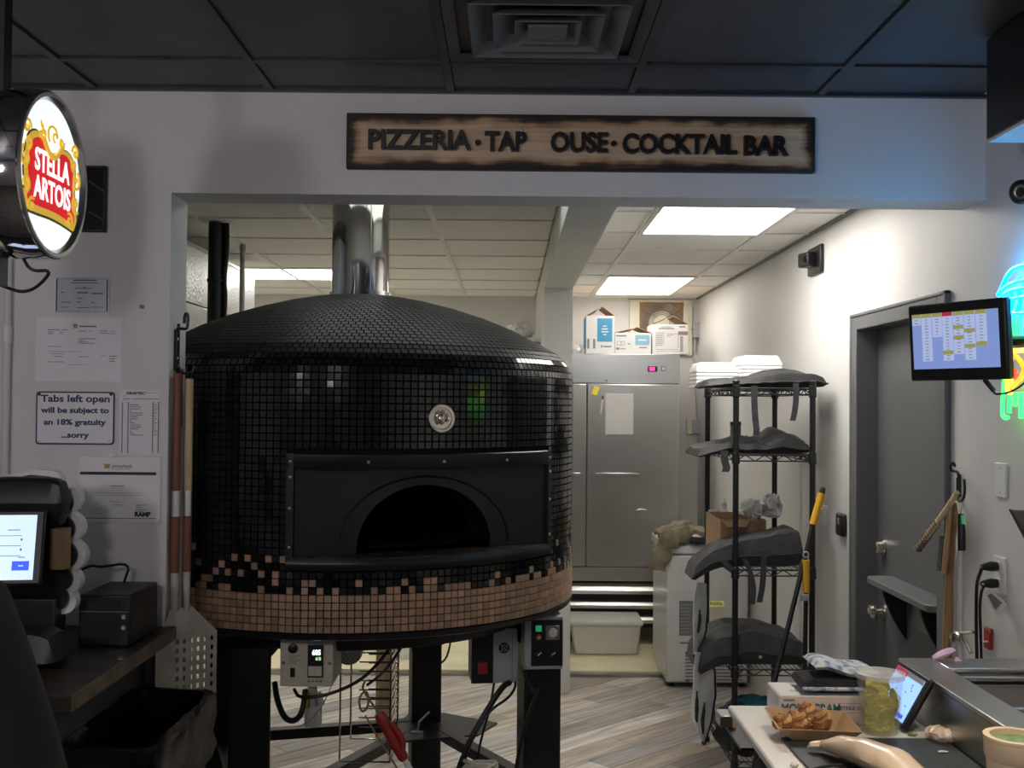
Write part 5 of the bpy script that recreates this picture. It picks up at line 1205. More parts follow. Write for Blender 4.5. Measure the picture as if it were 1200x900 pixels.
# ================================================================== notices on the front wall
YP = 3.389
def notice(name, label, x0, y0, x1, y1, mat, th=.0015, frame=None):
    a, b = at(x0, y0, YP), at(x1, y1, YP); t = thing(name, label, 'notice', Vector(((a.x + b.x) / 2, YP, b.z)))
    bx(a.x, b.x, YP - th, YP, b.z, a.z).build('sheet', mat, t, bevel=.0005)
    return t, YP - th
def pl(mb, y, px0, px1, py, h=.45): a, b = at(px0, py - h, y), at(px1, py + h, y); mb.box(a.x, b.x, y - .0005, y, b.z, a.z)
def frame4(mb, y, x0, y0, x1, y1, w=.8):
    pl(mb, y, x0, x1, y0, w / 2); pl(mb, y, x0, x1, y1, w / 2); pl(mb, y, x0, x0 + w, (y0 + y1) / 2, (y1 - y0) / 2); pl(mb, y, x1 - w, x1, (y0 + y1) / 2, (y1 - y0) / 2)
n1, y = notice('licence_certificate', 'small laminated grey certificate below the round lit sign', 64, 325, 128, 367, 'paper_grey')
mb = MB(); frame4(mb, y, 66, 327, 126, 365, .8)
for px0, px1, py, h in ((86, 113, 328.5, .7), (83, 115, 331.5, .5), (88, 108, 338, .5), (97, 101, 336.3, .4), (71, 75, 342.5, .5), (90, 103, 343, .7), (107, 121, 344, .7), (71, 82, 354, .5), (90, 95, 354, .5), (91, 97, 349.5, .4), (107, 110, 354.5, .4), (71, 80, 360, .4), (90, 105, 360.5, .4), (108, 122, 360, .4)): pl(mb, y, px0, px1, py, h)
mb.build('print', 'navy', n1)
mb = MB(); frame4(mb, y - .0003, 64, 325, 128, 367, 1.0); mb.build('laminate_edge', 'paper', n1)
n2, y = notice('permit_paper', 'large white printed permit paper on the wall above the gratuity sign', 42, 371, 142.5, 448, 'paper')
mb = MB()
for px0, px1, py, h in ((56, 70, 386.5, .5), (72, 79, 386.5, .4), (56, 63, 389, .4), (69, 76, 389, .3), (56, 63, 391, .4), (69, 74, 391, .3), (92, 101, 388, .4), (105, 108, 388, .4), (117, 126, 388, .4), (129, 135, 388.5, .3), (117, 125, 390.5, .4), (126, 136, 391, .3),
                        (92, 113, 397, .5), (92, 99, 399, .35), (92, 103, 400.5, .35), (92, 111, 402.3, .45), (56, 72, 406, .4), (56, 137, 408, .35), (56, 137, 410.5, .35), (56, 95, 412, .4), (60, 76, 414.5, .3), (63, 74, 417.5, .4), (92, 104, 418, .4), (128, 137, 417.5, .5), (128, 135, 420.5, .5), (128, 135, 423.3, .5), (118, 124, 417, .25), (56, 75, 424, .4), (56, 138, 426.2, .35), (80, 102, 427.5, .25)): pl(mb, y, px0, px1, py, h)
pl(mb, y, 93, 113, 382.5, .9); mb.build('print', 'ink_grey', n2)
mb = MB(); pl(mb, y, 86, 90.5, 382, 2.6); pl(mb, y - .0002, 85.2, 91.3, 380.5, .8); mb.build('keystone_mark', 'kraft', n2)
# gratuity sign
n3 = thing('gratuity_sign', 'white metal sign with dark blue border reading tabs left open', 'sign', at(88, 520, YP))
def rrect(x0, y0, x1, y1, r, yy):
    a, b = at(x0, y0, yy), at(x1, y1, yy); P = []
    for cx0, cz0, a0 in ((b.x - r, a.z - r, 0), (a.x + r, a.z - r, 90), (a.x + r, b.z + r, 180), (b.x - r, b.z + r, 270)):
        for k in range(6): t = radians(a0 + 18 * k); P.append(Vector((cx0 + r * cos(t), yy, cz0 + r * sin(t))))
    return P
mb = MB(); mb.prism(rrect(42.5, 458.5, 133.5, 521.5, .010, YP - .003), (0, .003, 0)); mb.build('border', 'navy', n3)
mb = MB(); mb.prism(rrect(44.2, 460.2, 131.8, 519.6, .008, YP - .0038), (0, .001, 0)); mb.build('panel', 'paper', n3)
yy = YP - .0042
for s_, px, py, sz_, w_ in (('Tabs left open', 88.5, 467.5, .030, 81), ('will be subject to', 88, 481, .024, 80), ('an 18% gratuity', 87.5, 495, .024, 73), ('...sorry', 87.5, 510, .024, 33)):
    q = at(px, py, yy); o = text(s_, q, X_, Z_, sz_, 'navy', 'lettering', n3, .0003, .0009)
    ww = max(v.co.x for v in o.data.vertices) - min(v.co.x for v in o.data.vertices); k = (at(px + w_ / 2, py, yy).x - at(px - w_ / 2, py, yy).x) / ww
    o.matrix_basis = o.matrix_basis @ Matrix.Diagonal((k, 1, 1, 1))
for px, py in ((46, 462), (130, 462)): q = at(px, py, yy); mb = MB(); mb.lathe([(.005, 0), (.004, .003), (0, .003)], q, 12, (0, -1, 0)); mb.build('pin', 'black_plastic', n3)
for px, py in ((46, 517), (128, 517)): q = at(px, py, yy); mb = MB(); mb.lathe([(.002, 0), (0, .0008)], q, 10, (0, -1, 0)); mb.build('mount_hole', 'ink_grey', n3)
n4, y = notice('service_list', 'tall narrow white form with ruled lines beside the gratuity sign', 140.5, 457, 187, 533, 'paper')
mb = MB(); q = at(160, 461, y)
for k in range(26): pl(mb, y, 143, 186, 470 + k * 2.35, .18)
for px in (143.2, 150, 179, 185.6): pl(mb, y, px - .15, px + .15, 501, 30)
rg = random.Random(5)
for k in range(16): pl(mb, y - .0002, 152, 154 + rg.random() * 14, 474.5 + k * 2.35, .5); pl(mb, y - .0002, 180, 182 + rg.random() * 3, 474.5 + k * 2.35, .4)
pl(mb, y, 155, 186, 467.5, .5); pl(mb, y, 144, 153, 467.5, .5); pl(mb, y, 144, 148, 463.8, .3); pl(mb, y, 170, 185, 460.5, .3); mb.build('print', 'ink_grey', n4)
text('DRAFTEC', (at(159, 461, y).x, y - .0004, at(159, 461, y).z), X_, Z_, .0105, 'ink', 'heading', n4, .0002, .0006, xs=1.25)
n5, y = notice('training_certificate', 'plastic sleeved certificate with a black bar low on the wall by the peels', 91.5, 535, 188, 611, 'paper')
mb = MB(); pl(mb, y, 94, 183, 554.8, 2.1); mb.build('black_bar', 'ink', n5); mb = MB(); pl(mb, y, 99, 183, 607.5, .7); mb.build('bottom_rule', 'ink', n5)
mb = MB()
for px0, px1, py, h in ((129, 146, 569.5, .5), (119, 157, 571, .15), (111, 166, 577.5, .45), (107, 171, 580.5, .45), (128, 142, 588, .3), (131, 145, 591.5, .3), (129, 148, 593, .2), (159, 171, 592, .4), (159, 166, 594.5, .4), (159, 172, 597, .4), (159, 168, 599, .4), (109, 119, 601.5, .25), (130, 153, 549.5, .35)): pl(mb, y, px0, px1, py, h)
mb.build('print', 'ink_grey', n5)
text('pennsylvania', (at(143, 546.2, y).x, y - .0004, at(143, 546.2, y).z), X_, Z_, .0125, 'ink_grey', 'heading', n5, .0002, .0003)
text('RAMP', (at(167, 603, y).x, y - .0004, at(167, 603, y).z), X_, Z_, .019, 'ink', 'heading', n5, .0002, .0012)
mb = MB(); pl(mb, y, 122.5, 128.5, 546.5, 2.4); pl(mb, y - .0002, 121.6, 129.4, 544.5, .8); mb.build('keystone_mark', 'kraft', n5)
mb = MB(); frame4(mb, y - .0005, 91.5, 535, 189.5, 613, 1.6); mb.build('sleeve_edge', 'clear_plastic', n5)
q = at(130, 533, YP - .004); tag(lump((q.x, YP - .006, q.z - .004), (.010, .004, .006), 4, 12, flat=False).build('tape_tab', 'white_foam'), 'scrap of torn white tape above the sleeved certificate', 'tape')
q = at(166, 358, YP - .004); tag(lump((q.x, YP - .004, q.z - .004), (.007, .003, .006), 6, 12, flat=False).build('wall_hook', 'ink_grey'), 'tiny dark adhesive hook on the bare wall right of the small certificate', 'hook')

# ================================================================== peels on the jamb
hk = thing('peel_hook', 'black double wire hook screwed to the opening jamb above the peels', 'hook', at(206, 400, 3.42))
mb = MB(); XJ = XL + .004
mb.tube([(XJ, 3.44, 1.93), (XJ, 3.44, 1.80)], .005, 8); mb.tube([(XJ, 3.47, 1.95), (XJ, 3.47, 1.80)], .005, 8); mb.build('back_strap', 'black_steel', hk)
mb = MB(); mb.tube([(XJ, 3.455, 1.935), (XJ + .028, 3.45, 1.932), (XJ + .034, 3.45, 1.935), (XJ + .036, 3.45, 1.972), (XJ + .030, 3.45, 1.985), (XJ + .024, 3.45, 1.972), (XJ + .024, 3.45, 1.950)], .0048, 8, smooth=1); mb.build('upper_prong', 'black_steel', hk)
mb = MB(); mb.tube([(XJ, 3.455, 1.82), (XJ + .015, 3.45, 1.795), (XJ + .035, 3.45, 1.79), (XJ + .055, 3.45, 1.80), (XJ + .058, 3.45, 1.815)], .0048, 8, smooth=1); mb.build('lower_prong', 'black_steel', hk)
for z in (1.90, 1.84): mb = MB(); mb.lathe([(.005, 0), (0, .003)], (XJ + .003, 3.455, z), 8, (1, 0, 0)); mb.build('screw', 'bolt_steel', hk)
def peel(label, X, Yp, ztop, mt, zhead, yaw, hw_, holes):
    t = thing('pizza_peel', label, 'peel', (X, Yp, zhead - .16), 'pizza peels hung on the jamb')
    mb = MB(); mb.tube([(X, Yp, ztop), (X, Yp, zhead + .32)], .0125, 14); mb.build('upper_handle', mt, t)
    mb = MB(); mb.tube([(X, Yp, 1.345), (X, Yp, 1.425)], .0138, 14); mb.build('silver_sleeve', 'bolt_steel', t)
    mb = MB(); mb.tube([(X, Yp, zhead + .14), (X, Yp, 1.345)], .0132, 14); mb.build('lower_handle', 'wood_red', t)
    mb = MB(); mb.tube([(X, Yp, zhead + .14), (X, Yp, zhead + .02)], [.0125, .010], 12); mb.build('socket', 'peel_metal', t)
    u = Vector((cos(yaw), sin(yaw), 0)); nn = Vector((sin(yaw), -cos(yaw), 0)); c = Vector((X, Yp, zhead)); h_ = .30
    if not holes:
        out = [(-.018, .03), (.018, .03), (hw_, -.06), (hw_, -h_), (-hw_, -h_), (-hw_, -.06)]
        mb = MB(); mb.prism([c + u * a + Z_ * b - nn * .001 for a, b in out], nn * .002); mb.build('blade', 'peel_metal', t)
    else:
        xs_ = [-hw_] + [-hw_ * .88 + hw_ * 1.76 * k / 16 + (.0022 if k % 2 else 0) for k in range(17)] + [hw_]; zs_ = [-.055 - (h_ - .055) * k / 17 for k in range(18)]
        mb = MB(); mb.prism([c + u * a + Z_ * b - nn * .001 for a, b in ((-.018, .03), (.018, .03), (hw_, -.055), (-hw_, -.055))], nn * .002)
        for i in range(18):
            for j in range(17):
                if i % 2 == 0 and 0 < i < 17 and j % 2 == 1: continue
                mb.prism([c + u * a + Z_ * b - nn * .001 for a, b in ((xs_[i], zs_[j]), (xs_[i + 1], zs_[j]), (xs_[i + 1], zs_[j + 1]), (xs_[i], zs_[j + 1]))], nn * .002)
        mb.build('perforated_blade', 'peel_metal', t, smooth=False)
    mb = MB(); mb.tube([(X, Yp, ztop - .02), (X - .008, Yp, ztop + .02), (X + .008, Yp, ztop + .02)], .002, 6, closed=True); mb.build('hang_loop', 'black_plastic', t)
pA = at(217, 500, 3.43); pB = at(206, 500, 3.46)
peel('pizza peel with a pale upper handle and perforated blade, nearest the oven', XL + .050, 3.44, 1.775, 'wood_pale', 1.03, radians(35), .10, True)
peel('pizza peel with a reddish handle hanging flat against the jamb', XL + .020, 3.415, 1.79, 'wood_red', 1.03, radians(75), .10, False)
rs2 = thing('red_strap', 'folded red strap hanging from the jamb hook over the peels', 'strap', at(209, 470, 3.44))
mb = MB(); mb.box(XL + .006, XL + .012, 3.452, 3.480, 1.60, 1.80); mb.box(XL + .014, XL + .018, 3.45, 3.478, 1.62, 1.80); mb.build('webbing', 'red_plastic', rs2)
mb = MB(); mb.box(XL + .005, XL + .019, 3.449, 3.481, 1.795, 1.806); mb.build('clip', 'black_plastic', rs2)

# ================================================================== cashier counter
ct = thing('cashier_counter', 'dark butcher block counter along the front wall at lower left', 'counter', (-1.8, 3.0, 0))
zc = 1.012
for k in range(7):
    y0_ = 2.58 + k * .114; bx(-2.7, -1.022, y0_ + .0008, y0_ + .1132, zc - .04, zc).build('stave', 'counter_wood', ct, bevel=.0012)
mb = MB(); mb.box(-1.0215, -1.018, 2.58, 3.378, zc - .04, zc - .001); mb.build('end_grain', 'counter_end', ct)
bx(-2.7, -1.115, 2.66, 3.385, .0, zc - .041).build('cabinet', 'counter_base', ct, bevel=.003)
pr = thing('card_printer', 'black boxy printer standing on the counter end by the wall', 'printer', (-1.17, 3.2, zc))
a, b = at(92, 697, 3.08), at(152, 757, 3.08); bx(a.x, b.x, 3.08, 3.32, zc + .001, a.z).build('case', 'black_plastic', pr, bevel=.006)
bx(a.x + .008, b.x - .03, 3.076, 3.08, zc + .12, a.z - .012).build('tray', 'black_steel', pr)
bx(a.x - .001 + .006, b.x - .004, 3.077, 3.08, zc + .098, zc + .100).build('seam', 'ink_grey', pr)
for z in (.055, .085): mb = MB(); mb.lathe([(.007, 0), (.006, .004), (0, .004)], (b.x - .018, 3.08, zc + z), 12, (0, -1, 0)); mb.build('button', 'bolt_steel', pr)
mb = MB(); mb.tube([(a.x + .05, 3.30, a.z), (a.x + .07, 3.30, a.z + .06), at(117, 665, 3.3), at(108, 662, 3.32), at(95, 668, 3.32)], .004, 8, smooth=2); mb.build('cable', 'black_plastic', pr)
# scalloped black display with white edge
dv2 = thing('scalloped_display', 'black display stand with a white scalloped edge beside the till', 'display', (-1.3, 3.0, zc))
out = []
lob = [(56, 559, 17), (77, 577, 17), (80, 610, 17), (82, 643, 18), (79, 673, 15), (74, 697, 15)]
pts = []
for px, py, r_ in lob:
    for k in range(9):
        t = radians((100 if px == 58 else 62) - (k * (100 if px == 58 else 124) / 8)); pts.append((px + r_ * cos(t) * (1.0), py - r_ * sin(t)))
pts = [(-20, 566), (10, 548), (40, 542)] + [(p[0], p[1]) for p in pts] + [(74, 712), (-20, 712)]
P0 = [at(px, py + 8, 3.03) for px, py in pts]
mb = MB(); mb.prism(P0, (0, .035, 0)); mb.build('white_edge', 'white_plastic', dv2)
c0 = at(20, 640, 3.03); mb = MB(); mb.prism([c0 + (p - c0) * .93 - Vector((.006, .012, 0)) for p in P0], (0, .012, 0)); mb.build('black_front', 'black_plastic', dv2)
a, b = at(-20, 700, 3.0), at(66, 757, 3.0); bx(a.x, b.x, 2.99, 3.065, zc + .001, a.z).build('foot_block', 'black_plastic', dv2, bevel=.006)
a, b = at(-30, 560, 2.9), at(66, 622, 2.9); mb = MB()
mb.pad(lambda u, v, s: Vector((a.x + (b.x - a.x) * u, 2.93 + .075 * v, (a.z + b.z) / 2 + s * .5 * (a.z - b.z) * edge(u, 5) * edge(v, 3))), 20, 10); mb.build('hood', 'black_plastic', dv2)
a, b = at(58, 620, 2.95), at(74, 668, 2.95); bx(a.x, b.x, 2.955, 3.0, b.z, a.z).build('brown_insert', 'kraft_dark', dv2)
# till screen
ti = thing('till_screen', 'black touch screen till with a pale blue page at the left edge', 'screen', (-1.38, 2.86, zc))
u = Vector((.985, .17, 0)).normalized(); tl = radians(14); vv = (Z_ * cos(tl) + Vector((u.y, -u.x, 0)) * -sin(tl)); nn = u.cross(vv)
pc = at(51, 641, 2.86); c = pc - u * .16
tcn = c
def TP(a, b, d=0): return tcn + u * a + vv * b + nn * d
hz_ = .098
mb = MB(); mb.obox(TP(0, 0, -.008), u, vv, nn, .16, hz_, .008); mb.build('case', 'black_plastic', ti, bevel=.006)
mb = MB(); mb.obox(TP(-.003, 0, .0006), u, vv, nn, .142, hz_ - .014, .0006); pg = mb.build('page', 'lcd_pos', ti)
mb = MB(); mb.obox(TP(.107, -.048, .0016), u, vv, nn, .021, .012, .0004); mb.build('pay_button', 'lcd_button', pg)
mb = MB()
for k in range(3): mb.obox(TP(.05, .03 - k * .026, .0015), u, vv, nn, .055, .0007, .0003)
mb.obox(TP(.085, .045, .0015), u, vv, nn, .015, .001, .0003)
for k in range(2): mb.obox(TP(.105, .02 - k * .026, .0015), u, vv, nn, .002, .003, .0003)
mb.obox(TP(.108, -.026, .0015), u, vv, nn, .008, .001, .0003); mb.build('page_lines', 'ink_grey', pg)
mb = MB(); mb.obox(TP(.108, -.048, .0022), u, vv, nn, .006, .001, .0003); mb.build('button_mark', 'lcd_white', pg)
mb = MB(); mb.tube([TP(-.05, -.05, -.018), TP(-.05, -.13, -.03), Vector((c.x - .05, c.y + .03, zc + .02))], .03, 12); mb.box(c.x - .16, c.x + .10, 2.80, 2.955, zc + .001, zc + .022); mb.build('stand', 'black_plastic', ti)
mb = MB(); mb.pad(lambda a, b, s: Vector((c.x - .12 + .34 * a, 2.78 + .14 * b, zc + .023 + .045 * (1 + s) * edge(a, 4) * edge(b, 4) * .9)), 18, 10); mb.build('base_cover', 'black_plastic', ti)

# ================================================================== rubbish bin
bn = thing('rubbish_bin', 'slim grey bin lined with a glossy black bag beside the counter', 'bin', (-.975, 3.0, 0))
x0, x1, y0, y1, zt = -1.105, -.868, 2.70, 3.27, .84
def ring(z, e, wob=0, seed=0):
    P = []; r_ = .05
    for cx0, cy0, a0 in ((x1 - r_ + e, y1 - r_ + e, 0), (x0 + r_ - e, y1 - r_ + e, 90), (x0 + r_ - e, y0 + r_ - e, 180), (x1 - r_ + e, y0 + r_ - e, 270)):
        for k in range(8): t = radians(a0 + 90 * k / 7); P.append(Vector((cx0 + r_ * cos(t), cy0 + r_ * sin(t), z)))
    return P
def densify(P, n=6): return [P[i].lerp(P[(i + 1) % len(P)], k / n) for i in range(len(P)) for k in range(n)] if False else P
def rings(name, spec, mat, parent, wob=0):
    mb = MB(); R_ = []
    for z, e in spec:
        ps_ = ring(z, e); q = []
        for i in range(len(ps_)):
            a_, b_ = ps_[i], ps_[(i + 1) % len(ps_)]; m = max(1, int((b_ - a_).length / .02))
            q += [a_.lerp(b_, k / m) for k in range(m)]
        R_.append(q)
    n = len(R_[0]); V = []
    for ri, r_ in enumerate(R_):
        for i in range(n):
            p = r_[min(i, len(r_) - 1)].copy()
            if wob: p += Vector((mnoise.noise(p * 14 + Vector((0, 0, ri))), mnoise.noise(p * 14 + Vector((5, 0, ri))), mnoise.noise(p * 9 + Vector((9, 0, ri))))) * wob
            V.append(p)
    fs = [(i * n + j, i * n + (j + 1) % n, (i + 1) * n + (j + 1) % n, (i + 1) * n + j) for i in range(len(R_) - 1) for j in range(n)]
    mb.add(V, fs); return mb.build(name, mat, parent)
rings('tub', [(.001, -.03), (.30, -.022), (.60, -.012), (.78, -.008)], 'bin_grey', bn)
rings('bag_liner', [(.66, .004), (.70, .012), (.74, .008), (.79, .014), (.82, .012), (.845, .010), (.852, .0), (.845, -.012), (.80, -.018), (.72, -.02), (.60, -.03), (.35, -.04)], 'liner_plastic', bn, .012)

# ================================================================== person at the left edge (shoulder and sleeve in view)
pe_ = bpy.data.meshes.new('person'); O = Vector((-.80, 1.20, 0))
J = {'pel': (0, 0, .98), 'sp': (0, .01, 1.18), 'ch': (0, .0, 1.36), 'nk': (0, -.01, 1.50), 'hd': (0, -.03, 1.60), 'ht': (0, -.03, 1.72), 'no': (0, -.145, 1.605), 'e1': (.105, -.02, 1.615), 'e2': (-.105, -.02, 1.615),
     'sr': (.185, 0, 1.425), 'er': (.255, .02, 1.15), 'wr': (.19, -.09, 1.0), 'hr': (.12, -.10, .97), 'sl': (-.185, 0, 1.425), 'el': (-.255, .02, 1.15), 'wl': (-.19, -.09, 1.0), 'hl': (-.12, -.10, .97),
     'hpr': (.10, 0, .92), 'kr': (.11, -.01, .50), 'ar': (.11, .03, .09), 'tr': (.12, -.14, .04), 'hpl': (-.10, 0, .92), 'kl': (-.11, -.01, .50), 'al': (-.11, .03, .09), 'tl': (-.12, -.14, .04)}
RAD = {'pel': .17, 'sp': .165, 'ch': .18, 'nk': .065, 'hd': .095, 'ht': .07, 'no': .016, 'e1': .022, 'e2': .022, 'sr': .095, 'er': .072, 'wr': .05, 'hr': .035, 'sl': .095, 'el': .072, 'wl': .05, 'hl': .035, 'hpr': .105, 'kr': .075, 'ar': .055, 'tr': .045, 'hpl': .105, 'kl': .075, 'al': .055, 'tl': .045}
E = [('pel', 'sp'), ('sp', 'ch'), ('ch', 'nk'), ('nk', 'hd'), ('hd', 'ht'), ('hd', 'no'), ('hd', 'e1'), ('hd', 'e2'), ('ch', 'sr'), ('sr', 'er'), ('er', 'wr'), ('wr', 'hr'), ('ch', 'sl'), ('sl', 'el'), ('el', 'wl'), ('wl', 'hl'), ('pel', 'hpr'), ('hpr', 'kr'), ('kr', 'ar'), ('ar', 'tr'), ('pel', 'hpl'), ('hpl', 'kl'), ('kl', 'al'), ('al', 'tl')]
ks = list(J); pe_.from_pydata([J[k] for k in ks], [(ks.index(a), ks.index(b)) for a, b in E], [])
po = bpy.data.objects.new('person', pe_); COL.objects.link(po)
po.modifiers.new('skin', 'SKIN'); s2 = po.modifiers.new('sub', 'SUBSURF'); s2.levels = 2; s2.render_levels = 2
for i, k in enumerate(ks): pe_.skin_vertices[0].data[i].radius = (RAD[k], RAD[k] * (.75 if k in ('pel', 'sp', 'ch') else 1))
pe_.skin_vertices[0].data[0].use_root = True
dg = bpy.context.evaluated_depsgraph_get(); fm_ = bpy.data.meshes.new_from_object(po.evaluated_get(dg))
bpy.data.objects.remove(po); po = bpy.data.objects.new('person', fm_); COL.objects.link(po); po.location = O; po.rotation_euler = (0, 0, radians(20))
fm_.materials.clear(); fm_.materials.append(m_('jacket_dark')); fm_.materials.append(m_('skin'))
for p in fm_.polygons:
    c = p.center; p.material_index = 1 if (c.z > 1.54) else 0; p.use_smooth = True
tag(po, 'person in a dark jacket at the left edge, sleeve and shoulder in view', 'person')
mb = MB(); mb.grid(lambda a, b: Vector((.105 * cos(2 * pi * a) * sin(pi * b * .62), -.02 + .115 * sin(2 * pi * a) * sin(pi * b * .62), 1.66 + .115 * cos(pi * b * .62))), 20, 10, cu=True)
ho = bpy.data.objects.new('hair', mb.mesh('hair', 'hair')); COL.objects.link(ho); ho.parent = po
# ================================================================== right wall: screen, neon, brushes, sockets
mn_ = thing('order_screen', 'black wall mounted monitor showing columns of order tickets', 'monitor', at(1122, 445, 3.0))
pl_, pr_ = at(1065, 405, 3.16), at(1180, 394, 2.88); u = (pr_ - pl_); u.z = 0; W_ = u.length / 2; u.normalize()
tl = radians(-4); fw = Vector((u.y, -u.x, 0)); vv = (Z_ * cos(tl) + fw * sin(tl) * -1).normalized(); nn = u.cross(vv); mc_ = (pl_ + pr_) / 2; H_ = .109
def SM(a, b, d=0): return mc_ + u * a * W_ + vv * b * H_ + nn * d
mb = MB(); mb.obox(SM(0, 0, -.014), u, vv, nn, W_, H_, .014); mb.build('case', 'black_plastic', mn_, bevel=.007, seg=3)
mb = MB(); mb.obox(SM(-.02, .03, .0005), u, vv, nn, W_ * .88, H_ * .72, .0005); scn = mb.build('screen', 'lcd_blue', mn_)
sw_, sh_ = W_ * .88, H_ * .72
def cell(x0, x1, y0, y1, mat, name, d):
    mb = MB(); c = SM(-.02, .03, d) + u * sw_ * (x0 + x1 - 1) + vv * sh_ * (1 - y0 - y1); mb.obox(c, u, vv, nn, sw_ * (x1 - x0), sh_ * (y1 - y0), .0003); mb.build(name, mat, scn); return c
cols_ = [(0, .115, .0, .20, 0), (.115, .24, .0, .86, 0), (.245, .365, .0, .43, 0), (.365, .49, .0, .86, 1), (.492, .615, .0, .75, 0), (.618, .745, .0, .86, 0), (.75, .875, .0, .62, 0)]
for x0, x1, y0, y1, red_ in cols_:
    cell(x0 + .004, x1 - .004, y0 + .01, y1, 'lcd_card', 'ticket', .0015)
    cell(x0 + .004, x1 - .004, y0 + .0, y0 + .07, 'lcd_red' if red_ else 'lcd_olive', 'ticket_head', .0022)
for x0, x1, y0 in ((.365, .49, .68), (.492, .615, .24), (.492, .615, .42), (.618, .745, .31), (.618, .745, .58), (.75, .875, .55)): cell(x0 + .004, x1 - .004, y0, y0 + .07, 'lcd_olive', 'ticket_head', .0022)
mb = MB(); rg = random.Random(2)
for x0, x1, y0, y1, _ in cols_:
    yy = y0 + .11
    while yy < y1 - .03:
        w_ = .02 + rg.random() * .025; xc = (x0 + x1) / 2; c = SM(-.02, .03, .0022) + u * sw_ * (2 * xc - 1) + vv * sh_ * (1 - 2 * yy); mb.obox(c, u, vv, nn, sw_ * w_, .0008, .0002); yy += .055
mb.build('ticket_print', 'ink_grey', scn)
mb = MB(); cw = mc_ - nn * .03; mb.obox(cw, u, vv, nn, .05, .05, .008); mb.build('mount_plate', 'black_steel', mn_, bevel=.003)
mb = MB(); e0 = cw - nn * .01; e1 = Vector((1.40, e0.y + .12, e0.z)); e2 = Vector((XR - .012, e0.y - .02, e0.z)); mb.tube([e0, e1], .016, 10); mb.tube([e1, e2], .016, 10); mb.cyl(e1 - Z_ * .03, e1 + Z_ * .03, .02, 12); mb.build('arm', 'black_steel', mn_)
bx(XR - .012, XR, e2.y - .05, e2.y + .05, e2.z - .06, e2.z + .06).build('wall_plate', 'black_steel', mn_, bevel=.003)
p0 = SM(.45, -1, -.02)
mb = MB(); mb.cyl(p0, p0 + Vector((.016, -.02, -.030)), .007, 10); mb.tube([p0 + Vector((.016, -.02, -.030)), at(1165, 462, 2.95), at(1180, 461, 2.92), at(1195, 454, 2.88), at(1210, 440, 2.85)], .0028, 8, smooth=3); mb.build('cable', 'black_plastic', mn_)

nx = 1.425
ne = thing('neon_sign', 'glowing blue, green and orange neon sign at the right edge', 'neon sign', atx(1190, 490, XR))
PXC = 1203.0
def NP(px, py): return atx(px, py, nx)
axis_y = NP(PXC, 400).y
def mir(p): return Vector((p.x, 2 * axis_y - p.y, p.z))
def neon(pts, mat, both=True, join=False, r=.0062):
    P = [NP(*p) for p in pts]
    if join: mb = MB(); mb.tube(P + [mir(p) for p in reversed(P)], r, 8, smooth=2); mb.build('tube', mat, ne); return
    mb = MB(); mb.tube(P, r, 8, smooth=2); mb.build('tube', mat, ne)
    if both: mb = MB(); mb.tube([mir(p) for p in P], r, 8, smooth=2); mb.build('tube', mat, ne)
neon([(1170, 346), (1174, 338), (1178, 328), (1184, 318), (1191, 313), (1198, 311)], 'neon_blue', join=True)
neon([(1170, 346), (1176, 338), (1184, 333), (1194, 329), (1200, 328)], 'neon_blue', join=True)
neon([(1176, 346), (1184, 340), (1200, 337)], 'neon_blue', join=True)
neon([(1183, 340), (1187, 350), (1186, 358), (1183, 366)], 'neon_blue'); neon([(1193, 338), (1196, 350), (1195, 358), (1192, 366)], 'neon_blue')
neon([(1185, 350), (1198, 348)], 'neon_blue', join=True); neon([(1181, 366), (1198, 367)], 'neon_blue', join=True)
for px in (1184, 1189, 1195): neon([(px, 370), (px, 392)], 'neon_green')
neon([(1184, 411), (1196, 411)], 'neon_yellow', join=True)
neon([(1186, 416), (1192, 418), (1198, 426), (1201, 434), (1196, 444), (1186, 454)], 'neon_orange', both=False); neon([(1180, 440), (1180, 455), (1184, 462)], 'neon_yellow')
neon([(1186, 416), (1184, 436), (1186, 454)], 'neon_yellow'); neon([(1190, 434), (1187, 438), (1189, 443), (1192, 440)], 'neon_red')
neon([(1177, 444), (1175.5, 465), (1174.5, 484), (1177, 490), (1181, 489)], 'neon_green')
for px, y0_, y1_ in ((1183, 462, 484), (1190, 460, 476), (1197, 460, 490)): neon([(px, y0_), (px - .5, y1_)], 'neon_green')
mb = MB()
for px, py in ((1188, 402), (1200, 330), (1180, 470)):
    p = NP(px, py); mb.cyl(p, Vector((XR, p.y, p.z)), .006, 8)
mb.build('standoff', 'clear_plastic', ne)
sk = thing('wall_speaker', 'small black round spotlight at the right edge above the neon sign', 'lamp', atx(1197, 224, XR))
c = atx(1196, 225, 1.42); mb = MB(); mb.lathe([(0, -.07), (.028, -.07), (.034, -.02), (.034, .0), (.028, .006), (.028, .0), (0, -.002)], c, 24, (-.75, -.6, -.15)); mb.build('can', 'black_plastic', sk)
mb = MB(); mb.lathe([(.021, .002), (.017, .004), (.013, .002)], c, 24, (-.75, -.6, -.15)); mb.build('ring', 'bolt_steel', sk)
mb = MB(); mb.tube([c + Vector((.05, .03, .0)), Vector((XR - .002, c.y + .03, c.z))], .010, 10); mb.build('bracket', 'black_plastic', sk)

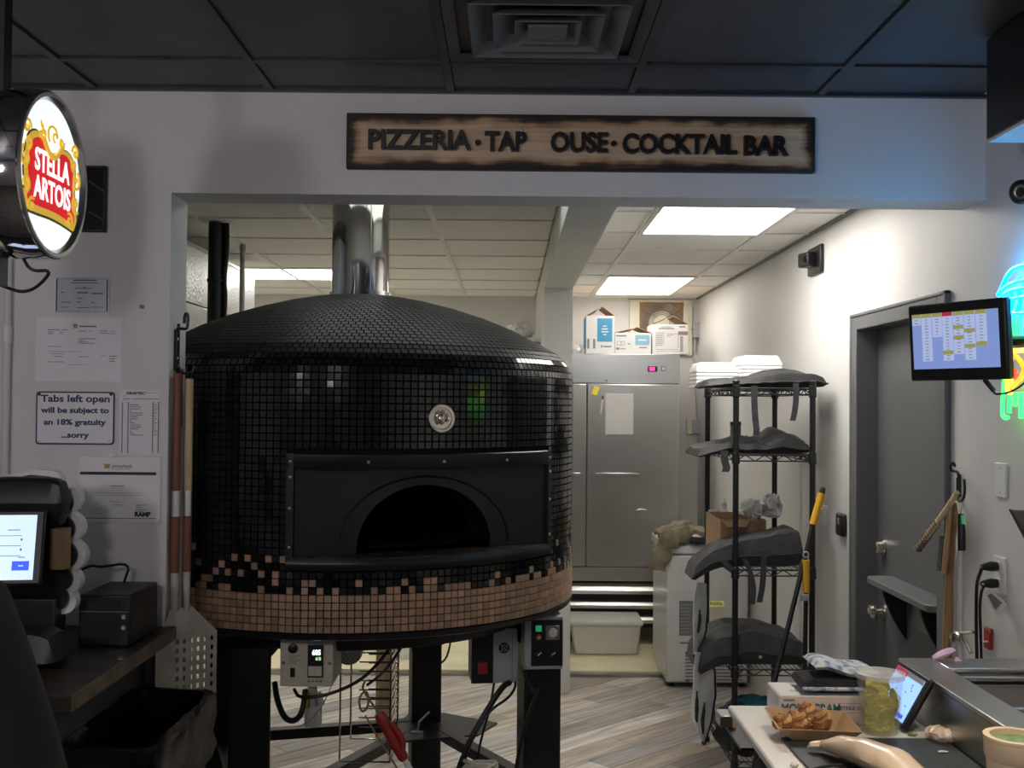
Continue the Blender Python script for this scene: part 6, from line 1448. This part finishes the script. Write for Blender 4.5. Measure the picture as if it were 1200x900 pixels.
# brush hook with brushes
XW = XR; ZR_ = 1.052
hk2 = thing('brush_hook', 'black double wire hook on the wall beside the door frame', 'hook', atx(1124, 582, XR))
def W(px, py, d): return atx(px, py, XR - d)
mb = MB(); mb.tube([W(1122, 560, .004), W(1122, 584, .004), W(1124, 588, .02), W(1129, 586, .035), W(1131, 575, .035), W(1130, 562, .03)], .0045, 8, smooth=1); mb.build('lower_prong', 'black_steel', hk2)
mb = MB(); mb.tube([W(1124, 562, .004), W(1123, 553, .006), W(1117, 552, .05), W(1114, 551, .06), W(1114, 545, .062), W(1117, 542, .06), W(1119, 546, .05)], .0045, 8, smooth=1); mb.build('upper_prong', 'black_steel', hk2)
mb = MB(); mb.tube([W(1124, 556, .004), W(1124, 582, .004)], .007, 8); mb.build('back_strap', 'black_steel', hk2)
def brush(label, a, b, c, d, mh, mbr, off, wv=.012):
    t = thing('oven_brush', label, 'brush', b, 'wooden brushes on the wall hook')
    n = (b - a).normalized(); side = n.cross(X_).normalized()
    mb = MB(); k = 14
    def prof(i): return .0105 + .003 * sin(pi * i) * (1 if i > .5 else .3)
    mb.grid(lambda aa, bb: a.lerp(b, bb) + side * (.012 * sin(bb * 3.2) * .5) + (side * cos(2 * pi * aa) * prof(bb) + n.cross(side) * sin(2 * pi * aa) * prof(bb) * .7), 12, 16, cu=True)
    mb.tube([a, a + n * .004], .009, 10); mb.tube([b - n * .004, b], .009, 10); mb.build('handle', mh, t)
    mb = MB(); nb = 11
    for i in range(nb):
        for j in (-1, 0, 1):
            p = c.lerp(d, i / (nb - 1)) + n.cross(side) * j * .006; mb.cyl(p, p + off, .0042, 6, r2=.0052)
    o = mb.build('bristles', mbr, t); o['kind'] = 'stuff'
    return t
a, b = W(1122, 577, .05), W(1074, 643, .10); n_ = (b - a); sd = n_.normalized().cross(X_).normalized()
brush('short wooden wire brush angled out to the left on the hook', a, b, a.lerp(b, .50) - sd * .008, a.lerp(b, .97) - sd * .008, 'wood_pale', 'bristle', -sd * .024 if (sd.z > 0) else sd * .024)
a, b = W(1113, 590, .05), W(1106, 672, .07); sd = (b - a).normalized().cross(X_).normalized(); sd = sd if sd.y > 0 else -sd
brush('wooden wire brush hanging straight down with dark bristles', a, b, a.lerp(b, .50) + sd * .006, a.lerp(b, .96) + sd * .006, 'wood_handle', 'bristle_dark', sd * .03)
lw = thing('long_wood_handle', 'long flat wooden handle hanging down by the door frame', 'tool', W(1110, 755, .02))
mb = MB(); P = [W(1117, 590, .03), W(1119, 605, .03), W(1114, 640, .03), W(1112, 690, .03), W(1109, 800, .03)]
mb.tube(P, [.011, .013, .013, .016, .018], 12, smooth=1); mb.build('shaft', 'wood_handle', lw)
mb = MB(); q = W(1117, 590, .03); mb.tube([q, q + Vector((0, .004, .02)), q + Vector((0, -.004, .02))], .0018, 5, closed=True); mb.build('hang_cord', 'white_plastic', lw)
sk2 = thing('knife_sharpener', 'black handled tool hanging from the wall hook', 'tool', W(1127, 645, .03))
mb = MB(); mb.tube([W(1126, 602, .03), W(1127, 622, .03), W(1127, 645, .03)], [.008, .012, .013, .012], 10); mb.build('grip', 'black_plastic', sk2)
mb = MB(); mb.tube([W(1128, 604, .045), W(1129, 614, .045)], .005, 8); mb.build('green_tag', 'led_button_green', sk2)
mb = MB(); mb.tube([W(1126, 602, .03), W(1124, 592, .03), W(1128, 590, .03)], .0016, 5, closed=True); mb.build('split_ring', 'bolt_steel', sk2)
wt = thing('wall_track', 'white slotted channel fixed upright on the wall beside the brushes', 'track', W(1124, 760, .0))
for px0, px1 in ((1118.5, 1122), (1124.5, 1128)): a, b = W(px0, 640, 0), W(px1, 640, 0); bx(XR - .012, XR, min(a.y, b.y), max(a.y, b.y), .78, 1.26).build('rail', 'white_plastic', wt, bevel=.002)
a, b = W(1122, 640, 0), W(1124.5, 640, 0); bx(XR - .005, XR, min(a.y, b.y), max(a.y, b.y), .78, 1.26).build('slot', 'ink_grey', wt)
cl = thing('can_opener', 'metal hand crank clamp standing at the back edge of the steel rail', 'clamp', W(1120, 765, .05))
mb = MB(); mb.tube([W(1116, 765, .06), W(1115, 748, .06), W(1118, 742, .06), W(1124, 744, .06), W(1126, 752, .06)], .009, 10, smooth=1); mb.tube([W(1124, 744, .06), W(1130, 748, .05), W(1138, 765, .05)], .007, 10, smooth=1); mb.tube([W(1120, 742, .06), W(1140, 741, .05)], .006, 8); mb.build('jaw', 'brass_nickel', cl)
mb = MB(); mb.lathe([(.014, 0), (.014, .01), (0, .012)], W(1119, 747, .07), 14, (-1, -.3, 0)); mb.build('gear', 'stainless_dark', cl)
rb = thing('red_bracket', 'small red bracket screwed to the wall beside the cords', 'bracket', W(1160, 755, 0))
a, b = W(1157, 734, 0), W(1164, 762, 0); bx(XR - .012, XR, b.y, a.y, b.z, a.z).build('plate', 'red_plastic', rb, bevel=.002)
mb = MB(); a, b = W(1142, 752, .012), W(1158, 752, .012); mb.tube([a, b], .003, 6); mb.build('pin', 'white_plastic', rb)
mb = MB(); mb.lathe([(.006, 0), (0, .004)], W(1160, 740, .012), 10, (-1, 0, 0)); mb.build('screw', 'bolt_steel', rb)
pk = thing('pink_scoop', 'pink plastic scoop tip showing behind the steel rail', 'scoop', W(1106, 765, .15))
q = at(1106, 764, 2.83); q.z = ZR_ + .013; mb = MB(); mb.pad(lambda a, b, s: q + Vector((.028 * (2 * a - 1), .012 * (2 * b - 1), .022 * (a - .3) + s * .010 * edge(a, 2) * edge(b, 2))), 12, 8); mb.build('scoop', 'pink_plastic', pk)
q = q + Vector((.03, 0, -.01)); mb = MB(); mb.tube([q, q + Vector((.03, .0, -.015))], .006, 8); mb.build('stub', 'pink_plastic', pk)
wp = thing('blank_plate', 'blank white wall plate above the outlet', 'wall plate', atx(1175, 585, XR))
a, b = W(1168, 542, 0), W(1181, 584, 0); bx(XR - .007, XR, b.y, a.y, b.z, a.z).build('plate', 'white_plastic', wp, bevel=.002)
for f_ in (.15, .85): c = a.lerp(b, .5); mb = MB(); mb.lathe([(.003, 0), (0, .001)], (XR - .007, c.y, a.z + (b.z - a.z) * f_), 8, (-1, 0, 0)); mb.build('screw', 'ink_grey', wp)
ou = thing('wall_outlet', 'white wall outlet with two black plugs', 'outlet', atx(1173, 698, XR))
a, b = W(1166, 650, 0), W(1180, 698, 0); bx(XR - .007, XR, b.y, a.y, b.z, a.z).build('plate', 'white_plastic', ou, bevel=.002)
c = a.lerp(b, .5)
for f_ in (.27, .73): z = a.z + (b.z - a.z) * f_; bx(XR - .010, XR - .007, c.y - .017, c.y + .017, z - .015, z + .015).build('socket', 'white_plastic', ou, bevel=.002)
def plug(label, z, pts, r):
    t = thing('plug_cord', label, 'cord', (XR - .03, c.y, z), 'cords in the wall outlet')
    mb = MB(); mb.tube([(XR - .011, c.y, z), (XR - .03, c.y, z), (XR - .05, c.y - .003, z - .001), (XR - .062, c.y - .004, z - .002)], [.013, .015, .011, .007], 12); mb.build('plug', 'black_plastic', t)
    mb = MB(); mb.tube([(XR - .06, c.y - .004, z - .002)] + pts, r, 8, smooth=3); mb.build('cord', 'black_plastic', t)
zz = a.z + (b.z - a.z) * .27; plug('upper black plug and cord in the wall outlet', zz, [W(1150, 668, .07), W(1145, 680, .06), W(1144, 700, .05), W(1144, 740, .04), W(1145, 775, .04), W(1146, 800, .04)], .0052)
zz = a.z + (b.z - a.z) * .73; plug('lower black plug and cord in the wall outlet', zz, [W(1154, 686, .07), W(1150, 692, .06), W(1148, 710, .045), W(1149, 735, .03), W(1150, 775, .03), W(1151, 800, .03)], .0045)
tg_ = thing('cord_tag', 'white printed warning tag tied on the outlet cords', 'tag', W(1164, 708, .05))
q = [W(1153, 694, .06), W(1160, 690, .055), W(1180, 708, .03), W(1168, 722, .04)]
mb = MB(); mb.prism(q, (-.001, 0, 0)); mb.build('card', 'white_plastic', tg_)
qc = sum(q, Vector()) / 4; mb = MB(); mb.prism([qc + (p - qc) * .62 + Vector((-.0015, -.0015, 0)) for p in q], (-.0005, 0, 0)); mb.build('print', 'ink_grey', tg_)
sg = thing('metal_sheet', 'corner of a thin metal sheet jutting in at the right edge', 'sheet', at(1198, 620, 2.7))
mb = MB(); mb.prism([at(1183, 597, 2.75), at(1202, 633, 2.70), at(1240, 640, 2.6), at(1240, 601, 2.6)], (.0, .003, .0)); mb.build('sheet', 'stainless', sg)
mb = MB(); mb.tube([at(1183, 597, 2.75), at(1202, 633, 2.70)], .002, 6); mb.build('dark_edge', 'black_steel', sg)

# ================================================================== prep table
pt = thing('prep_table', 'stainless prep table with cutting board and sunken pan rail at lower right', 'prep table', (1.1, 2.0, 0))
XB0, XB1, ZT, ZR = .572, 1.018, .93, 1.052
bx(XB0, XB1 - .001, 1.20, 2.84, ZT - .022, ZT).build('cutting_board', 'board_white', pt, bevel=.006)
bx(.72, 1.46, 1.22, 2.80, .14, ZT - .024).build('cabinet', 'stainless_x', pt, bevel=.004)
for x in (.76, 1.42):
    for y in (1.3, 2.74): mb = MB(); mb.cyl((x, y, .0), (x, y, .14), .028, 14); mb.build('caster', 'black_plastic', pt)
# rail deck round a pan well
wx0, wx1, wy0, wy1 = 1.105, 1.40, 1.30, 2.745
mb = MB()
for q in ((XB1, wx0, 1.20, 2.855), (wx1, 1.47, 1.20, 2.855), (wx0, wx1, wy1, 2.855), (wx0, wx1, 1.20, wy0)): mb.box(*q, ZR - .012, ZR)
mb.build('rail_deck', 'stainless', pt, bevel=.003)
mb = MB()
mb.box(XB1, XB1 + .012, 1.20, 2.855, ZT - .02, ZR - .012); mb.box(1.455, 1.47, 1.20, 2.855, ZT - .02, ZR - .012); mb.box(XB1 + .012, 1.455, 2.84, 2.855, ZT - .02, ZR - .012); mb.build('rail_wall', 'stainless_dark', pt)
mb = MB(); mb.box(wx0 - .012, wx0, wy0, wy1, .90, ZR - .012); mb.box(wx1, wx1 + .012, wy0, wy1, .90, ZR - .012); mb.box(wx0 - .012, wx1 + .012, wy1, wy1 + .012, .90, ZR - .012); mb.box(wx0, wx1, wy0, wy1, .895, .90); mb.build('pan_well', 'stainless_x', pt)
ys_ = [1.32, 1.60, 1.88, 2.15, 2.42, 2.70]
for i, (y0_, y1_) in enumerate(zip(ys_, ys_[1:])):
    zp = ZR - .035; mb = MB(); e = .012
    for q in ((wx0 + .004, wx0 + .02, y0_, y1_), (wx1 - .02, wx1 - .004, y0_, y1_), (wx0 + .02, wx1 - .02, y0_, y0_ + .014), (wx0 + .02, wx1 - .02, y1_ - .014, y1_)): mb.box(*q, zp, zp + .006)
    mb.add([(wx0 + .02, y0_ + .014, zp), (wx1 - .02, y0_ + .014, zp), (wx1 - .02, y1_ - .014, zp), (wx0 + .02, y1_ - .014, zp), (wx0 + .03, y0_ + .024, zp - .09), (wx1 - .03, y0_ + .024, zp - .09), (wx1 - .03, y1_ - .024, zp - .09), (wx0 + .03, y1_ - .024, zp - .09)],
           [(0, 1, 5, 4), (1, 2, 6, 5), (2, 3, 7, 6), (3, 0, 4, 7), (4, 5, 6, 7)])
    mb.build('food_pan', 'stainless', pt)
    if i in (1, 2, 4): pass
    bx(wx0 - .01, wx1 + .01, y1_ + .002, y1_ + .018, ZR - .022, ZR - .012).build('divider_bar', 'stainless_x', pt, bevel=.002)
for i, (y0_, y1_) in enumerate(zip(ys_, ys_[1:])):
    if i == 4: continue
    tag(lump((1.25, (y0_ + y1_) / 2, .93), (.10, .095, .03), 40 + i, 22, amp=.3, fr=6).build('pan_filling', ['salsa_green', 'meat_wrap', 'white_foam', 'salsa_green'][i]), ['green filling in the nearest steel pan', 'pale filling in the second steel pan', 'white filling in the third steel pan', 'green filling in the fourth steel pan'][i], 'food', 'fillings in the steel pans')
mb = MB(); mb.box(1.30, 1.325, 2.16, 2.62, ZR + .004, ZR + .018); tag(mb.build('lid_bar', 'stainless_x', bevel=.003), 'loose bright steel bar lying along the pan rail', 'bar') if False else None
mb = MB(); mb.obox((1.305, 2.42, ZR - .006), (.25, 1, 0), (1, -.25, 0), Z_, .20, .014, .003); tag(mb.build('adapter_bar', 'stainless_x', bevel=.002), 'bright steel adapter bar lying askew over the pans', 'bar')
# mess under the table edge
a = at(843, 836, 2.98); bx(a.x + .02, .72, 2.80, 3.05, a.z - .045, a.z - .037).build('side_shelf', 'black_steel', pt)
lb2 = thing('silver_box', 'small silver carton under the front corner of the cutting board', 'box', at(850, 850, 3.0))
a = at(843, 836, 2.98); bx(a.x, a.x + .034, 2.97, 3.04, a.z - .036, a.z - .004).build('carton', 'stainless_dark', lb2, bevel=.003); bx(a.x + .0345, a.x + .042, 2.97, 3.04, a.z - .036, a.z - .006).build('flap', 'kraft', lb2)
q = at(880, 880, 2.75); tag(lump((.635, 2.60, .44), (.055, .17, .24), 51, 26, amp=.25).build('black_cloth', 'bag_black'), 'black cloth bundle hanging below the cutting board', 'cloth')

# ------------------------------------------------------------------ on the board
Z0 = ZT + .001
a, b = at(901, 845, 2.62), at(1022, 845, 2.62); gy0, gy1 = 2.66, 2.79; gz = Z0 + .070
gx0, gx1 = atz(900, 850, Z0 + .02).x + .0, .0
gx0 = at(914, 830, gy0).x; gx1 = gx0 + .245
gb = thing('glove_box', 'pale cardboard glove box with dark printing on the cutting board', 'box', ((gx0 + gx1) / 2, (gy0 + gy1) / 2, Z0))
bx(gx0, gx1, gy0, gy1, Z0, gz).build('carton', 'carton_pink', gb, bevel=.0015)
bx(gx0 + .002, gx1 - .002, gy0 + .002, gy1 - .002, gz + .0001, gz + .0012).build('top_face', 'carton_white', gb); bx(gx0 - .001, gx0 - .0001, gy0 + .002, gy1 - .002, Z0 + .002, gz - .002).build('side_face', 'carton_white', gb)
text('MONOGRAM', (gx0 + .075, gy0 - .0006, gz - .030), X_, Z_, .030, 'print_teal', 'lettering', gb, .0003, .0012, xs=.80)
text('NITRILE GLOVES', (gx0 + .185, gy0 - .0006, gz - .028), X_, Z_, .0125, 'ink_grey', 'lettering', gb, .0003, .0006)
bx(gx0 + .008, gx0 + .036, gy0 - .0004, gy0, gz - .012, gz - .007).build('small_print', 'ink_grey', gb)
mb = MB(); mb.box(gx0 + .14, gx0 + .232, gy0 - .0004, gy0, gz - .017, gz - .016); mb.box(gx0 + .14, gx0 + .232, gy0 - .0004, gy0, gz - .040, gz - .039)
mb.box(gx0 + .035, gx0 + .075, gy0 + .04, gy0 + .042, gz + .0012, gz + .0016); mb.box(gx0 + .035, gx0 + .06, gy0 + .05, gy0 + .052, gz + .0012, gz + .0016); mb.build('print', 'ink_grey', gb)
# oven mitt folded on the box
mt_ = thing('oven_mitt', 'folded black and blue patterned oven mitt on top of the glove box', 'mitt', (gx0 + .14, 2.72, gz))
mx0 = gx0 + .055
def mittf(u, v, s):
    x = mx0 + .175 * u; y = gy0 + .005 + .125 * v
    return Vector((x, y, gz + .021 + s * .020 * edge(u, 3) * edge(v, 3)))
mb = MB(); mb.pad(mittf, 20, 12); mb.build('grip_side', 'mitt_black', mt_)
mb = MB(); mb.tube([mittf(k / 24, 0, 0) + Vector((0, -.002, -.004)) for k in range(25)], .005, 8); mb.build('binding', 'mitt_blue', mt_)
def mitt2(u, v, s):
    x = mx0 + .035 + .165 * u; y = gy0 + .012 + .125 * v
    return Vector((x, y, gz + .066 - .026 * u ** 1.5 + s * .013 * edge(u, 3) * edge(v, 3) + .004 * sin(u * 9)))
mb = MB(); mb.pad(mitt2, 20, 12); mb.build('patterned_side', 'mitt_blue', mt_)
mb = MB(); mb.grid(lambda a, b: Vector((mx0 + .165 + .028 * cos(-pi / 2 + pi * a), gy0 + .012 + .12 * b, gz + .030 + .018 * sin(-pi / 2 + pi * a))), 12, 6); mb.build('fold', 'mitt_blue', mt_)
# kraft boat with pretzel bites
ky = 2.575; ka, kb_ = at(903, 850, ky).x, at(1006, 850, ky).x - .012
by = thing('kraft_tray', 'brown paper boat tray on the cutting board', 'tray', ((ka + kb_) / 2, ky, Z0))
w0, w1 = .048, .070; zt = Z0 + .036
def boat(d):
    return [(ka + .045, ky - w0 + d, Z0 + d * .5), (kb_ - .03, ky - w0 + d, Z0 + d * .5), (kb_ - .03, ky + w0 - d, Z0 + d * .5), (ka + .045, ky + w0 - d, Z0 + d * .5), (ka + d, ky - w1 + d, zt), (kb_ - d, ky - w1 + d, zt - .006), (kb_ - d, ky + w1 - d, zt + .004), (ka + d, ky + w1 - d, zt + .012)]
mb = MB(); mb.add(boat(0), [(0, 3, 2, 1), (0, 1, 5, 4), (1, 2, 6, 5), (2, 3, 7, 6), (3, 0, 4, 7)]); mb.add(boat(.003), [(0, 1, 2, 3), (4, 5, 1, 0), (5, 6, 2, 1), (6, 7, 3, 2), (7, 4, 0, 3)])
k = len(mb.v) - 16
mb.f += [[k + 4, k + 5, k + 13, k + 12], [k + 5, k + 6, k + 14, k + 13], [k + 6, k + 7, k + 15, k + 14], [k + 7, k + 4, k + 12, k + 15]]; mb.m += [0] * 4
mb.build('boat', 'kraft', by)
def pret(label, px, py, rx, rz, seed, mat):
    q = at(px, py, ky); t = thing('pretzel_bite', label, 'food', (q.x, q.y, q.z), 'baked knots in the paper boat'); o_ = lump((q.x, ky, max(q.z - rz, Z0 + .01)), (rx, rx * .95, rz), seed, 26, amp=.22, fr=4); o_.build('crust', mat, t)
    mb = MB(); c = Vector((q.x, ky, max(q.z - rz, Z0 + .01) + rz * .75))
    for k in range(3):
        a_ = seed + k * 2.1; mb.tube([c + Vector((rx * .85 * cos(a_ + j * .5) * (1 - .12 * j), rx * .85 * sin(a_ + j * .5) * (1 - .12 * j) - .004, rz * (.35 + .16 * j))) for j in range(5)], [rx * .20, rx * .30, rx * .32, rx * .26, rx * .18], 8, smooth=1)
    mb.build('twist', 'pretzel', t)
pret('dark baked knot at the left of the paper boat', 918, 845, .026, .018, 61, 'pretzel_dark'); pret('golden baked knot in front of the paper boat', 936, 843, .030, .024, 62, 'pretzel')
pret('baked knot standing highest in the paper boat', 946, 834, .022, .028, 63, 'pretzel'); pret('dark baked knot at the right in the paper boat', 961, 842, .025, .028, 64, 'pretzel_dark')
# pickle tub
q = atz(1031, 858, Z0); dc = thing('deli_container', 'clear deli tub of sliced green pickles with a white lid rim', 'container', (q.x, q.y, Z0))
h_ = .140; px_ = q.y / F
rt, rb_ = 27.5 * px_ * 1.0, 22 * px_
mb = MB(); mb.lathe([(0, 0), (rb_ - .004, 0), (rb_, .004), (rt - .004, h_ - .012), (rt - .004, h_)], (q.x, q.y, Z0), 40); mb.build('tub', 'clear_plastic', dc)
mb = MB(); mb.lathe([(rt - .004, h_ - .012), (rt + .001, h_ - .010), (rt + .002, h_ + .002), (rt - .003, h_ + .003), (rt - .006, h_ - .004), (0, h_ - .006)], (q.x, q.y, Z0), 40); mb.build('lid', 'lid_plastic', dc)
mb = MB(); fr_ = rb_ + (rt - rb_) * .62; mb.lathe([(0, .003), (rb_ - .004, .003), (fr_ - .005, h_ * .62), (0, h_ * .60)], (q.x, q.y, Z0), 32); mb.build('brine', 'pickle_brine', dc)
rg = random.Random(9)
for k in range(46):
    ang_ = rg.random() * 2 * pi; z = Z0 + .02 + rg.random() * h_ * .60; rr = (rb_ + (rt - rb_) * (z - Z0) / h_) - .012; d = .55 + .42 * rg.random()
    c = Vector((q.x + rr * d * cos(ang_), q.y + rr * d * sin(ang_), z)); nx_ = Vector((cos(ang_), sin(ang_), rg.uniform(-.7, .9))); mb = MB()
    mb.lathe([(0, -.002), (.0165, -.002), (.018, 0), (.0165, .002), (0, .002)], c, 14, nx_); mb.build('pickle_slice', 'pickle', dc)
# tablet leaning on a stand
tb2 = thing('order_tablet', 'black framed tablet with a blue page leaning beside the pickle tub', 'tablet', atz(1070, 845, Z0))
c0, c1, c2 = Vector((1.000, 2.80, 1.062)), Vector((1.006, 2.60, 1.060)), Vector((.942, 2.60, .946))
u = (c1 - c0).normalized(); vv = (c2 - c1); vv = -(vv - u * vv.dot(u)).normalized(); nn = u.cross(vv); hw, hh = (c1 - c0).length / 2, (c2 - c1).length / 2 + .004
ctr = (c0 + c1) / 2 - vv * hh
low = min((ctr + u * a * hw + vv * b * hh).z for a in (-1, 1) for b in (-1, 1)); ctr.z += max(0, Z0 + .004 - low)
if nn.dot(Vector((0, 0, 1.7)) - ctr) < 0: nn = -nn
mb = MB(); mb.obox(ctr - nn * .008, u, vv, nn, hw, hh, .008); mb.build('case', 'black_plastic', tb2, bevel=.007, seg=3)
mb = MB(); mb.obox(ctr + nn * .0006, u, vv, nn, hw * .82, hh * .82, .0006); pg = mb.build('page', 'lcd_tablet', tb2)
mb = MB(); mb.obox(ctr + nn * .0016 + vv * hh * .70 - u * hw * .45, u, vv, nn, hw * .34, hh * .10, .0003); mb.build('red_header', 'lcd_red', pg)
mb = MB(); mb.obox(ctr + nn * .0016 + vv * hh * .73, u, vv, nn, hw * .82, hh * .09, .0002); mb.build('status_bar', 'grey_box_paint', pg)
mb = MB(); mb.obox(ctr + nn * .0017 - vv * hh * .66 + u * hw * .40, u, vv, nn, hw * .30, hh * .07, .0003); mb.build('blue_button', 'lcd_button', pg)
mb = MB(); rg = random.Random(4)
for k in range(14): mb.obox(ctr + nn * .0016 + vv * hh * rg.uniform(-.5, .55) + u * hw * rg.uniform(-.65, .65), u, vv, nn, .004, .001, .0002)
mb.build('page_marks', 'navy', pg)
mb = MB(); e = ctr - nn * .016; mb.tube([e, Vector((e.x + .015, e.y, Z0 + .01))], .006, 8); mb.build('kickstand', 'black_plastic', tb2)
# clingfilm wrapped roll
q0, q1 = atz(1086, 856, Z0 + .018), atz(1118, 865, Z0 + .018); wr2 = thing('wrapped_roll', 'small cling film wrapped bread roll beside the steel rail', 'food', ((q0 + q1) / 2))
mb = MB(); ax_ = (q1 - q0); 
def wrapf(a, b):
    p = q0 + ax_ * b; r_ = .022 * (max(0, 1 - abs(2 * b - 1) ** 3)) ** .4 * (1 + .25 * mnoise.noise(Vector((cos(2 * pi * a) * 2, sin(2 * pi * a) * 2, b * 6)))); n1_ = ax_.normalized().cross(Z_).normalized()
    return p + n1_ * cos(2 * pi * a) * r_ * 1.15 + Z_ * sin(2 * pi * a) * r_ * .82
mb.grid(wrapf, 20, 24, cu=True); mb.build('roll', 'meat_wrap', wr2)
mb = MB(); mb.tube([q1 - ax_ * .06, q1 + ax_ * .05, q1 + ax_ * .12 + Z_ * .008], [.012, .009, .014], 8); mb.build('film_twist', 'film', wr2)
q = atz(1069, 862, Z0); t = thing('pickle_scrap', 'scrap of pickle lying on the board in front of the tablet', 'food', q); lump((q.x, q.y, Z0), (.011, .008, .004), 71, 14).build('rind', 'salsa_green', t); lump((q.x + .004, q.y, Z0 + .004), (.006, .005, .002), 72, 12).build('flesh', 'ivory', t)
# slate mat, round screen, wrapped dough
def zq(px, py, dz=0): return atz(px, py, Z0 + dz)
sl = thing('slate_mat', 'dark slate cutting mat at the front of the board', 'mat', zq(1040, 880))
y_t = zq(1040, 868).y; y_b = 1.75
xA, xB = zq(917, 869).x, XB1 - .004
mb = MB(); mb.prism([(xA, y_t, Z0), (xB, y_t - .0, Z0), (xB, y_b, Z0), (xA + .02, y_b, Z0)], (0, 0, .006)); mb.build('slab', 'slate', sl, bevel=.001)
mb = MB(); mb.tube([(xA + .001, y_t, Z0 + .006), (xB, y_t, Z0 + .006)], .0012, 5); mb.build('pale_edge', 'stainless_dark', sl)
c = zq(1020, 925, .008); c = Vector((c.x, c.y, Z0 + .0075)); RS = (zq(1020, 925).y and abs(c.x - zq(935, 918, .008).x)) 
RS = min(RS, .165)
sr = thing('pizza_screen', 'round black mesh pizza screen lying on the slate mat', 'pan', c)
mb = MB(); mb.tube([c + Vector((RS * cos(2 * pi * k / 64), RS * sin(2 * pi * k / 64), .003)) for k in range(64)], .005, 8, closed=True); mb.build('rim', 'mesh_black', sr)
mb = MB(); n = 44
for k in range(-n, n + 1):
    s_ = k / n * RS; w_ = sqrt(max(0, RS * RS - s_ * s_))
    if w_ < .01: continue
    mb.obox(c + Vector((s_, 0, .002)), X_, Y_, Z_, .0011, w_, .001); mb.obox(c + Vector((0, s_, .003)), Y_, X_, Z_, .0011, w_, .001)
o = mb.build('mesh', 'mesh_black', sr, smooth=False)
dg_ = thing('wrapped_dough', 'long pale wrapped sandwich lying on the mesh screen', 'food', c)
P = [(zq(946, 873, .02), .008), (zq(962, 874, .02), .013), (zq(985, 876, .03), .030), (zq(1015, 886, .035), .042), (zq(1048, 902, .035), .044), (zq(1075, 925, .03), .036), (zq(1090, 945, .025), .016)]
mb = MB()
def dough(a, b):
    i = min(len(P) - 2, int(b * (len(P) - 1))); t_ = b * (len(P) - 1) - i; t_ = t_ * t_ * (3 - 2 * t_) if 0 else t_
    p = P[i][0].lerp(P[i + 1][0], t_); r_ = (P[i][1] * (1 - t_) + P[i + 1][1] * t_) * (1 + .08 * mnoise.noise(Vector((cos(2 * pi * a) * 1.5, sin(2 * pi * a) * 1.5, b * 7))))
    if b in (0.0, 1.0): r_ *= .3
    tt = (P[i + 1][0] - P[i][0]).normalized(); s_ = tt.cross(Z_).normalized(); z_ = sin(2 * pi * a) * r_ * .72
    return Vector((p.x, p.y, c.z + .006 + r_ * .70)) + s_ * cos(2 * pi * a) * r_ + Z_ * z_
mb.grid(dough, 22, 32, cu=True); mb.build('loaf', 'dough', dg_)
q = zq(1105, 882, .006); tag(lump((q.x, q.y, Z0 + .0065), (.012, .004, .0025), 77, 12).build('onion_sliver', 'ivory'), 'pale sliver of onion on the slate mat', 'food')
q = zq(935, 898, .006); t2 = tag(lump((XB0 + .045, zq(930, 899).y, Z0), (.009, .008, .006), 78, 12).build('dough_crumb', 'ivory'), 'small dough crumb on the board beside the slate mat', 'food')
# paper cup of salsa at lower right
q = at(1203, 862, 2.06); sc3 = thing('paper_cup', 'cream and brown tub of green salsa at the lower right corner', 'tub', (q.x, 2.06, Z0))
rt = abs(q.x - at(1167, 862, 2.06).x); cc_ = (min(q.x, XB1 - rt - .004), 2.06, Z0); hh_ = q.z - Z0
mb = MB(); mb.lathe([(0, .0), (rt * .76, 0), (rt * .80, .004), (rt * .90, hh_ * .72)], cc_, 36); mb.build('brown_wrap', 'cup_cream', sc3)
mb = MB(); mb.lathe([(rt * .90, hh_ * .72), (rt * .97, hh_ * .76), (rt * .98, hh_ * .96), (rt, hh_ * .97), (rt, hh_), (rt * .80, hh_), (rt * .78, hh_ * .93)], cc_, 36); mb.build('lid_rim', 'cup_cream', sc3)
mb = MB(); mb.lathe([(0, hh_ * .93), (rt * .80, hh_ * .93), (rt * .80, hh_ * .9)], cc_, 30); mb.build('salsa', 'salsa_green', sc3)
mb = MB()
for a0, a1, z0_, z1_ in ((-2.6, -2.25, .12, .6), (-2.1, -1.2, .3, .62)):
    mb.grid(lambda a, b: Vector((cc_[0] + (rt * (.80 + .13 * (z0_ + (z1_ - z0_) * b)) + .001) * cos(a0 + (a1 - a0) * a), cc_[1] + (rt * (.80 + .13 * (z0_ + (z1_ - z0_) * b)) + .001) * sin(a0 + (a1 - a0) * a), Z0 + hh_ * (z0_ + (z1_ - z0_) * b))), 12, 4)
mb.build('printed_patch', 'cup_brown', sc3)
